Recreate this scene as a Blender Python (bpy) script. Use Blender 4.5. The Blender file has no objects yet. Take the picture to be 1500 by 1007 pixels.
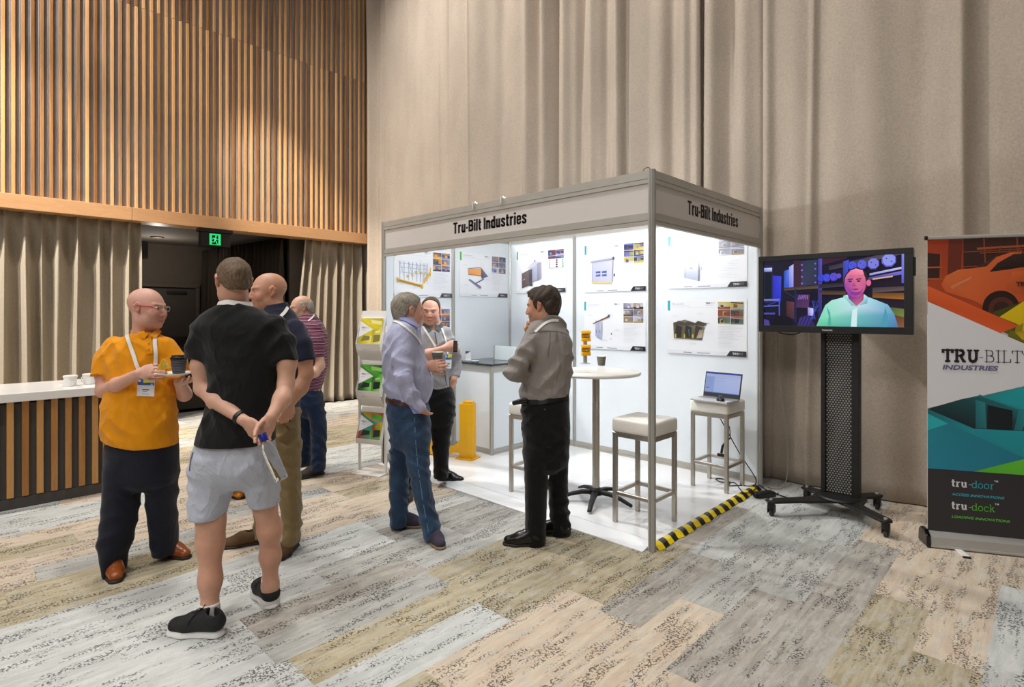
import bpy, bmesh, math, random
import numpy as np
from mathutils import Vector, Matrix
from mathutils.bvhtree import BVHTree

random.seed(7)
np.random.seed(7)
SC = bpy.context.scene
COL = SC.collection
PI = math.pi
R = math.radians

# ---------------------------------------------------------------- camera, world, lamps, exposure
YAW = math.atan2(795, 828)          # the hall is laid out on the axes of the stand: X along its front, Y to its back
FPX = 828.0                          # focal length for a 1500 px wide frame
CAM = Vector((1.885, -3.274, 1.55))
cam_d = bpy.data.cameras.new('camera')
cam_d.sensor_width = 36
cam_d.lens = 36 * FPX / 1500
cam_d.shift_y = -45.5 / 1500
cam_d.clip_start = 0.05
cam = bpy.data.objects.new('camera', cam_d)
cam.location = CAM
cam.rotation_euler = (PI / 2, 0, YAW)
COL.objects.link(cam)
SC.camera = cam

SC.view_settings.view_transform = 'Standard'
SC.view_settings.look = 'None'
SC.view_settings.gamma = 1
SC.view_settings.use_curve_mapping = False
SC.view_settings.exposure = 0.0

world = bpy.data.worlds.new('world')
SC.world = world
world.use_nodes = True
world.node_tree.nodes['Background'].inputs[0].default_value = (1.0, 0.93, 0.85, 1)
world.node_tree.nodes['Background'].inputs[1].default_value = 0.10


def lamp(name, kind, loc, energy, color=(1, 1, 1), rot=(0, 0, 0), **kw):
    d = bpy.data.lights.new(name, kind)
    d.energy = energy
    d.color = color
    for k, v in kw.items():
        setattr(d, k, v)
    o = bpy.data.objects.new(name, d)
    o.location = loc
    o.rotation_euler = rot
    COL.objects.link(o)
    return o


WARM = (1.0, 0.93, 0.83)
NEUT = (1.0, 0.98, 0.95)
CEIL_Z = 8.6
CEIL_LAMPS = [(-4.4, -1.6, 1.0), (-1.4, -1.6, 1.0), (1.6, -1.0, 0.8), (-4.4, -4.6, 0.7), (-1.4, -4.6, 1.0), (1.6, -4.6, 1.0), (4.2, -2.6, 0.6)]
for lx, ly, w in CEIL_LAMPS:         # the downlights of the hall ceiling (their housings are built with the ceiling)
    lamp('downlight_lamp', 'SPOT', (lx, ly, CEIL_Z - 0.20), 620 * w, NEUT, spot_size=R(72), spot_blend=0.7, shadow_soft_size=0.22)


def aimed(name, loc, to, energy, color, size, blend, soft):
    d = (Vector(to) - Vector(loc)).normalized()
    return lamp(name, 'SPOT', loc, energy, color, d.to_track_quat('-Z', 'Y').to_euler(), spot_size=R(size), spot_blend=blend, shadow_soft_size=soft)


# stage spots on the ceiling bar wash the slatted wall, the curtains under it and the tall drapes
aimed('stage_spot_lamp', (-4.5, -5.0, CEIL_Z - 0.35), (-7.0, -1.2, 2.6), 2050, WARM, 74, 0.9, 0.10)
aimed('stage_spot_lamp', (-6.1, -1.8, CEIL_Z - 0.35), (-3.4, 2.2, 4.0), 1500, NEUT, 88, 0.9, 0.10)
aimed('stage_spot_lamp', (-2.2, -2.6, CEIL_Z - 0.35), (0.2, 2.2, 4.4), 480, NEUT, 84, 0.9, 0.10)


aimed('curtain_spot_lamp', (-4.9, -6.0, CEIL_Z - 0.35), (-7.1, -2.2, 1.5), 6000, WARM, 36, 0.8, 0.06)
aimed('curtain_spot_lamp', (-4.9, -1.9, CEIL_Z - 0.35), (-7.1, 1.7, 1.4), 3600, WARM, 24, 0.8, 0.06)
# soft fill lamps added high on the camera side to brighten the people
for hx in (-3.0, 1.2, 4.6):
    o = aimed('added_fill_lamp', (hx, -8.3, 6.6), (hx * 0.35 - 1.0, 0.0, 1.2), 1, (0, 0, 0), 10, 0, 0.1)
    rot = o.rotation_euler.copy()
    bpy.data.objects.remove(o)
    lamp('added_fill_lamp', 'AREA', (hx, -8.3, 6.6), 118, NEUT, rot, shape='RECTANGLE', size=2.6, size_y=1.6)


# ---------------------------------------------------------------- projection helpers used for setting things out
def ray(px, py):
    a = (px - 750) / FPX
    s, c = math.sin(YAW), math.cos(YAW)
    return Vector((a * c - s, a * s + c, (458 - py) / FPX))


def on_floor(px, py, z=0.0):
    d = ray(px, py)
    return CAM + d * ((z - CAM.z) / d.z)


# ---------------------------------------------------------------- materials
def lin(c):
    if isinstance(c, str):
        c = c.lstrip('#')
        c = [int(c[i:i + 2], 16) / 255 for i in (0, 2, 4)]
        return tuple(x / 12.92 if x <= 0.04045 else ((x + 0.055) / 1.055) ** 2.4 for x in c)
    return tuple(c)


class NT:
    """small wrapper for building node trees"""
    def __init__(s, name):
        s.m = bpy.data.materials.new(name)
        s.m.use_nodes = True
        s.t = s.m.node_tree
        s.b = s.t.nodes['Principled BSDF']

    def n(s, typ, **kw):
        nd = s.t.nodes.new('ShaderNode' + typ)
        for k, v in kw.items():
            if k.startswith('i_'):
                key = k[2:]
                nd.inputs[int(key) if key.isdigit() else key.replace('_', ' ')].default_value = v
            else:
                setattr(nd, k, v)
        return nd

    def l(s, a, b):
        s.t.links.new(a, b)

    def math(s, op, a, b=None, c=None, clamp=False):
        nd = s.n('Math', operation=op, use_clamp=clamp)
        for i, v in enumerate((a, b, c)):
            if v is None:
                continue
            if isinstance(v, (int, float)):
                nd.inputs[i].default_value = v
            else:
                s.l(v, nd.inputs[i])
        return nd.outputs[0]

    def mix(s, fac, a, b, blend='MIX'):
        nd = s.n('MixRGB', blend_type=blend)
        for i, v in enumerate((fac, a, b)):
            if isinstance(v, (int, float)):
                nd.inputs[i].default_value = v
            elif isinstance(v, (tuple, list)):
                nd.inputs[i].default_value = (*v[:3], 1)
            else:
                s.l(v, nd.inputs[i])
        return nd.outputs[0]

    def noise(s, vec, scale, detail=2, rough=0.5, dist=0):
        nd = s.n('TexNoise', i_Scale=scale, i_Detail=detail, i_Roughness=rough, i_Distortion=dist)
        if vec is not None:
            s.l(vec, nd.inputs['Vector'])
        return nd

    def mapping(s, vec, scale=(1, 1, 1), loc=(0, 0, 0), rot=(0, 0, 0)):
        nd = s.n('Mapping')
        nd.inputs['Scale'].default_value = scale
        nd.inputs['Location'].default_value = loc
        nd.inputs['Rotation'].default_value = rot
        s.l(vec, nd.inputs['Vector'])
        return nd.outputs[0]

    def ramp(s, fac, stops):
        nd = s.n('ValToRGB')
        e = nd.color_ramp.elements
        while len(e) < len(stops):
            e.new(0.5)
        for el, (p, c) in zip(e, stops):
            el.position = p
            el.color = (*c[:3], 1)
        s.l(fac, nd.inputs[0])
        return nd.outputs[0]

    def bump(s, h, strength, dist=0.01):
        nd = s.n('Bump', i_Strength=strength, i_Distance=dist)
        s.l(h, nd.inputs['Height'])
        s.l(nd.outputs[0], s.b.inputs['Normal'])

    def pos(s):
        return s.n('NewGeometry').outputs['Position']

    def obj(s):
        return s.n('TexCoord').outputs['Object']


def pmat(name, col, rough=0.5, metal=0.0, var=0.0, vscale=8, bump=0.0, bscale=60, spec=None, aniso=(1, 1, 1), coat=0, sheen=0):
    """plain surface with slight colour variation and fine relief"""
    t = NT(name)
    col = lin(col)
    t.b.inputs['Roughness'].default_value = rough
    t.b.inputs['Metallic'].default_value = metal
    if spec is not None:
        t.b.inputs['Specular IOR Level'].default_value = spec
    if coat:
        t.b.inputs['Coat Weight'].default_value = coat
    if sheen:
        t.b.inputs['Sheen Weight'].default_value = sheen
    v = t.mapping(t.obj(), aniso)
    nz = t.noise(v, vscale, 3)
    a = tuple(c * (1 - var) for c in col)
    b = tuple(min(1, c * (1 + var)) for c in col)
    t.l(t.ramp(nz.outputs[0], [(0.3, a), (0.7, b)]), t.b.inputs['Base Color'])
    if bump:
        t.bump(t.noise(v, bscale, 3).outputs[0], bump, 0.004)
    return t.m


def cloth(name, col, var=0.08, weave=500, wr=0.35, wscale=14, rough=0.85, sheen=0.15, stripes=None, check=None):
    """woven cloth: weave, small creases, optional stripes (list of stops along z) or a fine check"""
    t = NT(name)
    col = lin(col)
    t.b.inputs['Roughness'].default_value = rough
    t.b.inputs['Specular IOR Level'].default_value = 0.2
    t.b.inputs['Sheen Weight'].default_value = sheen
    o = t.obj()
    nz = t.noise(o, 6, 4)
    base = t.ramp(nz.outputs[0], [(0.3, tuple(c * (1 - var) for c in col)), (0.7, tuple(min(1, c * (1 + var)) for c in col))])
    if stripes:
        period, stops = stripes
        sep = t.n('SeparateXYZ')
        t.l(o, sep.inputs[0])
        w = t.noise(o, 5, 1)
        z = t.math('ADD', sep.outputs[2], t.math('MULTIPLY', w.outputs[0], 0.02))
        f = t.math('FRACT', t.math('DIVIDE', z, period))
        rp = t.n('ValToRGB')
        rp.color_ramp.interpolation = 'CONSTANT'
        e = rp.color_ramp.elements
        while len(e) < len(stops):
            e.new(0.5)
        for el, (p, c) in zip(e, stops):
            el.position = p
            el.color = (*lin(c), 1)
        t.l(f, rp.inputs[0])
        base = rp.outputs[0]
    wv = t.noise(o, weave, 1)
    base = t.mix(0.25, base, wv.outputs[0], 'OVERLAY')
    t.l(base, t.b.inputs['Base Color'])
    cr = t.noise(t.mapping(o, (1, 1, 0.6), (0, 0, 0), (0.3, 0.5, 0.2)), wscale, 4, 0.55, 0.6)
    rd = t.noise(t.mapping(o, (1.0, 1.0, 0.55), (3, 1, 2), (0.5, -0.6, 0.4)), wscale * 0.55, 2, 0.5, 1.2)
    ridge = t.math('SUBTRACT', 1.0, t.math('MULTIPLY', t.math('ABSOLUTE', t.math('SUBTRACT', rd.outputs[0], 0.5)), 5.0), clamp=True)
    h = t.math('ADD', cr.outputs[0], t.math('MULTIPLY', wv.outputs[0], 0.03))
    h = t.math('ADD', h, t.math('MULTIPLY', t.math('POWER', ridge, 2.0), 0.35))
    t.bump(h, wr, 0.02)
    return t.m


def linen(name, col):
    t = NT(name)
    col = lin(col)
    t.b.inputs['Roughness'].default_value = 0.95
    t.b.inputs['Specular IOR Level'].default_value = 0.1
    p = t.pos()
    big = t.noise(t.mapping(p, (1.2, 1.2, 0.5)), 1.6, 4)
    fine = t.noise(t.mapping(p, (1, 1, 1)), 60, 5, 0.75)
    thr = t.noise(t.mapping(p, (1, 1, 6)), 150, 2)
    c = t.ramp(big.outputs[0], [(0.3, tuple(x * 0.88 for x in col)), (0.7, tuple(x * 1.08 for x in col))])
    c = t.mix(0.35, c, fine.outputs[0], 'OVERLAY')
    c = t.mix(0.25, c, thr.outputs[0], 'OVERLAY')
    t.l(c, t.b.inputs['Base Color'])
    h = t.math('ADD', fine.outputs[0], thr.outputs[0])
    t.bump(h, 0.25, 0.004)
    return t.m


def wood(name, light, dark, axis=2, spread=1.0, rough=0.45, gs=1.0):
    """timber with a grain along one axis; each object gets its own tone"""
    t = NT(name)
    t.b.inputs['Roughness'].default_value = rough
    inf = t.n('ObjectInfo')
    sc = [14 * gs, 14 * gs, 14 * gs]
    sc[axis] = 0.9 * gs
    off = t.n('VectorMath', operation='SCALE', i_Scale=37.0)
    cmb = t.n('CombineXYZ')
    for i in range(3):
        t.l(inf.outputs['Random'], cmb.inputs[i])
    t.l(cmb.outputs[0], off.inputs[0])
    add = t.n('VectorMath', operation='ADD')
    t.l(t.pos(), add.inputs[0])
    t.l(off.outputs[0], add.inputs[1])
    v = t.mapping(add.outputs[0], sc)
    g = t.noise(v, 2.2, 5, 0.6, 0.4)
    g2 = t.noise(v, 14, 3, 0.6)
    tone = t.math('MULTIPLY_ADD', inf.outputs['Random'], spread, 0.5 - spread / 2)
    f = t.math('ADD', t.math('MULTIPLY', g.outputs[0], 0.45), t.math('MULTIPLY', tone, 0.62), clamp=True)
    li, dk = lin(light), lin(dark)
    mid = tuple((a + b) / 2 for a, b in zip(li, dk))
    c = t.ramp(f, [(0.22, dk), (0.5, mid), (0.82, li)])
    c = t.mix(0.22, c, g2.outputs[0], 'OVERLAY')
    t.l(c, t.b.inputs['Base Color'])
    t.bump(g2.outputs[0], 0.08, 0.003)
    return t.m


def print_mat(name, rough=0.35, emit=0.0, coat=0.0):
    """flat print: the colours come with the printed shapes"""
    t = NT(name)
    a = t.n('VertexColor', layer_name='Col')
    t.l(a.outputs[0], t.b.inputs['Base Color'])
    t.b.inputs['Roughness'].default_value = rough
    if coat:
        t.b.inputs['Coat Weight'].default_value = coat
        t.b.inputs['Coat Roughness'].default_value = 0.16
    if emit:
        t.l(a.outputs[0], t.b.inputs['Emission Color'])
        t.b.inputs['Emission Strength'].default_value = emit
        t.b.inputs['Base Color'].default_value = (0.01, 0.01, 0.01, 1)
        t.t.links.remove(t.b.inputs['Base Color'].links[0])
    return t.m


def glow(name, col, strength):
    t = NT(name)
    t.b.inputs['Base Color'].default_value = (*lin(col), 1)
    t.b.inputs['Emission Color'].default_value = (*lin(col), 1)
    t.b.inputs['Emission Strength'].default_value = strength
    return t.m


def glass_mat(name, col=(1, 1, 1), rough=0.02, ior=1.45):
    t = NT(name)
    t.b.inputs['Base Color'].default_value = (*lin(col), 1)
    t.b.inputs['Roughness'].default_value = rough
    t.b.inputs['Transmission Weight'].default_value = 1
    t.b.inputs['IOR'].default_value = ior
    return t.m


M = {}
M['aluminium'] = pmat('aluminium', '#b4b2ac', 0.38, 0.35, 0.04, 12, 0.02, 200)
M['rail'] = pmat('rail_aluminium', '#b4afa6', 0.45, 0.15, 0.04, 10)
M['groove'] = pmat('groove_dark', '#4a4846', 0.6, 0.3)
M['chrome'] = pmat('brushed_steel', '#c2bbb0', 0.3, 0.8, 0.05, 20, 0.02, 150)
M['white_panel'] = pmat('white_laminate', '#e9eff4', 0.30, 0, 0.015, 3)
M['fascia'] = pmat('fascia_white', '#d6cfc9', 0.5, 0, 0.01, 3)
M['stand_floor'] = pmat('white_vinyl', '#f4f5f6', 0.18, 0, 0.02, 3)
M['white_gloss'] = pmat('white_stone', '#f1efec', 0.22, 0, 0.015, 5)
M['white_plastic'] = pmat('white_plastic', '#eeedea', 0.4, 0, 0.01)
M['white_metal'] = pmat('white_painted_metal', '#e9e6e1', 0.4, 0, 0.02)
M['seat_white'] = pmat('white_leatherette', '#f1ece4', 0.42, 0, 0.03, 9, 0.12, 120)
M['black'] = pmat('black_plastic', '#141414', 0.45, 0, 0.1, 10, 0.03, 300)
M['black_gloss'] = pmat('black_gloss', '#08080a', 0.18, 0, 0.05)
M['black_metal'] = pmat('black_painted_metal', '#1d1c1b', 0.5, 0.2, 0.12, 9, 0.08, 250)
M['rubber'] = pmat('grey_rubber', '#3c3733', 0.7, 0, 0.08)
M['dark_panel'] = pmat('charcoal_laminate', '#4a4745', 0.6, 0, 0.06, 6, 0.06, 300)
M['felt'] = pmat('grey_acoustic_felt', '#a6a1a0', 0.95, 0, 0.16, 2.2, 0.3, 160, spec=0.1)
M['slat'] = wood('slat_timber', '#d3a26c', '#80542b', 2, 1.0)
M['counter_slat'] = wood('counter_slat_timber', '#cf9a5c', '#955f2c', 2, 0.8, 0.42, 1.6)
M['beam'] = wood('beam_timber', '#c2966c', '#a67a52', 1, 0.3, 0.45, 0.8)
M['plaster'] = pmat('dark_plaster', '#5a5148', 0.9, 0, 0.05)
M['hall_wall'] = pmat('hall_wall_paint', '#7d746a', 0.9, 0, 0.04)
M['ceiling'] = pmat('hall_ceiling_paint', '#55504a', 0.9, 0, 0.04)
M['linen'] = linen('linen_drape', '#b2a495')
M['linen_dark'] = linen('wall_curtain', '#a39888')
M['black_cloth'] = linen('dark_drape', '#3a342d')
M['yellow'] = pmat('yellow_powder_coat', '#f2b308', 0.42, 0, 0.02, 6)
M['yellow_plastic'] = pmat('yellow_plastic', '#f0ae06', 0.4, 0, 0.03, 6)
M['tape_yellow'] = pmat('tape_yellow', '#f3d415', 0.35, 0, 0.03, 30)
M['tape_black'] = pmat('tape_black', '#191919', 0.35, 0, 0.05, 30)
M['print'] = print_mat('flat_print', 0.32, 0, 1.0)
M['print_matt'] = print_mat('matt_print', 0.55)
M['screen'] = print_mat('screen_picture', 0.2, 0.95)
M['china'] = pmat('white_china', '#f0eeea', 0.2, 0, 0.01)
M['lens'] = glass_mat('spectacle_lens', (0.98, 0.98, 1.0), 0.0, 1.03)
M['clear'] = glass_mat('clear_plastic', (0.98, 0.99, 1.0), 0.08, 1.14)
M['acrylic'] = pmat('opal_acrylic', '#dbe5e8', 0.25, 0, 0.02)
M['blue_cap'] = pmat('blue_plastic', '#17217c', 0.35, 0, 0.05)
M['green_glow'] = glow('exit_sign_light', '#1fe07a', 0.9)
M['lamp_glow'] = glow('lamp_lens', '#f4f8ff', 70)
M['ceil_glow'] = glow('ceiling_lamp_lens', '#fff1dc', 4)


# ---------------------------------------------------------------- objects
def tag(o, label=None, cat=None, group=None, kind=None):
    if label:
        o['label'] = label
    if cat:
        o['category'] = cat
    if group:
        o['group'] = group
    if kind:
        o['kind'] = kind
    return o


def thing(name, label, cat, loc=(0, 0, 0), rotz=0.0, group=None):
    o = bpy.data.objects.new(name, None)
    o.empty_display_size = 0.1
    COL.objects.link(o)
    o.location = loc
    o.rotation_euler = (0, 0, rotz)
    return tag(o, label, cat, group)


def copy_tree(o, parent=None):
    c = o.copy()
    COL.objects.link(c)
    if parent is not None:
        c.parent = parent
    for ch in list(o.children):
        copy_tree(ch, c)
    return c


class MB:
    """collects simple solids; build() links them as one mesh object"""
    def __init__(s):
        s.v, s.f = [], []

    def add(s, vs, fs):
        n = len(s.v)
        s.v += [tuple(v) for v in vs]
        s.f += [tuple(i + n for i in f) for f in fs]
        return s

    def box(s, c, size, rot=None):
        hx, hy, hz = (d / 2 for d in size)
        vs = [Vector((x, y, z)) for x in (-hx, hx) for y in (-hy, hy) for z in (-hz, hz)]
        if rot is not None:
            m = rot if isinstance(rot, Matrix) else Matrix.Rotation(rot, 3, 'Z')
            vs = [m @ v for v in vs]
        c = Vector(c)
        return s.add([v + c for v in vs], [(0, 1, 3, 2), (4, 6, 7, 5), (0, 4, 5, 1), (2, 3, 7, 6), (0, 2, 6, 4), (1, 5, 7, 3)])

    def box2(s, a, b):
        return s.box([(i + j) / 2 for i, j in zip(a, b)], [abs(j - i) for i, j in zip(a, b)])

    def tube(s, pts, r, n=10, cap=True, closed=False):
        pts = [Vector(p) for p in pts]
        rs = r if isinstance(r, (list, tuple)) else [r] * len(pts)
        vs, fs = [], []
        up = None
        for i, p in enumerate(pts):
            a = pts[i - 1] if (i > 0 or closed) else p
            b = pts[(i + 1) % len(pts)] if (i < len(pts) - 1 or closed) else p
            d = (b - a).normalized()
            if up is None:
                up = d.orthogonal().normalized()
            up = (up - d * up.dot(d))
            up = up.normalized() if up.length > 1e-6 else d.orthogonal().normalized()
            w = d.cross(up)
            for k in range(n):
                t = 2 * PI * k / n
                vs.append(p + (up * math.cos(t) + w * math.sin(t)) * rs[i])
        L = len(pts)
        for i in range(L if closed else L - 1):
            j = (i + 1) % L
            for k in range(n):
                k2 = (k + 1) % n
                fs.append((i * n + k, i * n + k2, j * n + k2, j * n + k))
        if cap and not closed:
            fs.append(tuple(range(n))[::-1])
            fs.append(tuple((L - 1) * n + k for k in range(n)))
        return s.add(vs, fs)

    def cyl(s, p, q, r, r2=None, n=24):
        return s.tube([p, q], [r, r if r2 is None else r2], n)

    def lathe(s, prof, c=(0, 0, 0), n=32):
        """prof: (radius, z) from bottom to top, closed by caps where the radius is over zero"""
        vs, fs = [], []
        c = Vector(c)
        for r, z in prof:
            for k in range(n):
                t = 2 * PI * k / n
                vs.append(c + Vector((r * math.cos(t), r * math.sin(t), z)))
        for i in range(len(prof) - 1):
            for k in range(n):
                k2 = (k + 1) % n
                fs.append((i * n + k, i * n + k2, (i + 1) * n + k2, (i + 1) * n + k))
        if prof[0][0] > 1e-4:
            fs.append(tuple(range(n))[::-1])
        if prof[-1][0] > 1e-4:
            fs.append(tuple((len(prof) - 1) * n + k for k in range(n)))
        return s.add(vs, fs)

    def prism(s, poly, a, b, axis='y'):
        """extrude a 2-D outline; axis y: outline in x,z   axis z: outline in x,y   axis x: outline in y,z"""
        n = len(poly)
        mk = {'y': lambda p, t: (p[0], t, p[1]), 'z': lambda p, t: (p[0], p[1], t), 'x': lambda p, t: (t, p[0], p[1])}[axis]
        vs = [mk(p, a) for p in poly] + [mk(p, b) for p in poly]
        fs = [tuple(range(n)), tuple(range(2 * n - 1, n - 1, -1))]
        for i in range(n):
            j = (i + 1) % n
            fs.append((i, i + n, j + n, j))
        return s.add(vs, fs)

    def build(s, name, m, parent=None, bevel=0.0, seg=2, smooth=False, loc=None, kind=None):
        me = bpy.data.meshes.new(name)
        me.from_pydata(s.v, [], s.f)
        bm = bmesh.new()
        bm.from_mesh(me)
        bmesh.ops.recalc_face_normals(bm, faces=bm.faces)
        if bevel:
            ed = [e for e in bm.edges if len(e.link_faces) == 2 and e.calc_face_angle(0) > 0.6]
            bmesh.ops.bevel(bm, geom=ed, offset=bevel, segments=seg, affect='EDGES', profile=0.5, clamp_overlap=True)
        bm.to_mesh(me)
        bm.free()
        if smooth:
            for p in me.polygons:
                p.use_smooth = True
            if hasattr(me, 'set_sharp_from_angle'):
                me.set_sharp_from_angle(angle=R(40))
        me.materials.append(m)
        o = bpy.data.objects.new(name, me)
        COL.objects.link(o)
        if parent is not None:
            o.parent = parent
        if loc is not None:
            o.location = loc
        if kind:
            o['kind'] = kind
        return o


def arr_mesh(name, V, Fq, m=None, parent=None, cols=None, smooth=True):
    """numpy vertices and quads -> object"""
    me = bpy.data.meshes.new(name)
    nv, nf = len(V), len(Fq)
    k = Fq.shape[1]
    me.vertices.add(nv)
    me.vertices.foreach_set('co', np.ascontiguousarray(V, dtype=np.float32).ravel())
    me.loops.add(nf * k)
    me.loops.foreach_set('vertex_index', np.ascontiguousarray(Fq, dtype=np.int32).ravel())
    me.polygons.add(nf)
    me.polygons.foreach_set('loop_start', np.arange(0, nf * k, k, dtype=np.int32))
    me.polygons.foreach_set('use_smooth', np.full(nf, smooth))
    me.update(calc_edges=True)
    if cols is not None:
        a = me.color_attributes.new('Col', 'FLOAT_COLOR', 'POINT')
        c4 = np.ones((nv, 4), np.float32)
        c4[:, :3] = cols
        a.data.foreach_set('color', c4.ravel())
    if m is not None:
        me.materials.append(m)
    o = bpy.data.objects.new(name, me)
    COL.objects.link(o)
    if parent is not None:
        o.parent = parent
    return o


# ---------------------------------------------------------------- lettering and flat print
_text_cache = {}


def text_faces(s, bold=0.0, shear=0.0, spacing=1.0):
    """outline lettering as flat polygons, scaled to a capital height of 1 and starting at x = 0"""
    key = (s, bold, shear, spacing)
    if key in _text_cache:
        return _text_cache[key]
    cu = bpy.data.curves.new('lettering', 'FONT')
    cu.body = s
    cu.size = 1
    cu.offset = bold
    cu.shear = shear
    cu.space_character = spacing
    cu.resolution_u = 3
    o = bpy.data.objects.new('lettering', cu)
    COL.objects.link(o)
    dg = bpy.context.evaluated_depsgraph_get()
    me = bpy.data.meshes.new_from_object(o.evaluated_get(dg))
    vs = [(v.co.x / 0.73, v.co.y / 0.73) for v in me.vertices]
    fs = [tuple(p.vertices) for p in me.polygons]
    bpy.data.objects.remove(o)
    bpy.data.curves.remove(cu)
    bpy.data.meshes.remove(me)
    x0 = min(v[0] for v in vs)
    vs = [(x - x0, y) for x, y in vs]
    _text_cache[key] = (vs, fs)
    return vs, fs


SLAB = {  # slab-serif letters as strokes: (points), weight factor; cap height 1
    'T': (0.86, [[(0.43, 0), (0.43, 1)], [(0.02, 0.94), (0.84, 0.94)], [(0.05, 0.76), (0.05, 0.97)], [(0.81, 0.76), (0.81, 0.97)], [(0.24, 0.05), (0.62, 0.05)]]),
    'R': (0.92, [[(0.2, 0), (0.2, 1)], [(0.02, 0.94), (0.5, 0.94), (0.66, 0.9), (0.74, 0.75), (0.68, 0.58), (0.5, 0.5), (0.2, 0.5)], [(0.5, 0.5), (0.76, 0.06)], [(0.02, 0.05), (0.38, 0.05)], [(0.66, 0.05), (0.9, 0.05)]]),
    'U': (0.94, [[(0.2, 0.95), (0.2, 0.3), (0.28, 0.12), (0.46, 0.04), (0.64, 0.12), (0.73, 0.3), (0.73, 0.95)], [(0.02, 0.94), (0.38, 0.94)], [(0.55, 0.94), (0.92, 0.94)]]),
    'B': (0.84, [[(0.2, 0), (0.2, 1)], [(0.03, 0.95), (0.5, 0.95), (0.64, 0.88), (0.68, 0.74), (0.62, 0.6), (0.5, 0.53), (0.2, 0.53)], [(0.5, 0.53), (0.68, 0.46), (0.76, 0.28), (0.7, 0.12), (0.54, 0.05), (0.03, 0.05)]]),
    'I': (0.44, [[(0.22, 0), (0.22, 1)], [(0.03, 0.95), (0.41, 0.95)], [(0.03, 0.05), (0.41, 0.05)]]),
    'L': (0.74, [[(0.2, 0), (0.2, 1)], [(0.03, 0.95), (0.4, 0.95)], [(0.03, 0.05), (0.7, 0.05), (0.7, 0.3)]]),
    '-': (0.4, [[(0.05, 0.4), (0.34, 0.4)]]),
    't': (0.42, [[(0.18, 0.92), (0.18, 0.16), (0.24, 0.06), (0.38, 0.08)], [(0.02, 0.66), (0.38, 0.66)]]),
    'r': (0.52, [[(0.16, 0), (0.16, 0.68)], [(0.02, 0.66), (0.16, 0.66)], [(0.16, 0.48), (0.28, 0.64), (0.46, 0.66)], [(0.02, 0.05), (0.32, 0.05)]]),
    'u': (0.66, [[(0.02, 0.66), (0.14, 0.66), (0.14, 0.2), (0.2, 0.08), (0.34, 0.05), (0.5, 0.2)], [(0.38, 0.66), (0.5, 0.66), (0.5, 0.05), (0.62, 0.05)]]),
    'd': (0.68, [[(0.42, 0.98), (0.54, 0.98), (0.54, 0.05), (0.66, 0.05)], [(0.54, 0.5), (0.42, 0.66), (0.26, 0.68), (0.1, 0.55), (0.07, 0.35), (0.12, 0.13), (0.26, 0.03), (0.42, 0.07), (0.54, 0.22)]]),
    'o': (0.64, [[(0.31, 0.03), (0.12, 0.12), (0.06, 0.35), (0.12, 0.58), (0.31, 0.68), (0.5, 0.58), (0.56, 0.35), (0.5, 0.12), (0.31, 0.03)]]),
    'c': (0.58, [[(0.52, 0.5), (0.5, 0.62), (0.3, 0.68), (0.12, 0.58), (0.06, 0.35), (0.12, 0.12), (0.3, 0.03), (0.5, 0.12)]]),
    'k': (0.66, [[(0.02, 0.98), (0.14, 0.98), (0.14, 0)], [(0.14, 0.28), (0.46, 0.64)], [(0.28, 0.42), (0.54, 0.05)], [(0.02, 0.05), (0.28, 0.05)], [(0.34, 0.66), (0.56, 0.66)], [(0.44, 0.05), (0.64, 0.05)]]),
    's': (0.54, [[(0.46, 0.52), (0.44, 0.62), (0.26, 0.68), (0.1, 0.6), (0.12, 0.44), (0.4, 0.28), (0.46, 0.14), (0.3, 0.03), (0.1, 0.08), (0.06, 0.2)]]),
    'a': (0.62, [[(0.1, 0.56), (0.26, 0.68), (0.44, 0.6), (0.46, 0.05), (0.6, 0.05)], [(0.46, 0.38), (0.22, 0.36), (0.08, 0.24), (0.12, 0.07), (0.28, 0.03), (0.46, 0.16)]]),
}


def slab_faces(s, w):
    vs, fs = [], []
    x0 = 0.0
    for ch in s:
        adv, strokes = SLAB[ch]
        for st in strokes:
            for (ax, ay), (bx, by) in zip(st, st[1:]):
                dx, dy = bx - ax, by - ay
                L = math.hypot(dx, dy) or 1
                horiz = abs(dy) < 0.2 * abs(dx)
                ww = w * (0.62 if horiz else 1.0)
                dx, dy = dx / L, dy / L
                e = ww * 0.22
                n = len(vs)
                for sx, sy in ((-1, -1), (1, -1), (1, 1), (-1, 1)):
                    cx, cy = (ax, ay) if sx < 0 else (bx, by)
                    vs.append((x0 + cx + dx * e * sx - dy * ww / 2 * sy, cy + dy * e * sx + dx * ww / 2 * sy))
                fs.append((n, n + 1, n + 2, n + 3))
        x0 += adv + w * 0.45
    return vs, fs, x0


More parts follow.
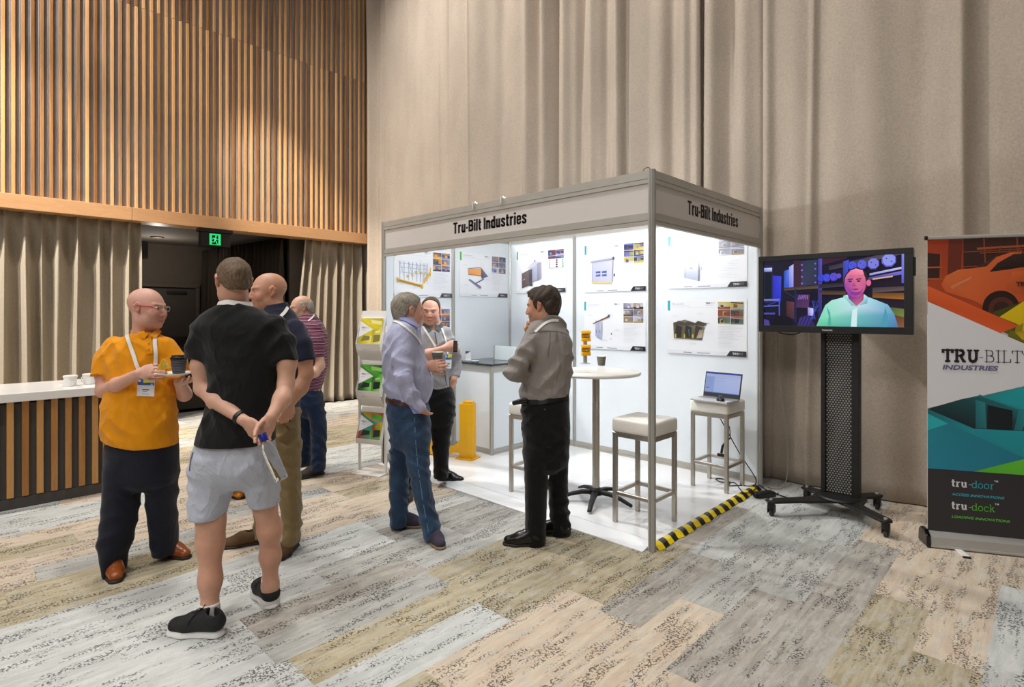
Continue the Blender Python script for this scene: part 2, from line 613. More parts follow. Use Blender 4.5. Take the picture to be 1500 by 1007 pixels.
GOTHIC = {  # heavy condensed letters as strokes: (width, strokes)
    'T': (0.50, [[(0, .915), (.50, .915)], [(.25, 0), (.25, .95)]]),
    'I': (0.17, [[(.085, 0), (.085, 1)]]),
    'B': (0.48, [[(.085, 0), (.085, 1)], [(.085, .915), (.31, .915), (.385, .84), (.385, .62), (.31, .54), (.085, .54)], [(.085, .53), (.31, .53), (.395, .45), (.395, .16), (.32, .085), (.085, .085)]]),
    'r': (0.31, [[(.085, 0), (.085, .74)], [(.085, .58), (.17, .655), (.31, .66)]]),
    'u': (0.42, [[(.085, .74), (.085, .16), (.15, .08), (.26, .085), (.335, .17)], [(.335, 0), (.335, .74)]]),
    '-': (0.22, [[(0, .37), (.22, .37)]]),
    'i': (0.17, [[(.085, 0), (.085, .74)], [(.085, .84), (.085, 1)]]),
    'l': (0.17, [[(.085, 0), (.085, 1)]]),
    't': (0.30, [[(.12, .95), (.12, .15), (.18, .08), (.30, .08)], [(0, .67), (.30, .67)]]),
    'n': (0.42, [[(.085, 0), (.085, .74)], [(.085, .57), (.16, .66), (.27, .66), (.335, .58), (.335, 0)]]),
    'd': (0.42, [[(.335, 0), (.335, 1)], [(.335, .58), (.27, .66), (.15, .66), (.085, .57), (.085, .17), (.15, .08), (.27, .08), (.335, .16)]]),
    's': (0.41, [[(.33, .50), (.33, .60), (.26, .665), (.15, .665), (.085, .59), (.10, .48), (.31, .28), (.33, .15), (.26, .075), (.15, .075), (.08, .15), (.08, .25)]]),
    'e': (0.42, [[(.085, .37), (.335, .37), (.335, .58), (.27, .665), (.15, .665), (.085, .58), (.085, .16), (.15, .075), (.26, .075), (.335, .15), (.335, .24)]]),
    ' ': (0.13, []),
}


def gothic_faces(s, w=0.205):
    vs, fs = [], []
    x0 = 0.0
    for ch in s:
        adv, strokes = GOTHIC[ch]
        for st in strokes:
            for i, ((ax, ay), (bx, by)) in enumerate(zip(st, st[1:])):
                dx, dy = bx - ax, by - ay
                L = math.hypot(dx, dy)
                dx, dy = dx / L, dy / L
                ww = w * (0.80 if abs(dy) < 0.3 else 1.0) * (0.86 if ch in 'se' else 1.0)
                e0, e1 = (0 if i == 0 else ww * 0.28), (0 if i == len(st) - 2 else ww * 0.28)
                n = len(vs)
                for cx, cy, sx, sy in ((ax, ay, -e0, -1), (bx, by, e1, -1), (bx, by, e1, 1), (ax, ay, -e0, 1)):
                    vs.append((x0 + cx + dx * sx - dy * ww / 2 * sy, cy + dy * sx + dx * ww / 2 * sy))
                fs.append((n, n + 1, n + 2, n + 3))
        x0 += adv + 0.065
    return vs, fs, x0 - 0.065


class Print:
    """coloured flat shapes on a sheet w x h metres, in the x-z plane, facing -y"""
    def __init__(s, w, h):
        s.w, s.h, s.v, s.f, s.c, s.k = w, h, [], [], [], 0

    def face(s, pts, col, layer=None):
        cs = col if isinstance(col, list) else [col] * len(pts)
        if layer is None:
            s.k += 1
            layer = s.k
        n = len(s.v)
        s.v += [(x, -0.00012 * layer, z) for x, z in pts]
        s.c += [lin(c) for c in cs]
        s.f.append(tuple(range(n, n + len(pts))))

    def poly(s, pts, col):                      # normalised coordinates, y up
        s.face([(x * s.w, y * s.h) for x, y in pts], col)

    def rect(s, x0, y0, x1, y1, col):
        s.poly([(x0, y0), (x1, y0), (x1, y1), (x0, y1)], col)

    def disc(s, x, y, rx, ry, col, n=20, a0=0, a1=2 * PI):
        s.poly([(x + rx * math.cos(a0 + (a1 - a0) * i / n), y + ry * math.sin(a0 + (a1 - a0) * i / n)) for i in range(n + (0 if a1 - a0 > 6.28 else 1))], col)

    def line(s, x0, y0, x1, y1, t, col):       # t in metres
        ax, ay, bx, by = x0 * s.w, y0 * s.h, x1 * s.w, y1 * s.h
        L = math.hypot(bx - ax, by - ay) or 1
        nx, ny = -(by - ay) / L * t / 2, (bx - ax) / L * t / 2
        s.face([(ax - nx, ay - ny), (bx - nx, by - ny), (bx + nx, by + ny), (ax + nx, ay + ny)], col)

    def faces(s, vs, fs, x, y, sc, col, sx=1.0, shear=0.0):
        s.k += 1
        for f in fs:
            s.face([(x * s.w + (vs[i][0] * sx + vs[i][1] * shear) * sc, y * s.h + vs[i][1] * sc) for i in f], col, s.k)

    def text(s, t, x, y, cap, col, bold=0.0, sx=1.0, shear=0.0, center=False, spacing=1.0, width=None):
        vs, fs = text_faces(t, bold, 0, spacing)
        wd = max(v[0] for v in vs)
        if width:
            sx = width / (wd * cap)
        if center:
            x -= wd * sx * cap / 2 / s.w
        s.faces(vs, fs, x, y, cap, col, sx, shear)

    def slab(s, t, x, y, cap, col, weight=0.18, sx=1.0, shear=0.0):
        vs, fs, adv = slab_faces(t, weight)
        s.faces(vs, fs, x, y, cap, col, sx, shear)
        return x + adv * sx * cap / s.w

    def build(s, name, m, parent=None, loc=(0, 0, 0), rot=(0, 0, 0), flat=True):
        me = bpy.data.meshes.new(name)
        me.from_pydata(s.v, [], s.f)
        a = me.color_attributes.new('Col', 'FLOAT_COLOR', 'POINT')
        c4 = np.ones((len(s.v), 4), np.float32)
        c4[:, :3] = np.array(s.c, np.float32)
        a.data.foreach_set('color', c4.ravel())
        me.materials.append(m)
        o = bpy.data.objects.new(name, me)
        COL.objects.link(o)
        o.location = loc
        o.rotation_euler = rot
        if parent is not None:
            o.parent = parent
        return o


# ================================================================ THE HALL
def struct(mb, name, m, parent=None, **kw):
    o = mb.build(name, m, parent, **kw)
    if parent is None:
        o['kind'] = 'structure'
    return o


ROOM = (-6.98, 6.0, -9.0, 2.55)        # x0, x1, y0, y1
OPEN = (-1.24, 0.86)                   # the opening in the left wall, in y

# ---- carpet: planks of 25 cm x 1 m laid in staggered columns
def carpet_mat(name):
    t = NT(name)
    t.b.inputs['Roughness'].default_value = 0.95
    t.b.inputs['Specular IOR Level'].default_value = 0.12
    inf = t.n('ObjectInfo')
    base = inf.outputs['Color']
    off = t.n('CombineXYZ')
    t.l(t.math('MULTIPLY', inf.outputs['Random'], 31.0), off.inputs[0])
    t.l(t.math('MULTIPLY', inf.outputs['Random'], 53.0), off.inputs[1])
    add = t.n('VectorMath', operation='ADD')
    t.l(t.pos(), add.inputs[0])
    t.l(off.outputs[0], add.inputs[1])
    p = add.outputs[0]
    # pale and dark smears along the plank
    streak = t.noise(t.mapping(p, (34, 2.2, 1)), 1.0, 4, 0.6)
    blot = t.noise(t.mapping(p, (9, 3.2, 1)), 1.6, 6, 0.72, 0.4)
    pile = t.noise(p, 420, 2)
    c = t.mix(t.math('MULTIPLY', streak.outputs[0], 0.5), base, (0.62, 0.60, 0.56), 'MIX')
    c = t.mix(0.28, c, streak.outputs[0], 'OVERLAY')
    sharp = t.ramp(blot.outputs[0], [(0.46, (0.60, 0.59, 0.57)), (0.54, (0.44, 0.43, 0.42))])
    c = t.mix(0.35, c, sharp, 'OVERLAY')
    isl = t.noise(t.mapping(p, (14, 5.5, 1)), 1.5, 7, 0.78, 0.3)
    im = t.ramp(isl.outputs[0], [(0.53, (0, 0, 0)), (0.555, (1, 1, 1))])
    c = t.mix(t.math('MULTIPLY', im, 0.42), c, (0.50, 0.50, 0.47))
    c = t.mix(0.3, c, pile.outputs[0], 'OVERLAY')
    # crackle: dark worm-like marks in drifts
    warp = t.noise(p, 26, 2)
    wv = t.n('VectorMath', operation='MULTIPLY_ADD')
    t.l(warp.outputs['Color'], wv.inputs[0])
    wv.inputs[1].default_value = (0.03, 0.03, 0)
    t.l(p, wv.inputs[2])
    vo = t.n('TexVoronoi', feature='DISTANCE_TO_EDGE', i_Scale=56.0, voronoi_dimensions='2D')
    t.l(t.mapping(wv.outputs[0], (1.15, 0.9, 1)), vo.inputs['Vector'])
    brk = t.noise(p, 38, 2)
    drift = t.noise(t.mapping(p, (9.5, 1.7, 1)), 1.25, 5, 0.68)
    wid = t.math('MULTIPLY_ADD', brk.outputs[0], 0.62, -0.13)
    edge = t.math('LESS_THAN', vo.outputs['Distance'], wid)
    dm = t.ramp(drift.outputs[0], [(0.50, (0, 0, 0)), (0.56, (1, 1, 1))])
    brk2 = t.noise(p, 75, 1)
    b2 = t.math('GREATER_THAN', brk2.outputs[0], 0.46)
    fac = t.math('MULTIPLY', t.math('MULTIPLY', edge, dm), t.math('MULTIPLY', b2, 0.9))
    dark = t.mix(0.86, base, (0.035, 0.030, 0.027))
    c = t.mix(fac, c, dark)
    t.l(c, t.b.inputs['Base Color'])
    t.bump(t.math('ADD', pile.outputs[0], t.math('MULTIPLY', blot.outputs[0], 0.6)), 0.35, 0.004)
    return t.m


M['carpet'] = carpet_mat('carpet_pile')
TONES = {'L': '#bdc1bf', 'G': '#a6a6a1', 'B': '#9a9288', 'K': '#a4956f', 'P': '#c9b49a', 'D': '#8a8680'}
SEEDS = [(30, 800, 'P'), (50, 760, 'L'), (40, 830, 'P'), (60, 880, 'K'), (150, 860, 'K'), (230, 840, 'K'), (250, 870, 'K'), (100, 975, 'L'),
         (300, 985, 'L'), (200, 930, 'L'), (400, 960, 'L'), (250, 790, 'P'), (500, 905, 'G'), (350, 840, 'G'), (560, 850, 'B'), (400, 900, 'L'),
         (640, 875, 'L'), (600, 905, 'K'), (500, 805, 'L'), (450, 760, 'P'), (700, 830, 'K'), (740, 870, 'K'), (650, 800, 'G'), (750, 790, 'G'),
         (700, 760, 'D'), (850, 830, 'K'), (880, 800, 'K'), (720, 960, 'K'), (800, 930, 'K'), (870, 895, 'K'), (560, 780, 'K'), (520, 740, 'P'),
         (680, 770, 'D'), (960, 880, 'B'), (1000, 830, 'B'), (1050, 800, 'B'), (1100, 780, 'L'), (1100, 900, 'B'), (1150, 820, 'G'), (1020, 960, 'P'),
         (870, 985, 'P'), (930, 970, 'P'), (1200, 880, 'B'), (1320, 880, 'L'), (1350, 820, 'P'), (1420, 880, 'P'), (1300, 960, 'K'), (1400, 960, 'L'),
         (1490, 930, 'L'), (1480, 830, 'P'), (1100, 990, 'B'), (1180, 770, 'L'), (480, 640, 'K'), (500, 610, 'G'), (490, 668, 'L'), (470, 720, 'P'),
         (540, 640, 'K'), (530, 610, 'P'), (530, 720, 'K'), (650, 940, 'L'), (590, 930, 'L'), (690, 895, 'L'), (20, 950, 'K'), (550, 990, 'L'),
         (1240, 820, 'B'), (640, 990, 'K'), (900, 860, 'K'), (100, 790, 'P'), (280, 760, 'P'), (320, 700, 'P'), (240, 650, 'K'), (300, 640, 'G')]
SEED_W = [(*on_floor(x, y)[:2], t) for x, y, t in SEEDS]


def tone_at(x, y):
    best = min(SEED_W, key=lambda s: ((x - s[0]) * 1.9) ** 2 + (y - s[1]) ** 2)
    return best[2]


floor = struct(MB().box2((ROOM[0] - 4.0, ROOM[2], -0.12), (ROOM[1], ROOM[3], -0.006)), 'floor', M['dark_panel'])
PX0, PX1, PY0, PY1 = -6.96, 2.75, -3.5, 2.45
PW = 0.25
plank_rng = random.Random(3)
_plank_me = None
n_planks = 0
rest = MB()
cx = -0.335 + PW / 2 - PW * 27
while cx - PW / 2 < PX1:
    y = PY0 - plank_rng.random()
    while y < PY1:
        a, b = max(y, PY0), min(y + 1.0, PY1)
        y += 1.0
        if b - a < 0.08 or cx - PW / 2 < PX0 - 0.2:
            continue
        # planks whose near end lies far outside the picture are skipped
        mid = Vector((cx, (a + b) / 2, 0)) - CAM
        fwd = mid.x * -math.sin(YAW) + mid.y * math.cos(YAW)
        lat = mid.x * math.cos(YAW) + mid.y * math.sin(YAW)
        full = abs((b - a) - 1.0) < 1e-6
        if full and _plank_me is not None:
            o = bpy.data.objects.new('carpet_plank', _plank_me)
            COL.objects.link(o)
        else:
            o = MB().box((0, 0, -0.003), (PW - 0.0003, b - a - 0.0003, 0.006)).build('carpet_plank', M['carpet'])
            if full:
                _plank_me = o.data
        o.location = (cx, (a + b) / 2, 0)
        o.parent = floor
        tn = tone_at(cx, (a + b) / 2)
        if plank_rng.random() < 0.10:
            tn = plank_rng.choice('LGPK')
        k = 1 + plank_rng.uniform(-0.09, 0.09)
        o.color = (*[min(1, v * k) for v in lin(TONES[tn])], 1)
        n_planks += 1
    cx += PW
# the same carpet runs on around and behind, out of the picture
for nm, a, b in (('carpet_strip', (PX1, ROOM[2], -0.006), (ROOM[1], ROOM[3], -0.0005)), ('carpet_strip', (ROOM[0], ROOM[2], -0.006), (PX1, PY0 - 0.002, -0.0005))):
    o = MB().box2(a, b).build(nm, M['carpet'], floor)
    o.color = (*lin('#aaa69c'), 1)
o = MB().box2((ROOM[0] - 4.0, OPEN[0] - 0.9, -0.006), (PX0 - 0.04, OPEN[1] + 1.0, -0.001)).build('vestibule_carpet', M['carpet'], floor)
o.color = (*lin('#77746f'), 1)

# ---- ceiling with its downlights, and the walls out of sight
ceil = struct(MB().box2((ROOM[0] - 0.4, ROOM[2], CEIL_Z), (ROOM[1], ROOM[3], CEIL_Z + 0.1)), 'ceiling', M['ceiling'])
for lx, ly, w in CEIL_LAMPS:
    f = MB().lathe([(0.33, 0), (0.33, 0.16), (0.30, 0.16), (0.30, 0.02)], (lx, ly, CEIL_Z - 0.17), 28).build('downlight_housing', M['black_metal'], ceil)
struct(MB().box2((ROOM[1], ROOM[2], 0), (ROOM[1] + 0.1, ROOM[3], CEIL_Z)), 'wall_right', M['hall_wall'])
struct(MB().box2((ROOM[0], ROOM[2] - 0.1, 0), (ROOM[1], ROOM[2], CEIL_Z)), 'wall_front', M['hall_wall'])
struct(MB().box2((ROOM[0] - 0.4, ROOM[3], 0), (ROOM[1], ROOM[3] + 0.1, CEIL_Z)), 'wall_back', M['hall_wall'])

# ---- left wall: acoustic felt behind upright timber slats, over a timber beam
WX = -6.97
wall = struct(MB().box2((WX - 0.5, ROOM[2], 2.93), (WX - 0.045, ROOM[3], CEIL_Z)), 'wall_left', M['felt'])
# thin upright ribs pressed into the felt
ribs = MB()
y = -3.6
k = 0
PITCH = 0.0885
slat_me = {}
rng = random.Random(11)
while y < 2.36:
    for z0, z1 in ((2.945, 5.65), (5.654, CEIL_Z - 0.05)):
        h = z1 - z0
        if h not in slat_me:
            o = MB().box((0, 0, 0), (0.038, 0.032, h)).build('slat', M['slat'], wall, bevel=0.002, seg=1)
            slat_me[h] = o.data
        else:
            o = bpy.data.objects.new('slat', slat_me[h])
            COL.objects.link(o)
            o.parent = wall
        o.location = (WX - 0.025 + rng.uniform(-0.002, 0.002), y + rng.uniform(-0.003, 0.003), (z0 + z1) / 2)
    ribs.box2((WX - 0.05, y + 0.030, 2.945), (WX - 0.038, y + 0.037, CEIL_Z))
    ribs.box2((WX - 0.05, y + 0.052, 2.945), (WX - 0.038, y + 0.059, CEIL_Z))
    y += PITCH
ribs.build('felt_rib', M['felt'], wall, kind='stuff')
beam = struct(MB().box2((WX - 0.28, -4.0, 2.77), (WX + 0.045, -1.36, 2.945)), 'trim_1', M['beam'], bevel=0.004)
beam2 = struct(MB().box2((WX - 0.28, -1.356, 2.77), (WX + 0.045, 2.40, 2.945)), 'trim_2', M['beam'], bevel=0.004)
# solid wall behind the curtains, either side of the opening
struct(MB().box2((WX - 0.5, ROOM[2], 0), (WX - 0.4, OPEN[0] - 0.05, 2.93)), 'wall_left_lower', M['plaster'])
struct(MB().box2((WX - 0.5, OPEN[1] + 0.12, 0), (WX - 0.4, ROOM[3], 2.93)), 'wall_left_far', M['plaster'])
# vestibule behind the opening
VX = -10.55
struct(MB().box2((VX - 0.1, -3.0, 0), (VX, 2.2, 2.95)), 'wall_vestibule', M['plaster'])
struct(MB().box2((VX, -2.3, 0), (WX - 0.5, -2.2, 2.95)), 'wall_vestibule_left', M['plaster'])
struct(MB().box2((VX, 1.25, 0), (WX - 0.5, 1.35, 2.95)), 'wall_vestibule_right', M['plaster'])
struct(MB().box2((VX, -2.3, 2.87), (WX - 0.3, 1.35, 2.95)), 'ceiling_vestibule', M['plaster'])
# dark door with a closer and a push bar on the vestibule's end wall
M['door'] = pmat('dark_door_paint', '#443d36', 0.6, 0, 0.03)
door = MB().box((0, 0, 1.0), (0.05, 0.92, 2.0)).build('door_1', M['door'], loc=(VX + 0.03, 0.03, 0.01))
door['kind'] = 'structure'
fr = MB()
fr.box((0, -0.50, 1.03), (0.09, 0.07, 2.06)).box((0, 0.50, 1.03), (0.09, 0.07, 2.06)).box((0, 0, 2.065), (0.09, 1.07, 0.07))
fr.build('door_frame', M['plaster'], door, bevel=0.004)
MB().box((0.06, 0, 1.02), (0.06, 0.74, 0.09)).build('push_bar', M['black'], door, bevel=0.01)
MB().box((0.05, 0.12, 1.93), (0.05, 0.34, 0.055)).build('door_closer', M['black_metal'], door, bevel=0.006)


vl = thing('vestibule_light', 'small round ceiling light in the dark doorway, dimmed', 'ceiling light', (-9.4, -0.45, 2.87))
MB().lathe([(0.0, -0.02), (0.07, -0.02), (0.09, 0.0), (0.0, 0.0)], n=20).build('diffuser', glow('dim_diffuser', '#6a5a48', 0.25), vl, smooth=True)
MB().lathe([(0.09, -0.012), (0.105, -0.012), (0.105, 0.0), (0.09, 0.0)], n=20).build('trim_ring', M['black_metal'], vl)
lamp('vestibule_lamp', 'POINT', (-9.4, -0.45, 2.45), 20, WARM, shadow_soft_size=0.06)


# ---- curtains
def curtain(name, xyf, z0, z1, m, n, nz, thick=0.004):
    """cloth sheet: xyf(u, t) gives the plan position at u along the curtain and t from the foot up"""
    us = np.linspace(0, 1, n)
    ts = np.linspace(0, 1, nz)
    V = np.zeros((n, nz, 3), np.float32)
    for j, t in enumerate(ts):
        x, yv = xyf(us, t)
        V[:, j, 0], V[:, j, 1] = x, yv
        V[:, j, 2] = z0 + (z1 - z0) * t
    idx = np.arange(n * nz).reshape(n, nz)
    Fq = np.stack([idx[:-1, :-1], idx[1:, :-1], idx[1:, 1:], idx[:-1, 1:]], -1).reshape(-1, 4)
    o = arr_mesh(name, V.reshape(-1, 3), Fq, m)
    s = o.modifiers.new('cloth', 'SOLIDIFY')
    s.thickness = thick
    return o


rc = np.random.RandomState(5)


def folds(pitch, depth, seed):
    r = np.random.RandomState(seed)
    ph = r.uniform(0, 6.28, 8)

    def f(s, t):
        w = s * 2 * PI / pitch
        warp = 0.9 * np.sin(w * 0.23 + ph[0]) + 0.5 * np.sin(w * 0.57 + ph[1]) + 0.35 * np.sin(s * 9 + t * 2.5 + ph[2])
        a = np.sin(w + warp)
        a = np.sign(a) * np.abs(a) ** 0.85
        amp = depth * (0.35 + 0.65 * min(1, (1 - t) * 5 + 0.15)) * (1 + 0.25 * np.sin(w * 0.31 + ph[3]))
        side = 0.25 * depth * np.cos(w + warp + 0.7)
        return a * amp + 0.012 * np.sin(s * 31 + t * 6 + ph[4]), side
    return f


def wall_curtain(label, y0, y1, seed, m, pitch=0.181, depth=0.080, lean=None):
    fo = folds(pitch, depth, seed)
    L = y1 - y0

    def xy(u, t):
        s = u * L
        d, sd = fo(s, t)
        yy = y0 + s + sd
        if lean is not None:
            yy = yy + lean(u, t)
        return WX - 0.165 + d, yy
    o = curtain('curtain', xy, 0.015, 2.80, m, int(L / 0.011), 26)
    return tag(o, label, 'curtain')


wall_curtain('pleated beige curtain under the timber beam behind the slatted counter', -3.75, -1.22, 21, M['linen_dark'])
wall_curtain('pleated beige curtain under the timber beam behind the striped polo man', 1.0, 2.42, 22, M['linen_dark'], 0.16, 0.07,
             lambda u, t: -(1 - u) ** 2 * 0.16 * (1 - t) + (1 - u) ** 3 * 0.12 * t)


def track_curtain():
    fo = folds(0.15, 0.05, 23)
    ax, ay, bx, by = WX - 0.3, 0.84, VX + 0.15, 0.58
    L = math.hypot(bx - ax, by - ay)
    dx, dy = (bx - ax) / L, (by - ay) / L

    def xy(u, t):
        s = u * L
        d, sd = fo(s, t)
        return ax + dx * (s + sd) - dy * d, ay + dy * (s + sd) + dx * d
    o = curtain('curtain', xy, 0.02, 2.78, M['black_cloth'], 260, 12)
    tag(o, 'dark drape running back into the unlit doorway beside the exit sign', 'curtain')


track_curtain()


# the tall linen drapes behind the stand hang in three drops
def bumpfn(x, c, w):
    return np.exp(-((x - c) / w) ** 2)


def drape(label, x0, x1, creases, seed, wave=0.02, yb=2.2, edge=0.0):
    r = np.random.RandomState(seed)
    ph = r.uniform(0, 6.28, 10)
    rr = r.uniform(0, 1, (60, 6))

    def xy(u, t):
        x = x0 + (x1 - x0) * u
        y = yb + wave * np.sin(x * 2.1 + ph[0]) + wave * 0.6 * np.sin(x * 4.7 + ph[1] + 0.8 * t) + wave * 0.25 * np.sin(x * 11 + ph[2] + 1.4 * t)
        for c, w, d, k in creases:      # c: where, w: width, d: depth (towards the room < 0), k: how it drifts with height
            y = y + d * bumpfn(x, c + k * (t - 0.4), w) * (0.75 + 0.25 * t)
        y = y + 0.012 * np.sin(x * 17 + ph[3] + 2.2 * t) * np.sin(t * 5 + x * 1.7 + ph[4])
        for i in range(int((x1 - x0) * 3.2)):      # fine sharp pleats that wander and fade along the drop
            c = x0 + (x1 - x0) * rr[i, 0] + (rr[i, 1] - 0.5) * 0.25 * t
            f = np.clip(1.4 * np.sin(t * (2 + 5 * rr[i, 2]) + rr[i, 3] * 6), 0, 1)
            y = y + (rr[i, 4] - 0.5) * 0.10 * f * np.exp(-np.abs((x - c) / (0.012 + 0.035 * rr[i, 5])))
        # a slack belly near the foot
        y = y - 0.03 * math.exp(-((t - 0.03) / 0.06) ** 2) * np.sin(x * 3.1 + ph[5])
        xx = x
        return xx, y
    o = curtain('drape', xy, 0.01, CEIL_Z - 0.02, M['linen'], int((x1 - x0) / 0.010), 60, 0.006)
    return tag(o, label, 'drape')


drape('tall beige linen drape hanging left, beside the slatted wall', -6.90, -0.70, [
    (-6.80, 0.06, -0.10, 0), (-6.66, 0.05, 0.05, 0), (-3.62, 0.10, 0.05, 0.1), (-3.10, 0.07, -0.09, 0.02), (-2.93, 0.07, 0.10, 0.0), (-2.74, 0.09, -0.16, -0.03),
    (-2.60, 0.03, 0.10, -0.02), (-2.46, 0.08, -0.10, 0.02), (-2.25, 0.05, 0.08, 0.06), (-2.05, 0.07, -0.07, 0.0), (-1.86, 0.06, 0.07, 0.0), (-1.66, 0.06, -0.09, 0.0), (-1.58, 0.025, 0.05, 0.0),
    (-1.30, 0.10, 0.05, 0.05), (-1.05, 0.07, 0.07, 0.03), (-0.88, 0.06, -0.05, 0.0), (-0.74, 0.05, -0.07, 0.02), (-4.4, 0.4, -0.05, 0), (-5.6, 0.5, 0.04, 0)], 31, 0.018)
drape('narrow tall beige linen drape between the two wide drapes', -0.78, -0.03, [
    (-0.72, 0.035, 0.07, 0.0), (-0.60, 0.08, -0.07, 0.02), (-0.42, 0.07, 0.05, 0.02), (-0.28, 0.09, -0.05, 0.0), (-0.06, 0.05, 0.06, 0.0)], 32, 0.012, 2.23)
drape('tall beige linen drape hanging right, behind the television', -0.10, 4.2, [
    (-0.06, 0.05, -0.05, 0.0), (0.10, 0.10, 0.03, 0.06), (0.33, 0.03, -0.03, 0.1), (0.42, 0.10, 0.035, 0.1), (0.75, 0.16, -0.03, 0.0), (1.15, 0.10, 0.03, 0.04),
    (1.38, 0.05, -0.05, 0.0), (1.5, 0.08, 0.04, 0.0), (2.3, 0.2, -0.05, 0), (3.1, 0.2, 0.05, 0)], 33, 0.022, 2.19)

# ---- exit sign hanging under the beam
sign = thing('exit_sign', 'black box exit sign with a glowing green running figure', 'sign', (WX + 0.10, -0.36, 2.50))
MB().box((0, 0, 0.10), (0.10, 0.40, 0.20)).build('sign_box', M['black_gloss'], sign, bevel=0.006)
MB().box((0.01, 0, 0.225), (0.12, 0.46, 0.05)).build('mounting_bracket', M['black_gloss'], sign, bevel=0.004)
pr = Print(0.15, 0.16)
pr.rect(0, 0, 0.22, 1, '#20e07c')
pr.rect(0.78, 0, 1, 1, '#20e07c')
pr.rect(0.22, 0.86, 0.78, 1, '#20e07c')
pr.rect(0.22, 0.0, 0.78, 0.04, '#20e07c')
g = '#3cf09a'
pr.disc(0.57, 0.77, 0.075, 0.075, g)
pr.poly([(0.42, 0.62), (0.58, 0.68), (0.6, 0.5), (0.56, 0.38), (0.42, 0.38)], g)
pr.line(0.46, 0.62, 0.32, 0.60, 0.008, g)
pr.line(0.33, 0.62, 0.27, 0.48, 0.008, g)
pr.line(0.58, 0.62, 0.66, 0.50, 0.008, g)
pr.line(0.66, 0.50, 0.80, 0.48, 0.008, g)
pr.line(0.47, 0.40, 0.42, 0.24, 0.011, g)
pr.line(0.43, 0.26, 0.22, 0.26, 0.010, g)
pr.line(0.54, 0.42, 0.62, 0.24, 0.011, g)
pr.line(0.62, 0.26, 0.70, 0.02, 0.011, g)
M['exit_print'] = print_mat('exit_pictogram', 0.3, 1.0)
pr.build('pictogram', M['exit_print'], sign, (0.054, -0.085, 0.02), (0, 0, PI / 2))
# small loudspeaker in the doorway's corner
sp = thing('wall_speaker', 'small black loudspeaker high in the dark doorway', 'speaker', (WX - 0.42, -1.13, 2.30))
MB().box((0, 0, 0.13), (0.14, 0.10, 0.24)).build('cabinet', M['black'], sp, bevel=0.01)
MB().box((0, -0.06, 0.16), (0.04, 0.06, 0.05)).build('bracket', M['black_metal'], sp)
MB().box((0.073, 0, 0.13), (0.006, 0.085, 0.21)).build('grille', M['black_metal'], sp)
# low black case standing in the doorway
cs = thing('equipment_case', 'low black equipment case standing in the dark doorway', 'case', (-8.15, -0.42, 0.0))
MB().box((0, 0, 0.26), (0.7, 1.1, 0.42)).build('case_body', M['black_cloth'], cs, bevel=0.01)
MB().box((0, 0, 0.49), (0.72, 1.12, 0.03)).build('lid', M['black'], cs, bevel=0.005)
for x in (-0.28, 0.28):
    for yy in (-0.46, 0.46):
        MB().cyl((x, yy - 0.02, 0.03), (x, yy + 0.02, 0.03), 0.03, n=12).build('caster', M['rubber'], cs)

# ================================================================ THE SLATTED COUNTER
ct = thing('serving_counter', 'slatted timber serving counter with a thick white top', 'counter', (-4.0, -2.16, 0.0))
# local x: 0 at the front face towards the room, going negative to the back; y: 0 at the right-hand end
MB().box2((-0.70, -2.9, 0.0), (-0.035, -0.045, 0.83)).build('carcass', M['dark_panel'], ct, bevel=0.003)
MB().box2((-0.72, -2.9, 0.0), (-0.022, -0.03, 0.085)).build('plinth', M['dark_panel'], ct, bevel=0.003)
MB().box2((-0.80, -2.95, 0.848), (0.03, 0.03, 0.918)).build('counter_top', M['white_gloss'], ct, bevel=0.006)
cs_me = None
for k in range(27):
    if cs_me is None:
        o = MB().box((0, 0, 0), (0.034, 0.042, 0.752)).build('counter_slat', M['counter_slat'], ct, bevel=0.002, seg=1)
        cs_me = o.data
    else:
        o = bpy.data.objects.new('counter_slat', cs_me)
        COL.objects.link(o)
        o.parent = ct
    o.location = (-0.018, -0.10 - k * 0.0905, 0.471)
MB().box2((-0.05, -0.045, 0.095), (0.0, 0.0, 0.847)).build('end_post', M['counter_slat'], ct, bevel=0.002)
for k in range(7):
    o = bpy.data.objects.new('counter_slat', cs_me)
    COL.objects.link(o)
    o.parent = ct
    o.location = (-0.11 - k * 0.0905, -0.02, 0.471)
    o.rotation_euler = (0, 0, PI / 2)


def white_pail(label, loc, rz, group):
    t = thing('lidded_pail', label, 'tub', loc, rz, group)
    MB().lathe([(0.0, 0.0), (0.040, 0.0), (0.043, 0.004), (0.048, 0.082), (0.0465, 0.082), (0.042, 0.006), (0.0, 0.006)], n=28).build('bucket', M['white_plastic'], t, smooth=True)
    MB().lathe([(0.049, 0.074), (0.0515, 0.077), (0.0515, 0.090), (0.047, 0.092), (0.0, 0.0905)], n=28).build('lid', M['white_plastic'], t, smooth=True)
    MB().tube([(0.050 * math.cos(a), 0.050 * math.sin(a), 0.075 - 0.03 * math.sin((a + 0.6) / 1.2 * PI) ** 1) for a in np.linspace(-0.6, 0.6, 9)], 0.002, 6).build('handle', M['white_plastic'], t, smooth=True)
    return t


def place_on_counter(px, py):
    return on_floor(px, py, 0.918)


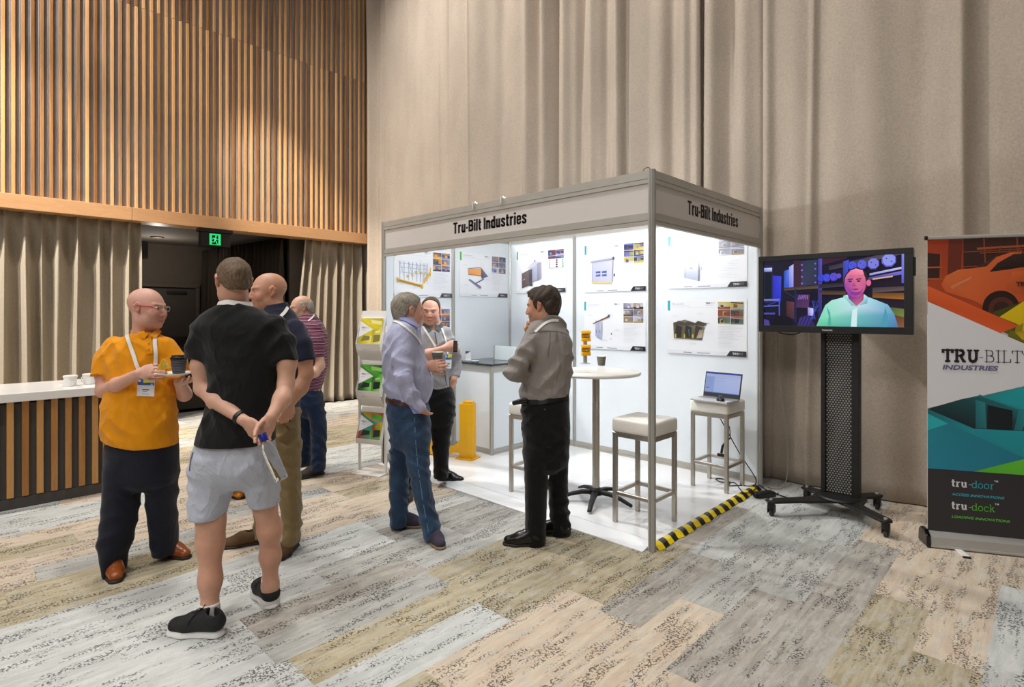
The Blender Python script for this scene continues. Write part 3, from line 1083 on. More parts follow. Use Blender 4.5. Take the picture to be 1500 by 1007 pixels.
a = place_on_counter(103, 566)
t = white_pail('white lidded tub on the counter top, left of its twin', (a.x, a.y, 0.9185), 0.2, 'white tubs on the counter')
a = place_on_counter(131, 563)
t2 = white_pail('white handled tub on the counter top nearest the orange shirt', (a.x, a.y, 0.9185), 1.9, 'white tubs on the counter')
MB().tube([(-0.045, 0, 0.07), (-0.062, 0, 0.065), (-0.066, 0, 0.045), (-0.058, 0, 0.028), (-0.043, 0, 0.022)], 0.004, 8).build('side_handle', M['white_plastic'], t2, smooth=True)
for kx, (px, py, lb) in enumerate([(88, 565, 'small white napkin lying on the counter left of the tubs'), (117, 564, 'small white napkin lying on the counter between the tubs')]):
    a = place_on_counter(px, py)
    n = MB().box((0, 0, 0.002), (0.075, 0.06, 0.004)).build('napkin', M['white_plastic'], loc=(a.x, a.y, 0.9185), bevel=0.001, seg=1)
    n.rotation_euler = (0, 0, 0.4 + kx)
    tag(n, lb, 'napkin', 'napkins on the counter')


# ================================================================ THE EXHIBITION STAND
SW, SD, SH, FZ = 3.08, 1.86, 2.478, 0.03      # width, depth, height, floor level
stand = thing('exhibition_stand', 'white shell-scheme exhibition stand with aluminium posts and name boards', 'exhibition stand', (0, 0, 0))


def post_profile(r=0.023, g=0.006):
    """octagonal extrusion with a groove in each main face"""
    a = r * 0.45
    pts = []
    for k in range(4):
        t = k * PI / 2
        loc = [(r, -a), (r, -g / 2), (r - 0.006, -g / 2), (r - 0.006, g / 2), (r, g / 2), (r, a)]
        pts += [(x * math.cos(t) - y * math.sin(t), x * math.sin(t) + y * math.cos(t)) for x, y in loc]
    return pts


def post(x, y, z0, z1, parent=stand, r=0.023):
    mb = MB().prism([(x + px, y + py) for px, py in post_profile(r)], z0, z1, 'z')
    return mb.build('post', M['aluminium'], parent)


def rail(x0, y0, x1, y1, z0, z1, name='rail', m=None, parent=stand, th=0.026):
    """horizontal extrusion with two raised lips and a groove, between two posts"""
    L = math.hypot(x1 - x0, y1 - y0)
    ang = math.atan2(y1 - y0, x1 - x0)
    h = z1 - z0
    w = th / 2
    prof = [(-w, z0), (w, z0), (w, z0 + h * 0.30), (w - 0.004, z0 + h * 0.30), (w - 0.004, z0 + h * 0.36), (w, z0 + h * 0.36), (w, z1 - h * 0.12),
            (w - 0.004, z1 - h * 0.12), (w - 0.004, z1), (-w + 0.004, z1), (-w + 0.004, z1 - h * 0.12), (-w, z1 - h * 0.12), (-w, z0 + h * 0.36),
            (-w + 0.004, z0 + h * 0.36), (-w + 0.004, z0 + h * 0.30), (-w, z0 + h * 0.30)]
    o = MB().prism(prof, 0.02, L - 0.02, 'x').build(name, m or M['rail'], parent, loc=(x0, y0, 0))
    o.rotation_euler = (0, 0, ang)
    return o


# posts: the open front corner, the front left, the back row and the left wall
post(0, 0, 0.0, SH)
post(-SW, 0, 0.0, SH)
post(-SW, SD, 0.0, SH)
post(0, SD, 0.0, SH)
post(-2.055, SD, FZ, SH)
post(-1.07, SD, FZ, SH)
post(-SW, 0.92, FZ, SH)
# wall panels between posts, with a rail at the head and at the foot
for x0, x1 in ((-SW, -2.055), (-2.055, -1.07), (-1.07, 0)):
    MB().box2((x0 + 0.015, SD - 0.003, 0.09), (x1 - 0.015, SD + 0.003, SH - 0.05)).build('wall_panel', M['white_panel'], stand)
    rail(x0, SD, x1, SD, SH - 0.07, SH - 0.005)
    rail(x0, SD, x1, SD, FZ, FZ + 0.065)
for y0, y1 in ((0, 0.92), (0.92, SD)):
    MB().box2((-SW - 0.003, y0 + 0.015, 0.09), (-SW + 0.003, y1 - 0.015, SH - 0.05)).build('wall_panel', M['white_panel'], stand)
    rail(-SW, y0, -SW, y1, SH - 0.07, SH - 0.005)
    rail(-SW, y0, -SW, y1, FZ, FZ + 0.065)
# name boards over the two open sides
for (x0, y0, x1, y1, L, rz) in ((-SW, 0, 0, 0, SW, 0), (0, 0, 0, SD, SD, PI / 2)):
    rail(x0, y0, x1, y1, 2.392, SH - 0.002, 'fascia_rail')
    rail(x0, y0, x1, y1, 2.122, 2.200, 'fascia_rail')
    fb = MB().box((L / 2, 0, 2.296), (L - 0.04, 0.006, 0.20)).build('fascia_board', M['fascia'], stand, loc=(x0, y0, 0))
    fb.rotation_euler = (0, 0, rz)
    pr = Print(1, 1)
    gv, gf, gw = gothic_faces('Tru-Bilt Industries')
    pr.faces(gv, gf, 0, 0, 0.100, '#111111', 0.885 / (gw * 0.100))
    lt = pr.build('lettering', M['print_matt'], fb, (L / 2 - 0.4425 + (0.0 if rz == 0 else 0.0), -0.0035, 2.249))
# raised white floor: four boards, and a sloping edging strip along the front
fl = thing('stand_floor', 'glossy white raised floor of the exhibition stand', 'platform', (0, 0, 0))
for i in range(3):
    for j in range(2):
        x0, x1 = -SW + 0.02 + i * (SW - 0.04) / 3, -SW + 0.02 + (i + 1) * (SW - 0.04) / 3
        y0, y1 = 0.09 + j * (SD - 0.10) / 2, 0.09 + (j + 1) * (SD - 0.10) / 2
        MB().box2((x0 + 0.0006, y0 + 0.0006, 0), (x1 - 0.0006, y1 - 0.0006, FZ)).build('floor_board', M['stand_floor'], fl, bevel=0.001, seg=1)
MB().prism([(-0.062, 0.001), (0.089, 0.001), (0.089, FZ - 0.002), (0.070, FZ - 0.002), (-0.055, 0.006), (-0.062, 0.006)], -SW - 0.02, -0.035, 'x').build('edging_strip', M['stand_floor'], fl)
# hazard tape along the right-hand edge
tp = thing('hazard_tape', 'yellow and black hazard tape edging the white floor', 'tape', (0.0, 0.0, 0.0))
ny = 26
y = 0.028
for k in range(ny):
    L = 0.0675
    wob = 0.006 * math.sin(k * 1.3) + 0.004 * math.sin(k * 2.9)
    vs, fs = [], []
    for t in (0, 1):
        yy = y + L * t
        ww = 0.006 * math.sin((k + t) * 1.3) + 0.004 * math.sin((k + t) * 2.9)
        sk = 0.025
        for (px, pz, dy) in ((-0.028, FZ + 0.0015, sk), (0.0, FZ + 0.002, 0.012), (0.014 + ww, FZ - 0.003, 0.006), (0.040 + ww, 0.004, 0)):
            vs.append((px, yy + dy, pz))
    fs = [(0, 1, 5, 4), (1, 2, 6, 5), (2, 3, 7, 6)]
    o = MB().add(vs, fs).build('tape_stripe', M['tape_yellow'] if k % 2 == 0 else M['tape_black'], tp)
    sm = o.modifiers.new('tape', 'SOLIDIFY')
    sm.thickness = 0.0012
    y += L


# ---- twin flood lamps hooked over the front name board; they light the stand
def flood(x, label):
    t = thing('arm_spotlight', label, 'spotlight', (x, 0, 2.20), 0, 'lamps on the stand')
    MB().tube([(0, -0.022, 0.235), (0, -0.022, 0.29), (0, 0.0, 0.297), (0, 0.024, 0.29), (0, 0.026, 0.18)], 0.006, 8).build('hook', M['white_metal'], t, smooth=True)
    MB().tube([(0, 0.026, 0.18), (0, 0.06, 0.15)], 0.008, 8).build('arm', M['white_metal'], t, smooth=True)
    MB().box((0, 0.062, 0.10), (0.16, 0.02, 0.12)).build('lamp_head', M['white_metal'], t, bevel=0.006)
    MB().box((0, 0.078, 0.10), (0.14, 0.012, 0.10)).build('lamp_lens', M['lamp_glow'], t, bevel=0.004)
    l = lamp('spotlight_lamp', 'POINT', (0, 0.15, 0.10), 22, (0.84, 0.93, 1.0), shadow_soft_size=0.05)
    l.parent = t
    return t


flood(-1.70, 'left one of two white spotlights hooked over the front name board')
flood(-1.36, 'right one of two white spotlights hooked over the front name board')
# wire loop on the corner
lp = MB().tube([(-0.065, 0.0, 0.0), (-0.06, 0, 0.012), (-0.04, 0, 0.02), (-0.02, 0, 0.016), (-0.012, 0, 0.0)], 0.0025, 6).build('wire_loop', M['black_metal'], stand, smooth=True, loc=(0, 0, SH))


# ---- posters fixed to the stand's walls
def greek(p, x0, x1, y, n, lh=0.012, col='#c9ccd6', t=0.0022, seed=0):
    r = random.Random(seed)
    for i in range(n):
        p.line(x0, y - i * lh, x0 + (x1 - x0) * r.uniform(0.55, 1.0), y - i * lh, t, col)


def photo_grid(p, x0, y0, x1, y1, nx, ny, pal, seed):
    """a block of small photographs, each a few shapes"""
    r = random.Random(seed)
    w, h = (x1 - x0) / nx, (y1 - y0) / ny
    for i in range(nx):
        for j in range(ny):
            ax, ay, bx, by = x0 + i * w + 0.003, y0 + j * h + 0.004, x0 + (i + 1) * w - 0.003, y0 + (j + 1) * h - 0.004
            c1, c2, c3, c4 = (r.choice(pal) for _ in range(4))
            p.poly([(ax, ay), (bx, ay), (bx, by), (ax, by)], [c1, c2, c2, c1])
            f = lambda u, v: (ax + (bx - ax) * u, ay + (by - ay) * v)
            p.poly([f(0, 0), f(1, 0), f(1, r.uniform(.15, .4)), f(0, r.uniform(.15, .4))], c3)
            u0 = r.uniform(0.1, 0.45)
            p.poly([f(u0, .18), f(u0 + .38, .14), f(u0 + .38, .8), f(u0, .72)], [c4, c3, c1, c4])
            p.poly([f(u0 + .08, .25), f(u0 + .3, .22), f(u0 + .3, .6), f(u0 + .08, .55)], r.choice(pal))
            if r.random() < 0.6:
                p.poly([f(0, .85), f(1, .7), f(1, .82), f(0, .98)], r.choice(pal))


def poster(label, loc, rz, tab, drawing, pal, seed, w=0.78, h=0.52, title=None, grid=(2, 3), extra=None):
    t = thing('poster', label, 'poster', loc, rz, 'product posters on the stand')
    MB().box((w / 2, 0.002, h / 2), (w, 0.004, h)).build('poster_sheet', M['white_panel'], t, bevel=0.0008, seg=1)
    p = Print(w, h)
    p.rect(0.002, 0.003, 0.998, 0.997, '#f4f6fa')
    p.poly([(0.0, 0.82), (0.0, 1.0), (0.034, 1.0), (0.034, 0.80)], tab)
    p.line(0.055, 0.865, 0.62, 0.865, 0.0012, '#c9ccd4')
    if title:
        p.text(title, 0.055, 0.915, 0.019, '#b9bcc8', 0.0)
    else:
        p.line(0.055, 0.93, 0.25, 0.93, 0.010, '#d9dbe3')
    p.line(0.055, 0.895, 0.30, 0.895, 0.004, '#d5d8e0')
    p.slab('TRU', 0.505, 0.925, 0.015, '#26262c', 0.24)
    p.slab('-BILT', 0.555, 0.925, 0.015, '#6d6d76', 0.07)
    p.line(0.50, 0.905, 0.60, 0.905, 0.002, '#b8bac6')
    if grid:
        photo_grid(p, 0.655, 0.56, 0.965, 0.965, *grid, pal, seed)
    greek(p, 0.66, 0.96, 0.525, 9, 0.028, '#d0d3dc', 0.0022, seed)
    greek(p, 0.66, 0.90, 0.25, 4, 0.028, '#d9dce4', 0.0022, seed + 1)
    for (lx, ly) in ((0.06, 0.72), (0.40, 0.76), (0.52, 0.42), (0.08, 0.27), (0.30, 0.20)):
        greek(p, lx, lx + 0.11, ly, 2, 0.02, '#cdd0da', 0.0018, seed + int(lx * 100))
    drawing(p)
    p.rect(0.0, 0.003, 0.80, 0.062, '#eceef2')

    p.line(0.22, 0.033, 0.33, 0.033, 0.007, '#777b88')
    p.line(0.40, 0.033, 0.56, 0.033, 0.007, '#777b88')
    p.line(0.0, 0.066, 0.80, 0.066, 0.001, '#c6c9d2')
    p.poly([(0.765, 0.003), (0.998, 0.003), (0.998, 0.095), (0.808, 0.095)], '#1b1d26')
    p.slab('TRU', 0.838, 0.032, 0.018, '#f6f6f6', 0.26)
    p.slab('-BILT', 0.895, 0.032, 0.018, '#c8c8cc', 0.09, 0.85)
    p.build('print', M['print'], t, (0, -0.0006, 0))
    return t


def quad(p, pts, c):
    p.poly(pts, c)


def draw_rack(p):          # pallet racking behind a yellow guard rail
    g = '#7c86b4'
    for x in (0.09, 0.16, 0.235, 0.30, 0.37, 0.43, 0.49, 0.55):
        p.line(x, 0.36 - (x - 0.09) * 0.13, x, 0.72, 0.004, g)
    for y in (0.50, 0.60, 0.68):
        p.line(0.09, y, 0.55, y - 0.02, 0.003, '#9aa3c6')
    for x in (0.09, 0.235, 0.37, 0.49):
        p.line(x, 0.70, x + 0.07, 0.42, 0.0025, g)
        p.line(x + 0.07, 0.70, x, 0.46, 0.002, '#a9b0cd')
    for x, y in ((0.20, 0.40), (0.28, 0.42), (0.34, 0.49), (0.43, 0.48), (0.50, 0.47)):
        p.rect(x, y, x + 0.03, y + 0.05, '#d9b65a')
    p.poly([(0.05, 0.31), (0.46, 0.20), (0.46, 0.26), (0.05, 0.37)], ['#b98a16', '#b98a16', '#f0c030', '#f0c030'])
    p.poly([(0.05, 0.33), (0.46, 0.22), (0.46, 0.24), (0.05, 0.35)], '#8f6a12')
    p.rect(0.04, 0.29, 0.07, 0.38, '#d9a520')
    p.rect(0.44, 0.18, 0.475, 0.27, '#d9a520')
    for k in range(5):
        x, y = 0.48 + k * 0.025, 0.28 + k * 0.045
        p.poly([(x, y), (x + 0.03, y + 0.02), (x + 0.03, y + 0.09), (x, y + 0.07)], '#e6b321')
    p.rect(0.595, 0.45, 0.61, 0.62, '#e6b321')


def draw_leveller(p):      # dock leveller with an orange front
    p.poly([(0.16, 0.50), (0.42, 0.49), (0.42, 0.66), (0.15, 0.62)], ['#ee8b22', '#f6a23a', '#f9b04f', '#f29a34'])
    p.poly([(0.42, 0.68), (0.57, 0.48), (0.43, 0.42), (0.42, 0.49)], ['#5a5b78', '#6b6c90', '#44455e', '#50516c'])
    p.line(0.15, 0.63, 0.42, 0.68, 0.006, '#33344a')
    p.line(0.16, 0.50, 0.42, 0.49, 0.006, '#33344a')
    p.line(0.48, 0.42, 0.30, 0.30, 0.014, '#3c3d58')
    p.poly([(0.16, 0.38), (0.19, 0.40), (0.42, 0.24), (0.42, 0.19), (0.39, 0.20)], '#5c5d86')
    p.line(0.43, 0.56, 0.45, 0.42, 0.005, '#2e2f44')


def draw_cabin(p):         # dark door open on a grey insulated wall
    p.poly([(0.30, 0.24), (0.44, 0.30), (0.44, 0.70), (0.30, 0.62)], ['#8e8fae', '#a2a3bf', '#c3c4d6', '#aeb0c8'])
    p.poly([(0.22, 0.58), (0.36, 0.60), (0.50, 0.72), (0.36, 0.73)], '#cfd0de')
    p.poly([(0.44, 0.28), (0.52, 0.33), (0.52, 0.72), (0.44, 0.68)], ['#7a7b9c', '#9fa0bd', '#b7b8cf', '#9a9bb8'])
    p.line(0.48, 0.31, 0.48, 0.70, 0.004, '#6b6c8e')
    p.poly([(0.12, 0.12), (0.27, 0.18), (0.27, 0.55), (0.12, 0.47)], ['#4b3434', '#5a4040', '#65494a', '#523a3a'])
    p.poly([(0.27, 0.18), (0.34, 0.16), (0.34, 0.56), (0.27, 0.55)], '#36303a')
    p.line(0.14, 0.31, 0.19, 0.34, 0.005, '#cfc8c4')
    p.rect(0.385, 0.72, 0.405, 0.77, '#6c6f8c')


def draw_rapid(p):         # rapid roller door with four lights and a yellow foot
    p.poly([(0.13, 0.22), (0.47, 0.20), (0.49, 0.64), (0.14, 0.63)], ['#b8bad2', '#c7c9dd', '#d7d9e8', '#c9cbde'])
    p.poly([(0.11, 0.62), (0.50, 0.66), (0.50, 0.72), (0.12, 0.67)], ['#9497b4', '#7f82a2', '#d5d7e4', '#c9cbdc'])
    p.disc(0.495, 0.69, 0.018, 0.035, '#565976')
    p.line(0.135, 0.22, 0.145, 0.63, 0.006, '#8f92ae')
    p.line(0.475, 0.20, 0.485, 0.64, 0.006, '#8f92ae')
    for x in (0.20, 0.305):
        for y in (0.33, 0.40):
            p.poly([(x, y), (x + 0.08, y), (x + 0.08, y + 0.045), (x, y + 0.04)], ['#3d4f94', '#2e3b74', '#5d72b8', '#6c80c0'])
    p.poly([(0.13, 0.185), (0.47, 0.165), (0.47, 0.20), (0.13, 0.22)], '#e6cf7e')
    p.rect(0.50, 0.315, 0.52, 0.37, '#2c2f40')


def draw_slide(p):         # sliding door under a sloping brown track
    p.poly([(0.20, 0.27), (0.31, 0.20), (0.31, 0.58), (0.20, 0.60)], ['#a8afd0', '#b7bddb', '#ccd1e6', '#bcc3de'])
    p.line(0.255, 0.24, 0.255, 0.59, 0.003, '#8990b4')
    p.line(0.16, 0.53, 0.44, 0.70, 0.012, '#8a5a3a')
    p.line(0.17, 0.525, 0.43, 0.68, 0.004, '#3f2c22')
    p.poly([(0.40, 0.66), (0.44, 0.68), (0.44, 0.725), (0.41, 0.72)], '#3b4f66')
    for x in (0.215, 0.275):
        p.rect(x, 0.34, x + 0.008, 0.40, '#343850')
    p.rect(0.46, 0.31, 0.475, 0.345, '#2c2f40')
    p.rect(0.455, 0.215, 0.468, 0.228, '#2c2f40')


def draw_cool(p):          # insulated sliding panel door
    p.poly([(0.23, 0.20), (0.42, 0.13), (0.42, 0.50), (0.23, 0.56)], ['#a7adca', '#b9bfd8', '#cdd2e4', '#bcc2d9'])
    p.line(0.23, 0.20, 0.23, 0.58, 0.008, '#3a3e54')
    p.line(0.22, 0.58, 0.44, 0.50, 0.006, '#8a90ae')
    p.poly([(0.405, 0.13), (0.42, 0.125), (0.42, 0.50), (0.405, 0.505)], '#565b78')
    p.rect(0.30, 0.36, 0.335, 0.385, '#6c7290')
    p.rect(0.44, 0.33, 0.455, 0.39, '#8d93ad')


def draw_seal(p):          # row of dark dock shelters seen at an angle
    p.poly([(0.09, 0.29), (0.46, 0.27), (0.47, 0.44), (0.50, 0.50), (0.24, 0.64), (0.08, 0.58)], ['#6d6657', '#5e584b', '#70695c', '#7b7466', '#8a8272', '#5a5448'])
    for x0, c in ((0.10, '#2b2823'), (0.23, '#302d28'), (0.36, '#3a3630')):
        p.poly([(x0, 0.30), (x0 + 0.09, 0.30), (x0 + 0.10, 0.50), (x0 + 0.02, 0.54)], c)
        p.poly([(x0 - 0.01, 0.55), (x0 + 0.12, 0.52), (x0 + 0.17, 0.57), (x0 + 0.05, 0.62)], '#4f4a3f')
        p.line(x0 + 0.01, 0.55, x0 + 0.20, 0.58, 0.003, '#2a2722')
    p.poly([(0.39, 0.30), (0.46, 0.31), (0.48, 0.44), (0.43, 0.46)], ['#b9a98c', '#cbbda2', '#a39478', '#8a7d66'])
    for x in (0.105, 0.225, 0.335):
        p.rect(x, 0.30, x + 0.018, 0.37, '#d8c02c')
    p.line(0.30, 0.33, 0.29, 0.46, 0.005, '#2fa7b8')


ORANGE = ['#2d3552', '#e8962a', '#f0b23c', '#50597e', '#8d97bd', '#c9762a', '#1f2438']
GREY = ['#2a2b40', '#5b5e80', '#9296b8', '#3d3f58', '#c3c5d8', '#6d6f8e', '#b0653c']
BLUE = ['#26305e', '#3f4f8e', '#8d9bcc', '#1b2040', '#b3bbdd', '#56608a', '#7a3a34']
MULTI = ['#3a3f7e', '#5c4f8e', '#2a2f4a', '#6f7fc0', '#d9bb2e', '#b8b06a', '#1d2033', '#7f86ae', '#cfd2e6']
COOLG = ['#6d6a78', '#9a98a6', '#3e3c48', '#b8b6c4', '#7c7888', '#d0cedb', '#a48c50']
DOCK = ['#6e6a50', '#3b3a34', '#a9a48e', '#24242a', '#c9cad0', '#5c7a70', '#c9b23a', '#8f3a2c']

yb = SD - 0.0075
PI2 = PI / 2
xl = -SW + 0.0075
poster('poster of a yellow rack guard with a yellow tab, upper left of the stand', (xl, 0.115, 1.715), PI2, '#ecd60e', draw_rack, ORANGE, 1)
poster('poster with a yellow tab mostly behind two talking men, below the rack guard poster', (xl, 0.115, 1.09), PI2, '#ecd60e', draw_rack, ORANGE, 12)
poster('poster of an orange dock leveller with a green tab near the back corner', (xl, 1.02, 1.735), PI2, '#3fbf3a', draw_leveller, GREY, 3)


def door_swatches(p):
    p.rect(0.655, 0.56, 0.965, 0.76, '#f4f6fa')
    for i in range(4):
        y = 0.725 - i * 0.048
        p.disc(0.69, y, 0.012, 0.016, '#4fae5a')
        p.disc(0.83, y, 0.018, 0.016, '#3b3040')
        p.disc(0.845, y - 0.01, 0.012, 0.010, '#a5322e')
        p.disc(0.94, y, 0.012, 0.016, '#5fb867')


def draw_c(p):
    draw_cabin(p)
    door_swatches(p)


poster('poster of a dark door with a green tab, above the dark-haired man', (-2.955, yb, 1.785), 0, '#46c43e', draw_c, BLUE, 4)
poster('poster of a grey rapid roller door with a teal tab, centre of the back wall', (-1.910, yb, 1.772), 0, '#15aeb8', draw_rapid, MULTI, 5)
poster('poster of a sliding door under a sloping track, above the round table', (-1.915, yb, 1.150), 0, '#15aeb8', draw_slide, COOLG, 6)
poster('poster of a grey panel door with lamp glare, upper right of the stand', (-0.885, yb, 1.782), 0, '#15aeb8', draw_cool, COOLG, 7)
poster('poster of dark dock shelters above the laptop', (-0.890, yb, 1.148), 0, '#15aeb8', draw_seal, DOCK, 8, title='TRU-GLIDE')

# ---- white counter of the stand in the back left corner
dc = thing('display_counter', 'white panelled counter with a black top in the stand corner', 'counter', (-2.44, 0.918, FZ))
CW, CD, CH = 0.60, 0.90, 0.97
for x, y in ((0, 0), (-CW, 0), (0, CD - 0.02), (-CW, CD - 0.02)):
    post(x, y, 0.0, CH - 0.02, dc, 0.021)
MB().box2((-CW + 0.02, -0.004, 0.06), (-0.02, 0.004, CH - 0.09)).build('side_panel', M['white_panel'], dc)
MB().box2((-0.004, 0.02, 0.06), (0.004, CD - 0.04, CH - 0.09)).build('side_panel', M['white_panel'], dc)
for (a, b) in (((-CW, 0), (0, 0)), ((0, 0), (0, CD - 0.02))):
    rail(a[0], a[1], b[0], b[1], CH - 0.092, CH - 0.02, 'rail', M['aluminium'], dc, 0.022)
    rail(a[0], a[1], b[0], b[1], 0.0, 0.062, 'rail', M['aluminium'], dc, 0.022)
MB().box2((-CW - 0.02, -0.03, CH - 0.02), (0.03, CD, CH)).build('counter_top', pmat('black_laminate', '#20252b', 0.14, 0, 0.05), dc, bevel=0.002)
# opal screen standing on the counter top, held by a post
sc = thing('desk_screen', 'pale translucent screen standing on the black counter top', 'screen', (-2.44 - 0.12, 0.918 + 0.42, FZ + CH))
MB().box2((-0.26, -0.004, 0.004), (0.10, 0.004, 0.165)).build('pane', M['acrylic'], sc, bevel=0.001, seg=1)
MB().box2((-0.272, -0.010, 0.0), (-0.258, 0.010, 0.168)).build('edge_strip', M['aluminium'], sc)
MB().box2((0.098, -0.018, 0.0), (0.128, 0.012, 0.150)).build('clamp_post', M['aluminium'], sc, bevel=0.002)
# card holder beside it
ch = thing('card_holder', 'white card with a dark corner in a holder on the black counter', 'card holder', (-2.44 - 0.50, 0.918 + 0.10, FZ + CH))
MB().box((0, 0, 0.006), (0.10, 0.06, 0.010)).build('holder_base', M['acrylic'], ch, bevel=0.002)
cdm = MB().box((0, 0.012, 0.06), (0.09, 0.004, 0.10)).build('card', M['white_plastic'], ch)
pr = Print(0.088, 0.098)
pr.poly([(0, 0.62), (1, 0.98), (0, 0.98)], '#3c3f78')
pr.poly([(0.1, 0.2), (0.8, 0.2), (0.8, 0.24), (0.1, 0.24)], '#c8cad6')
pr.build('card_print', M['print_matt'], cdm, (-0.044, 0.0098, 0.011))
pl = thing('glass_dish', 'small clear dish on the black counter top', 'dish', (-2.44 - 0.33, 0.918 + 0.06, FZ + CH))
MB().lathe([(0.0, 0.0), (0.04, 0.0), (0.05, 0.012), (0.046, 0.012), (0.037, 0.004), (0.0, 0.004)], n=24).build('dish_bowl', M['acrylic'], pl, smooth=True)

# ---- yellow column guard standing on the white floor
yg = thing('column_guard', 'yellow steel column guard with a gusset on the white floor', 'column guard', (-2.530, 0.655, FZ), R(18))
MB().box((0, 0, 0.006), (0.21, 0.18, 0.012)).build('base_plate', M['yellow'], yg, bevel=0.002)
MB().prism([(-0.07, -0.055), (0.03, -0.055), (0.075, -0.02), (0.075, 0.05), (-0.07, 0.05)], 0.012, 0.575, 'z').build('guard_post', M['yellow'], yg, bevel=0.004)
MB().prism([(-0.04, -0.035), (0.03, -0.035), (0.06, -0.01), (0.06, 0.035), (-0.04, 0.035)], 0.575, 0.600, 'z').build('post_cap', M['yellow'], yg, bevel=0.006)
gus = [(-0.07, 0.20), (-0.10, 0.155), (-0.15, 0.115), (-0.20, 0.095), (-0.26, 0.085), (-0.26, 0.02), (-0.20, 0.02), (-0.15, 0.05), (-0.09, 0.06), (-0.07, 0.04)]
MB().prism(gus, -0.045, -0.037, 'y').build('gusset', M['yellow'], yg)
MB().prism([(-0.07, 0.16), (-0.16, 0.10), (-0.26, 0.09), (-0.26, 0.02), (-0.07, 0.04)], 0.035, 0.043, 'y').build('gusset', M['yellow'], yg)
MB().box((-0.33, 0, 0.052), (0.16, 0.12, 0.095)).build('foot_rail', M['yellow'], yg, bevel=0.006)
MB().prism([(-0.41, 0.01), (-0.47, 0.01), (-0.47, 0.14), (-0.41, 0.20)], -0.06, 0.06, 'y').build('end_stop', M['yellow'], yg, bevel=0.004)
for x, y in ((-0.085, -0.075), (0.09, -0.07), (0.09, 0.07)):
    MB().cyl((x, y, 0.012), (x, y, 0.02), 0.010, n=6).build('bolt', M['yellow'], yg)

# ---- bar stools
def stool(label, cx, cy, rz):
    t = thing('bar_stool', label, 'stool', (cx, cy, FZ), rz, 'bar stools on the stand')
    S, L, H = 0.335, 0.030, 0.655
    h = S / 2 - L / 2
    for sx in (-1, 1):
        for sy in (-1, 1):
            MB().box((sx * h, sy * h, H / 2), (L, L, H)).build('leg', M['chrome'], t, bevel=0.002, seg=1)
            MB().box((sx * h, sy * h, 0.003), (L - 0.004, L - 0.004, 0.006)).build('foot_cap', M['rubber'], t)
    for z, nm, w in ((H - 0.016, 'seat_frame', 0.032), (0.215, 'footrest', 0.026)):
        for s in (-1, 1):
            MB().box((0, s * h, z), (S - 2 * L, w * 0.9, w)).build(nm, M['chrome'], t, bevel=0.002, seg=1)
            MB().box((s * h, 0, z), (w * 0.9, S - 2 * L, w)).build(nm, M['chrome'], t, bevel=0.002, seg=1)
    mb = MB().box((0, 0, H + 0.052), (S + 0.012, S + 0.012, 0.104))
    st = mb.build('seat', M['seat_white'], t, bevel=0.022, seg=4, smooth=True)
    MB().tube([(S / 2 + 0.004, -h, H + 0.072), (S / 2 + 0.004, h, H + 0.072), (h, S / 2 + 0.004, H + 0.072), (-h, S / 2 + 0.004, H + 0.072), (-S / 2 - 0.004, h, H + 0.072),
               (-S / 2 - 0.004, -h, H + 0.072), (-h, -S / 2 - 0.004, H + 0.072), (h, -S / 2 - 0.004, H + 0.072)], 0.0028, 6, closed=True).build('seam_piping', M['seat_white'], st, smooth=True)
    return t


stool('white bar stool on steel legs behind the front corner post', -0.265, 0.360, 0.0)
stool('white bar stool holding the open laptop', -0.250, 1.555, R(-2))
stool('white bar stool half hidden behind the man in black trousers', -1.30, 0.345, R(4))

# ---- round high table
tb = thing('high_table', 'round white high table on a steel column with black feet', 'table', (-0.775, 0.471, FZ))
MB().lathe([(0.0, 1.022), (0.34, 1.022), (0.352, 1.026), (0.356, 1.036), (0.352, 1.046), (0.345, 1.050), (0.0, 1.050)], n=64).build('table_top', pmat('table_laminate', '#ece7df', 0.28, 0, 0.02), tb, smooth=True)
MB().cyl((0, 0, 0.09), (0, 0, 1.022), 0.030, n=28).build('column', M['chrome'], tb, smooth=True)
MB().lathe([(0.0, 1.012), (0.11, 1.012), (0.11, 1.022), (0.0, 1.022)], n=24).build('top_plate', M['black_metal'], tb)
MB().lathe([(0.055, 0.06), (0.052, 0.10), (0.034, 0.115), (0.0, 0.115)], n=24).build('hub', M['black_metal'], tb, smooth=True)
for k in range(5):
    a = R(8) + k * 2 * PI / 5
    pts = [(0.035, 0.085), (0.12, 0.082), (0.21, 0.062), (0.31, 0.022)]
    vs, fs = [], []
    for i, (r, z) in enumerate(pts):
        w = 0.030 - 0.004 * i
        hh = 0.030 - 0.003 * i
        for dx, dz in ((-w, -hh), (w, -hh), (w * 0.8, 0), (-w * 0.8, 0)):
            vs.append((r * math.cos(a) - dx * math.sin(a), r * math.sin(a) + dx * math.cos(a), max(0.003, z + dz + 0.012)))
    for i in range(3):
        for j in range(4):
            j2 = (j + 1) % 4
            fs.append((i * 4 + j, i * 4 + j2, i * 4 + 4 + j2, i * 4 + 4 + j))
    fs += [(0, 1, 2, 3), (15, 14, 13, 12)]
    MB().add(vs, fs).build('foot', M['black_metal'], tb, bevel=0.006, smooth=True)


# ---- small striped paper cups
def stripe_mat(name, dark, light, scale):
    t = NT(name)
    t.b.inputs['Roughness'].default_value = 0.5
    sep = t.n('SeparateXYZ')
    o = t.obj()
    wz = t.noise(t.mapping(o, (1, 1, 0.2)), 60, 2)
    t.l(o, sep.inputs[0])
    z = t.math('ADD', sep.outputs[2], t.math('MULTIPLY', wz.outputs[0], 0.006))
    f = t.math('FRACT', t.math('MULTIPLY', z, scale))
    t.l(t.ramp(f, [(0.42, lin(dark)), (0.55, lin(light))]), t.b.inputs['Base Color'])
    return t.m


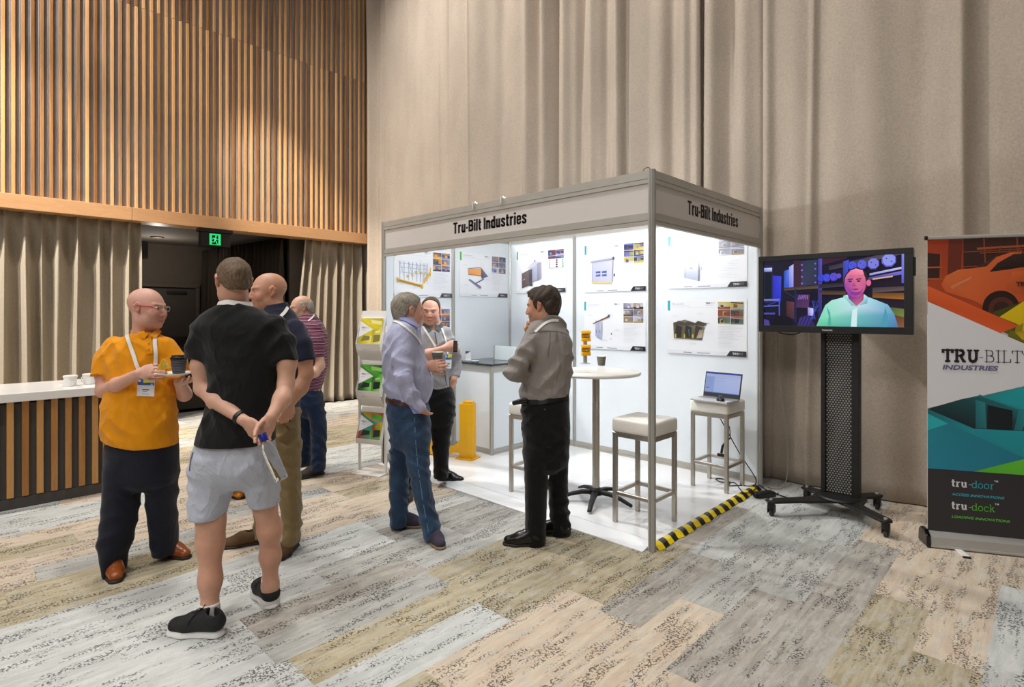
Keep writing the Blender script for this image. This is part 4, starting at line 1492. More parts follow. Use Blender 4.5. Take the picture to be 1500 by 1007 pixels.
M['cup_stripe'] = stripe_mat('ripple_cup_sleeve', '#35322c', '#8a8678', 120)
M['cup_black'] = stripe_mat('ripple_cup_black', '#17171a', '#5a5a62', 110)
M['cup_white'] = pmat('paper_white', '#efece2', 0.6)
M['coffee'] = pmat('coffee', '#3a2314', 0.2)


def paper_cup(label, loc, rt=0.041, rb=0.030, h=0.088, m=None, lid=False, rot=None):
    t = thing('paper_cup', label, 'cup', loc)
    m = m or M['cup_stripe']
    prof = []
    nr = 12
    for i in range(nr + 1):
        u = i / nr
        r = rb + (rt - rb) * u
        prof.append((r, 0.004 + (h - 0.010) * u))
        if i < nr:
            prof.append((r + 0.0012, 0.004 + (h - 0.010) * (u + 0.5 / nr)))
    MB().lathe([(0.0, 0.003), (rb - 0.001, 0.003)] + prof, n=28).build('sleeve', m, t, smooth=True)
    MB().lathe([(0.0, 0.0), (rb - 0.001, 0.0), (rb - 0.0005, 0.006), (rb - 0.0015, 0.006)], n=28).build('cup_base', M['cup_white'], t, smooth=True)
    if lid:
        MB().lathe([(rt + 0.0005, h - 0.008), (rt + 0.003, h - 0.006), (rt + 0.003, h + 0.002), (rt - 0.002, h + 0.004), (rt - 0.005, h + 0.014), (rt - 0.012, h + 0.015), (rt - 0.014, h + 0.010), (0.0, h + 0.010)], n=28).build('lid', M['black'], t, smooth=True)
    else:
        MB().tube([(rt * math.cos(a), rt * math.sin(a), h - 0.003) for a in np.linspace(0, 2 * PI, 29)[:-1]], 0.0022, 8, closed=True).build('rim', M['cup_white'], t, smooth=True)
        MB().lathe([(rt - 0.002, h - 0.004), (rt - 0.006, h - 0.03), (0.0, h - 0.03)], n=28).build('inside', M['cup_white'], t, smooth=True)
    return t


TT = FZ + 1.0505
a = on_floor(881, 536, TT)
paper_cup('small dark striped paper cup on the round white table', (a.x, a.y, TT))
# ---- yellow rail samples clamped to an upright on the table
ys = thing('rail_sample', 'two yellow rail brackets bolted to a grey upright on the table', 'product sample', (*on_floor(857, 533, TT)[:2], TT), YAW + R(8))
MB().box((0, 0, 0.125), (0.032, 0.028, 0.25)).build('upright', M['rail'], ys, bevel=0.002)
MB().box((0, 0, 0.003), (0.085, 0.07, 0.006)).build('foot_plate', M['rail'], ys, bevel=0.001)
for zc in (0.125, 0.255):
    prof = [(-0.012, -0.050), (0.022, -0.050), (0.030, -0.042), (0.030, -0.022), (0.010, -0.014), (0.010, 0.014), (0.030, 0.022), (0.030, 0.042), (0.022, 0.050), (-0.012, 0.050), (-0.012, 0.030), (-0.002, 0.022), (-0.002, -0.022), (-0.012, -0.030)]
    br = MB().prism([(-0.020 - px, zc + pz) for px, pz in prof], -0.042, 0.042, 'x').build('rail_bracket', M['yellow_plastic'], ys, bevel=0.003)
    MB().box((-0.012, -0.038, zc), (0.066, 0.012, 0.020)).build('clamp_bar', pmat('amber_plastic', '#b77c04', 0.4), br, bevel=0.002)
    MB().cyl((0, -0.042, zc), (0, -0.060, zc), 0.011, n=6).build('bolt', M['chrome'], br)
fy = MB().box((0, 0, 0.002), (0.14, 0.06, 0.003)).build('leaflet', M['white_plastic'], loc=(-0.80, 0.30, TT), bevel=0.0005, seg=1)
fy.rotation_euler = (0, 0, R(25))
tag(fy, 'white leaflet lying on the round table in front of the cup', 'leaflet')

# ---- laptop and mouse on the rear stool
ST = FZ + 0.655 + 0.1045
lt = thing('laptop', 'open silver laptop with a pale blue screen on the bar stool', 'laptop', (-0.225, 1.44, ST), R(-4))
MB().box((0, 0, 0.009), (0.335, 0.225, 0.016)).build('base', pmat('silver_plastic', '#cfd0d2', 0.35, 0.4), lt, bevel=0.003)
kb = MB()
for i in range(14):
    for j in range(5):
        kb.box((-0.146 + i * 0.0225, 0.005 + j * 0.0195, 0.0182), (0.018, 0.0155, 0.0024))
kb.build('keyboard_keys', pmat('key_grey', '#8f9094', 0.5), lt, kind='stuff')
MB().box((-0.01, -0.068, 0.0173), (0.10, 0.058, 0.001)).build('touchpad', pmat('touchpad_grey', '#b9babd', 0.3), lt)
ldm = MB().box((0, 0, 0.110), (0.338, 0.008, 0.222)).build('screen_lid', M['black'], lt, bevel=0.003, loc=(0, 0.112, 0.016))
ldm.rotation_euler = (R(-14), 0, 0)
pr = Print(0.318, 0.18)
pr.poly([(0, 0), (1, 0), (1, 1), (0, 1)], ['#9db0e0', '#a8b6e4', '#b4bee6', '#9fb0e0'])
pr.rect(0, 0.93, 1, 1, '#2b3f9c')
pr.rect(0, 0.80, 1, 0.92, '#a9b2da')
pr.rect(0.0, 0.0, 0.26, 0.80, '#8ea2d6')
pr.rect(0.0, 0.0, 1, 0.035, '#4f76b8')
for k in range(6):
    pr.line(0.03, 0.72 - k * 0.07, 0.20, 0.72 - k * 0.07, 0.003, '#7e90c4')
pr.line(0.02, 0.24, 0.13, 0.24, 0.006, '#27336e')
pr.line(0.30, 0.74, 0.94, 0.74, 0.002, '#8795c2')
pr.line(0.30, 0.60, 0.55, 0.60, 0.003, '#8b9ad0')
M['laptop_screen'] = print_mat('laptop_screen', 0.2, 0.85)
pr.build('display', M['laptop_screen'], ldm, (-0.159, -0.0046, 0.036))
pr = Print(0.1, 0.01)
pr.disc(0.5, 0.5, 0.02, 0.2, '#c9ccd4', 12)
pr.build('lid_badge', M['print_matt'], ldm, (-0.05, -0.0046, 0.012))
ms = thing('computer_mouse', 'black computer mouse resting on the laptop palm rest', 'mouse', (-0.145, 1.375, ST + 0.0175), R(35))
vs, fs = [], []
ring = 16
prof = [(1.0, 0.0), (1.02, 0.25), (0.94, 0.55), (0.75, 0.82), (0.42, 0.97), (0.0, 1.0)]
for r, z in prof:
    for k in range(ring):
        a = 2 * PI * k / ring
        vs.append((0.031 * r * math.cos(a), 0.052 * r * math.sin(a), 0.034 * z * (1 + 0.12 * math.sin(a))))
for i in range(len(prof) - 1):
    for k in range(ring):
        k2 = (k + 1) % ring
        fs.append((i * ring + k, i * ring + k2, (i + 1) * ring + k2, (i + 1) * ring + k))
fs.append(tuple(range(ring))[::-1])
MB().add(vs, fs).build('mouse_body', M['black'], ms, smooth=True)
MB().cyl((-0.004, 0.026, 0.033), (0.004, 0.026, 0.033), 0.007, n=12).build('scroll_wheel', M['rail'], ms)


# ================================================================ TELEVISION AND ITS TROLLEY
TVX, TVY, TVZ = 0.135, 1.470, 1.393
TW, TH = 1.04, 0.612
tv = thing('television', 'large flat television showing a man in a pale green shirt', 'television', (TVX, TVY, TVZ), R(2.5))
MB().box2((0, 0.0, 0), (TW, 0.075, TH)).build('casing', M['black_gloss'], tv, bevel=0.008)
bz = MB()
bx, bb, bt = 0.042, 0.052, 0.042
bz.box2((0, -0.012, 0), (TW, 0.0, bb)).box2((0, -0.012, TH - bt), (TW, 0.0, TH)).box2((0, -0.012, bb), (bx, 0.0, TH - bt)).box2((TW - bx - 0.012, -0.012, bb), (TW, 0.0, TH - bt))
bz.build('bezel', M['black'], tv, bevel=0.003)
MB().box((TW + 0.003, 0.03, 0.48), (0.012, 0.05, 0.13)).build('side_port_cover', M['black'], tv, bevel=0.003)
MB().box((TW / 2, 0.11, 0.26), (0.42, 0.07, 0.36)).build('wall_mount', M['black_metal'], tv, bevel=0.004)
p = Print(TW - 2 * bx - 0.012, TH - bb - bt)
p.poly([(0, 0), (1, 0), (1, 1), (0, 1)], ['#101026', '#2a1a2c', '#120d22', '#1c1a30'])
# left part of the warehouse: shelving bay with panels and a bench
p.poly([(0, 0.35), (0.07, 0.35), (0.07, 0.93), (0, 0.95)], '#2c2444')
p.poly([(0.0, 0.84), (0.065, 0.84), (0.065, 0.90), (0.0, 0.90)], ['#5a72d0', '#7890e8', '#dfe8ff', '#a8b8f8'])
p.poly([(0.01, 0.38), (0.06, 0.38), (0.06, 0.82), (0.01, 0.83)], '#081a24')
p.poly([(0.07, 0.37), (0.135, 0.36), (0.14, 0.76), (0.07, 0.78)], ['#2a2ab8', '#2b35c8', '#3a4ae0', '#3333c8'])
p.poly([(0.16, 0.57), (0.20, 0.57), (0.20, 0.86), (0.16, 0.84)], ['#2c4ac0', '#3a5ad0', '#5a86e8', '#2e46a8'])
p.poly([(0.20, 0.58), (0.235, 0.58), (0.235, 0.94), (0.20, 0.90)], ['#6a72d8', '#8f90f0', '#c6c8ff', '#9d9ff4'])
p.poly([(0.235, 0.55), (0.295, 0.56), (0.295, 0.98), (0.235, 1.0)], '#3a2238')
p.poly([(0.295, 0.60), (0.415, 0.62), (0.415, 0.99), (0.295, 0.98)], ['#3a3a5a', '#2c3348', '#2a3b4a', '#30344e'])
for y in (0.64, 0.74, 0.84, 0.92):
    p.disc(0.30, y, 0.007, 0.014, '#8f6ae8', 8)
    p.disc(0.40, y + 0.01, 0.007, 0.014, '#7a62d8', 8)
p.poly([(0.16, 0.54), (0.42, 0.56), (0.42, 0.61), (0.16, 0.58)], ['#5a4a40', '#6a5844', '#43362e', '#3a2f2c'])
p.poly([(0.16, 0.50), (0.42, 0.51), (0.42, 0.545), (0.16, 0.53)], '#1a1424')
p.line(0.17, 0.52, 0.42, 0.22, 0.012, '#232748')
p.line(0.25, 0.56, 0.25, 0.05, 0.016, '#1c2450')
p.poly([(0.18, 0.14), (0.24, 0.10), (0.24, 0.36), (0.18, 0.38)], ['#3c2230', '#4a2a34', '#6a3a40', '#4f2c3a'])
p.poly([(0.255, 0.28), (0.35, 0.27), (0.36, 0.47), (0.26, 0.48)], ['#4a2c58', '#5c3468', '#4a2e58', '#3a2448'])
for k in range(6):
    p.line(0.27 + k * 0.014, 0.40, 0.285 + k * 0.012, 0.465, 0.004, '#b07ae0')
p.line(0.0, 0.40, 0.13, 0.40, 0.016, '#6e78c8')
p.line(0.0, 0.30, 0.13, 0.31, 0.010, '#5a68d0')
p.line(0.125, 0.40, 0.125, 0.12, 0.010, '#4a58c0')
p.line(0.01, 0.30, 0.12, 0.38, 0.005, '#3c48a0')
p.poly([(0.0, 0.17), (0.09, 0.17), (0.09, 0.20), (0.0, 0.20)], '#4a4aa8')
p.poly([(0.0, 0.0), (0.05, 0.0), (0.04, 0.08), (0.0, 0.10)], '#50408a')
p.poly([(0.06, 0.0), (0.24, 0.0), (0.20, 0.14), (0.10, 0.16)], '#0c0c1c')
p.poly([(0.27, 0.0), (0.40, 0.0), (0.36, 0.18), (0.28, 0.12)], '#2c2460')
for k in range(4):
    p.line(0.27 + k * 0.025, 0.01, 0.30 + k * 0.025, 0.14, 0.004, '#4f3fa8')
p.poly([(0.345, 0.16), (0.385, 0.15), (0.39, 0.26), (0.345, 0.28)], ['#7a6cd8', '#b8b0f4', '#e6e4ff', '#9a90e4'])
for a0 in np.linspace(0, 1.6, 6):
    p.line(0.40 - 0.03 * math.cos(a0), 0.10, 0.41 + 0.03 * math.cos(a0 * 2), 0.38, 0.004, '#3a48a8')
# right-hand racking with hanging discs and beams
p.poly([(0.42, 0.0), (0.45, 0.0), (0.45, 1.0), (0.42, 1.0)], ['#131434', '#131434', '#5a54c0', '#413c98'])
p.poly([(0.45, 0.90), (0.63, 0.98), (0.63, 1.0), (0.45, 1.0)], '#3a1c34')
p.poly([(0.50, 0.82), (1.0, 1.0), (1.0, 1.0), (0.82, 1.0), (0.50, 0.88)], ['#3f3848', '#5a5560', '#5a5560', '#4a4450', '#332c3c'])
p.poly([(0.60, 0.60), (0.63, 0.60), (0.64, 0.96), (0.60, 0.94)], ['#2f3690', '#3a44a8', '#4a5ad8', '#3c46b4'])
for (x, y, r, c, c2) in ((0.445, 0.71, 0.03, '#3a46d8', '#2a30a0'), (0.485, 0.71, 0.032, '#4450e0', '#2c34a8'), (0.535, 0.72, 0.033, '#5a4ed8', '#3a349c'), (0.57, 0.73, 0.02, '#6a54d0', '#463aa0'),
                         (0.665, 0.87, 0.035, '#4a56e0', '#3038a8'), (0.73, 0.88, 0.036, '#5f62d8', '#3c3ea0'), (0.805, 0.885, 0.042, '#7f80e0', '#5a50a8'), (0.905, 0.925, 0.050, '#8f98f0', '#5c5cc0')):
    p.disc(x, y, r, r * 2.0, c2, 8, PI / 8, PI / 8 + 2 * PI)
    p.disc(x, y + 0.006, r * 0.86, r * 1.75, c, 8, PI / 8, PI / 8 + 2 * PI)
    p.disc(x - r * 0.3, y + r * 0.5, r * 0.10, r * 0.2, '#171740', 6)
    p.disc(x + r * 0.35, y - r * 0.4, r * 0.10, r * 0.2, '#171740', 6)
p.poly([(0.78, 0.72), (1.0, 0.80), (1.0, 0.83), (0.78, 0.75)], ['#7f80d8', '#a8aae8', '#d8d8f4', '#b0b2ec'])
p.poly([(0.76, 0.655), (0.99, 0.72), (0.99, 0.77), (0.76, 0.69)], ['#3a3570', '#6a60c0', '#7f78e0', '#4c468c'])
p.poly([(0.80, 0.66), (0.93, 0.69), (0.93, 0.71), (0.80, 0.68)], '#d8b090')
p.poly([(0.43, 0.56), (0.63, 0.58), (0.63, 0.63), (0.43, 0.62)], ['#38323c', '#443c48', '#2a2634', '#252030'])
p.poly([(0.43, 0.47), (0.62, 0.46), (0.62, 0.51), (0.43, 0.53)], ['#5a4234', '#6a4c38', '#3f3028', '#382a26'])
p.poly([(0.80, 0.48), (1.0, 0.50), (1.0, 0.56), (0.80, 0.55)], ['#5a4a4a', '#6a5854', '#4a3e48', '#403844'])
p.poly([(0.80, 0.41), (1.0, 0.38), (1.0, 0.47), (0.80, 0.48)], ['#8f5a20', '#a06a2c', '#6a4420', '#5c3c20'])
p.poly([(0.90, 0.18), (1.0, 0.14), (1.0, 0.25), (0.90, 0.28)], ['#5a6a34', '#7a8a3c', '#687a38', '#4a5a30'])
p.poly([(0.92, 0.0), (1.0, 0.0), (1.0, 0.14), (0.92, 0.18)], ['#7a4a34', '#8f5a3c', '#6f4630', '#5a382c'])
p.poly([(0.985, 0.60), (1.0, 0.60), (1.0, 1.0), (0.985, 1.0)], ['#5058c8', '#5058c8', '#8f94f0', '#7078e0'])
# the speaker: shirt, neck, head
p.poly([(0.41, 0.0), (0.43, 0.10), (0.475, 0.31), (0.52, 0.38), (0.62, 0.43), (0.70, 0.30), (0.745, 0.44), (0.82, 0.38), (0.90, 0.31), (0.94, 0.18), (0.965, 0.0)],
       ['#5fc8a0', '#7cdcb4', '#8fe0d0', '#a8e8dc', '#bcecec', '#c4e2ec', '#b4e4ec', '#98d4e4', '#7ab8d8', '#5f98c4', '#4a7ab0'])
p.poly([(0.49, 0.0), (0.50, 0.14), (0.485, 0.30), (0.51, 0.20), (0.52, 0.0)], '#4fb49c')
p.poly([(0.85, 0.0), (0.87, 0.16), (0.885, 0.28), (0.90, 0.12), (0.895, 0.0)], '#4a9cb0')
p.poly([(0.655, 0.0), (0.665, 0.24), (0.70, 0.27), (0.695, 0.0)], '#d4f0f4')
p.poly([(0.60, 0.44), (0.63, 0.46), (0.70, 0.29), (0.66, 0.30)], ['#9adad4', '#c0f0ec', '#8cc8d0', '#7ab4c4'])
p.poly([(0.745, 0.46), (0.77, 0.42), (0.765, 0.33), (0.71, 0.30)], ['#c8f0f4', '#9ccfe0', '#6aa4c0', '#8fc4d4'])
p.poly([(0.63, 0.50), (0.745, 0.50), (0.74, 0.38), (0.695, 0.29), (0.64, 0.40)], ['#8a3a8c', '#a03a80', '#b04870', '#c86a84', '#7a3690'])
hx, hy = 0.69, 0.64
p.poly([(hx + 0.085 * math.cos(a), hy + (0.20 if math.sin(a) > 0 else 0.21) * math.sin(a)) for a in np.linspace(0, 2 * PI, 29)[:-1]], '#2a1c30')
p.poly([(hx - 0.006 + 0.074 * math.cos(a), hy - 0.02 + (0.195 if math.sin(a) > 0 else 0.20) * math.sin(a)) for a in np.linspace(0, 2 * PI, 29)[:-1]],
       [('#e87a8c' if (math.sin(a) > 0.3) else '#c85a96' if math.cos(a) > 0 else '#9a44a8') for a in np.linspace(0, 2 * PI, 29)[:-1]])
p.poly([(0.635, 0.74), (0.745, 0.74), (0.735, 0.80), (0.69, 0.83), (0.65, 0.80)], ['#ec6c9c', '#f48aa8', '#f490b0', '#ff9cb8', '#f07ca8'])
p.disc(0.775, 0.62, 0.016, 0.045, '#e86a90', 14)
for ex in (0.650, 0.708):
    p.poly([(ex - 0.018, 0.665), (ex + 0.018, 0.672), (ex + 0.018, 0.69), (ex - 0.018, 0.682)], '#6a2a5c')
    p.disc(ex, 0.648, 0.013, 0.012, '#4a1c44', 10)
p.poly([(0.672, 0.655), (0.682, 0.655), (0.690, 0.575), (0.664, 0.575)], ['#d8608c', '#e8749c', '#b04484', '#a03c88'])
p.poly([(0.655, 0.535), (0.69, 0.545), (0.715, 0.535), (0.69, 0.52)], '#8a2c60')
p.poly([(0.64, 0.55), (0.655, 0.46), (0.69, 0.44), (0.72, 0.46), (0.74, 0.55), (0.72, 0.50), (0.69, 0.49), (0.66, 0.50)], '#8a3a94')
p.build('screen_picture', M['screen'], tv, (bx, -0.001, bb))
pr = Print(0.1, 0.02)
pr.text('Panasonic', 0, 0, 0.013, '#c9c9cc', 0.02)
pr.build('brand_lettering', M['print_matt'], tv, (TW / 2 - 0.05, -0.0125, 0.018))

ts = thing('television_stand', 'black trolley with a perforated column carrying the television', 'stand', (0.69, 1.56, 0.0), R(2.5))
MB().box2((-0.13, 0.06, 0.13), (-0.098, 0.16, 1.72)).build('column_side', M['black_metal'], ts, bevel=0.004)
MB().box2((0.082, 0.06, 0.13), (0.13, 0.16, 1.72)).build('column_side', M['black_metal'], ts, bevel=0.004)
pp = MB().box2((-0.098, 0.078, 0.13), (0.082, 0.09, 1.72)).build('perforated_panel', M['black_metal'], ts)
dots = MB()
row = 0
z = 0.16
while z < 1.50:
    nx = 9 if row % 2 == 0 else 8
    for i in range(nx):
        x = -0.088 + 0.020 * i + (0.0 if row % 2 == 0 else 0.010)
        n = len(dots.v)
        dots.v += [(x + 0.0068 * math.cos(k * PI / 3), 0.0772, z + 0.0068 * math.sin(k * PI / 3)) for k in range(6)]
        dots.f.append(tuple(range(n, n + 6)))
    z += 0.0173
    row += 1
dots.build('perforation', pmat('perforation_grey', '#8d8983', 0.8), pp, kind='stuff')
for z in (0.66, 1.17):
    MB().box((-0.10, 0.054, z), (0.018, 0.014, 0.05)).build('latch', M['black'], ts, bevel=0.003)


def arm(ang, L, w0, w1, cx=0.0, cy=0.05):
    c, s = math.cos(ang), math.sin(ang)
    pts = []
    for (d, w) in ((0.0, w0), (0.10, w0 * 0.85), (L * 0.6, w1 * 1.05), (L, w1), (L + w1 * 0.7, w1 * 0.6)):
        pts.append((d, w))
    poly = [(cx + d * c - w * s, cy + d * s + w * c) for d, w in pts] + [(cx + d * c + w * s, cy + d * s - w * c) for d, w in reversed(pts)]
    return poly


base = MB().box2((-0.17, -0.03, 0.105), (0.17, 0.15, 0.130)).build('base_plate', M['black_metal'], ts, bevel=0.006)
MB().lathe([(0.0, 0.13), (0.15, 0.13), (0.14, 0.142), (0.0, 0.142)], (0, 0.05, 0), 24).build('base_collar', M['black_metal'], ts, smooth=True)
for (cxp, cyp, side) in ((-0.375, -0.36, -1), (0.345, -0.265, 1), (0.205, 0.335, 1), (-0.255, 0.165, -1)):
    ang = math.atan2(cyp - 0.05, cxp)
    L = math.hypot(cxp, cyp - 0.05)
    MB().prism(arm(ang, L, 0.085, 0.045), 0.108, 0.126, 'z').build('base_leg', M['black_metal'], ts, bevel=0.003, seg=1)
    cz = MB()
    cst = cz.cyl((cxp, cyp, 0.06), (cxp, cyp, 0.108), 0.026, n=16).build('caster', M['black'], ts, smooth=True)
    f = MB()
    f.box((cxp - 0.020, cyp + 0.012, 0.055), (0.006, 0.06, 0.055)).box((cxp + 0.020, cyp + 0.012, 0.055), (0.006, 0.06, 0.055)).box((cxp, cyp + 0.012, 0.082), (0.046, 0.06, 0.008))
    f.build('caster_fork', M['black'], cst, bevel=0.002, seg=1)
    MB().tube([(cxp - 0.013, cyp + 0.02, 0.0325), (cxp - 0.010, cyp + 0.02, 0.0325), (cxp + 0.010, cyp + 0.02, 0.0325), (cxp + 0.013, cyp + 0.02, 0.0325)], [0.028, 0.0325, 0.0325, 0.028], 20).build('caster_wheel', M['rubber'], cst, smooth=True)
    MB().cyl((cxp, cyp, 0.126), (cxp, cyp, 0.135), 0.012, n=8).build('bolt', M['rail'], ts)


def cable(label, pts, r, m, name='cable', cat='cable', n=6):
    """smooth cable through a few points"""
    P = [Vector(q) for q in pts]
    out = []
    for i in range(len(P) - 1):
        p0, p1, p2, p3 = P[max(i - 1, 0)], P[i], P[i + 1], P[min(i + 2, len(P) - 1)]
        for k in range(n):
            t = k / n
            out.append(0.5 * ((2 * p1) + (-p0 + p2) * t + (2 * p0 - 5 * p1 + 4 * p2 - p3) * t * t + (-p0 + 3 * p1 - 3 * p2 + p3) * t ** 3))
    out.append(P[-1])
    o = MB().tube(out, r, 7).build(name, m, smooth=True)
    if label:
        tag(o, label, cat)
    return o


M['cable_black'] = pmat('black_cable', '#161616', 0.5)
M['cable_grey'] = pmat('grey_cable', '#8f877b', 0.5)
c = cable(None, [(0.24, 1.56, 1.42), (0.27, 1.56, 1.385), (0.36, 1.56, 1.372), (0.42, 1.56, 1.39), (0.45, 1.56, 1.42)], 0.005, M['cable_black'], 'power_lead')
c.parent = tv
c.matrix_parent_inverse = (Matrix.Translation(tv.location) @ Matrix.Rotation(R(2.5), 4, 'Z')).inverted()
cable('black cable lying from the stand corner to the television trolley', [(0.02, 1.80, 0.036), (0.10, 1.78, 0.008), (0.25, 1.72, 0.007), (0.42, 1.68, 0.007), (0.52, 1.62, 0.05), (0.56, 1.60, 0.135)], 0.005, M['cable_black'])
cable('coiled black laptop lead under the rear stool', [(-0.28, 1.60, ST - 0.12), (-0.24, 1.66, 0.55), (-0.12, 1.72, 0.30), (0.0, 1.76, 0.10), (-0.02, 1.74, 0.036), (-0.10, 1.68, 0.036), (-0.17, 1.60, 0.036), (-0.20, 1.70, 0.036), (-0.28, 1.76, 0.036), (-0.34, 1.72, 0.036), (-0.26, 1.66, 0.036), (-0.17, 1.72, 0.036), (-0.08, 1.60, 0.037), (0.0, 1.50, 0.036), (0.04, 1.56, 0.036), (0.02, 1.78, 0.036)], 0.0045, M['cable_black'])
cable('thin grey cable hanging down the drape beside the white stand', [(0.10, 2.00, 1.55), (0.10, 2.03, 1.05), (0.16, 2.00, 0.62), (0.20, 1.97, 0.30), (0.19, 1.93, 0.05), (0.12, 1.88, 0.008), (0.05, 1.90, 0.008)], 0.004, M['cable_grey'])
pa = thing('power_adapter', 'black plug block lying at the end of the hazard tape', 'adapter', (0.13, 1.62, 0.0), R(60))
MB().box((0, 0, 0.022), (0.17, 0.07, 0.044)).build('adapter_body', M['black'], pa, bevel=0.008)
MB().tube([(0.085, 0, 0.022), (0.12, 0.0, 0.015), (0.15, 0.02, 0.008)], 0.006, 8).build('adapter_lead', M['cable_black'], pa, smooth=True)
MB().box((-0.09, 0, 0.022), (0.03, 0.04, 0.03)).build('plug', M['black'], pa, bevel=0.004)
# cable clip dangling from the laptop stool
cl = thing('plug_lead', 'black plug hanging on a short lead under the laptop stool', 'lead', (-0.20, 1.52, 0.30))
MB().tube([(0.07, 0.02, 0.17), (0.04, 0.01, 0.14), (0.01, 0.0, 0.09), (0.0, 0, 0.03)], [0.006, 0.009, 0.011, 0.011], 10).build('lead', M['cable_black'], cl, smooth=True)
MB().box((-0.005, 0, 0.012), (0.06, 0.022, 0.026)).build('plug', M['black'], cl, bevel=0.004)
MB().tube([(0.07, 0.02, 0.17), (0.06, 0.03, 0.25), (0.02, 0.0, 0.385)], 0.004, 8).build('lead', M['cable_black'], cl, smooth=True)

# ================================================================ PULL-UP BANNER
BW, BH = 0.86, 2.045
bn = thing('pull_up_banner', 'tall pull-up banner with an orange car and coloured triangles', 'banner', (1.268, 1.380, 0.0), R(26.5))
MB().box2((-0.02, -0.075, 0.006), (BW + 0.02, 0.075, 0.022)).build('cassette_base', M['aluminium'], bn, bevel=0.004)
MB().prism([(-0.070, 0.02), (0.070, 0.02), (0.062, 0.075), (0.03, 0.098), (-0.02, 0.098), (-0.060, 0.072)], 0.0, BW, 'x').build('cassette', pmat('silver_cassette', '#d0cdc8', 0.28, 0.6), bn, bevel=0.003)
for x0, x1 in ((-0.026, 0.0), (BW, BW + 0.026)):
    MB().prism([(-0.078, 0.004), (0.078, 0.004), (0.070, 0.082), (0.034, 0.108), (-0.024, 0.108), (-0.068, 0.080)], x0, x1, 'x').build('end_cap', M['black_gloss'], bn, bevel=0.006)
for x in (0.15, 0.71):
    ft = MB().box((x, -0.115, 0.006), (0.04, 0.13, 0.010)).build('swing_foot', M['white_metal'], bn, bevel=0.002)
    MB().box((x, -0.185, 0.005), (0.042, 0.02, 0.010)).build('foot_tip', M['black'], ft, bevel=0.002)
MB().tube([(0, -0.008, BH + 0.002), (BW, -0.008, BH + 0.002)], 0.012, 12).build('top_rail', pmat('silver_rail', '#d6d3cd', 0.3, 0.5), bn, smooth=True)
for x in (-0.008, BW + 0.008):
    MB().cyl((x - 0.006, -0.008, BH + 0.002), (x + 0.006, -0.008, BH + 0.002), 0.0145, n=14).build('rail_cap', M['black'], bn)
MB().box2((0, -0.006, 0.09), (BW, -0.003, BH)).build('banner_sheet', M['white_plastic'], bn)
MB().cyl((BW / 2, 0.05, 0.09), (BW / 2, 0.02, BH - 0.02), 0.011, n=12).build('support_pole', M['aluminium'], bn)
GZ0 = 0.095
GH = BH - GZ0 - 0.010
p = Print(BW, GH)
# layout measured from the foot of the print, as fractions of its height
p.rect(0, 0, 1, 1, '#e6e4e6')
# orange picture: wall, windows, car
p.poly([(0, 0.745), (0, 1.0), (1, 1.0), (1, 0.93), (0.68, 0.805), (0.46, 0.70), (0.44, 0.695)], ['#b84a20', '#a83c18', '#7c2a18', '#6e2414', '#a03a16', '#b4431c', '#c04a1e'])
p.poly([(0.14, 1.0), (0.23, 1.0), (0.215, 0.86), (0.13, 0.85)], '#6e2a1a')
p.poly([(0.235, 1.0), (1.0, 1.0), (1.0, 0.93), (0.66, 0.87), (0.235, 0.90)], ['#42201a', '#3a1c18', '#2c1614', '#341a16', '#3c1e18'])
for x in (0.375, 0.58, 0.79):
    p.line(x, 0.90, x - 0.01, 1.0, 0.008, '#8a4630')
for y in (0.955, 0.905):
    p.line(0.235, y, 1.0, y + 0.012, 0.006, '#8a4630')
p.poly([(0.0, 0.86), (0.09, 0.865), (0.09, 0.95), (0.0, 0.955)], '#3a1a14')
p.line(0.0, 0.905, 0.10, 0.905, 0.010, '#c85a2c')
p.line(0.0, 0.865, 0.10, 0.865, 0.010, '#c85a2c')
p.line(0.085, 0.86, 0.09, 0.955, 0.010, '#b04c24')
# car body
p.poly([(0.09, 0.845), (0.12, 0.875), (0.20, 0.895), (0.31, 0.900), (0.44, 0.935), (0.56, 0.955), (0.80, 0.960), (1.0, 0.958), (1.0, 0.80), (0.62, 0.775), (0.46, 0.745), (0.30, 0.79), (0.12, 0.82)],
       ['#d8602a', '#e0703a', '#e87a40', '#e06a34', '#d8622e', '#dc6630', '#c85626', '#b84c22', '#a04018', '#c85424', '#c8501f', '#dc6430', '#d85e2a'])
p.poly([(0.40, 0.886), (0.45, 0.915), (0.55, 0.944), (0.635, 0.946), (0.64, 0.902), (0.50, 0.892)], ['#2a1612', '#33201a', '#3c241e', '#3a221c', '#24120e', '#20100c'])
p.poly([(0.68, 0.905), (0.69, 0.948), (0.98, 0.948), (0.98, 0.905)], ['#c8562a', '#b84a22', '#7a341c', '#8a3c20'])
p.poly([(0.655, 0.90), (0.67, 0.95), (0.685, 0.95), (0.675, 0.90)], '#40201a')
p.poly([(0.30, 0.900), (0.42, 0.93), (0.46, 0.944), (0.38, 0.905)], ['#4a281e', '#5c3426', '#6a3c2c', '#3c2018'])
p.poly([(0.15, 0.838), (0.29, 0.872), (0.26, 0.852), (0.17, 0.828)], ['#e88a5c', '#f09868', '#c86434', '#d07040'])
p.disc(0.47, 0.765, 0.115, 0.058, '#2a1410', 26)
p.disc(0.475, 0.757, 0.085, 0.045, '#5a2c1e', 24)
p.disc(0.475, 0.757, 0.055, 0.030, '#3a1c14', 20)
p.poly([(0.50, 0.83), (0.54, 0.885), (0.65, 0.89), (0.70, 0.79)], ['#c85828', '#dc6c36', '#d4642e', '#b44a1e'])
p.poly([(0.62, 0.862), (0.75, 0.866), (0.75, 0.876), (0.62, 0.872)], '#3a1c16')
p.line(0.32, 0.965, 0.92, 0.975, 0.014, '#a8542c')
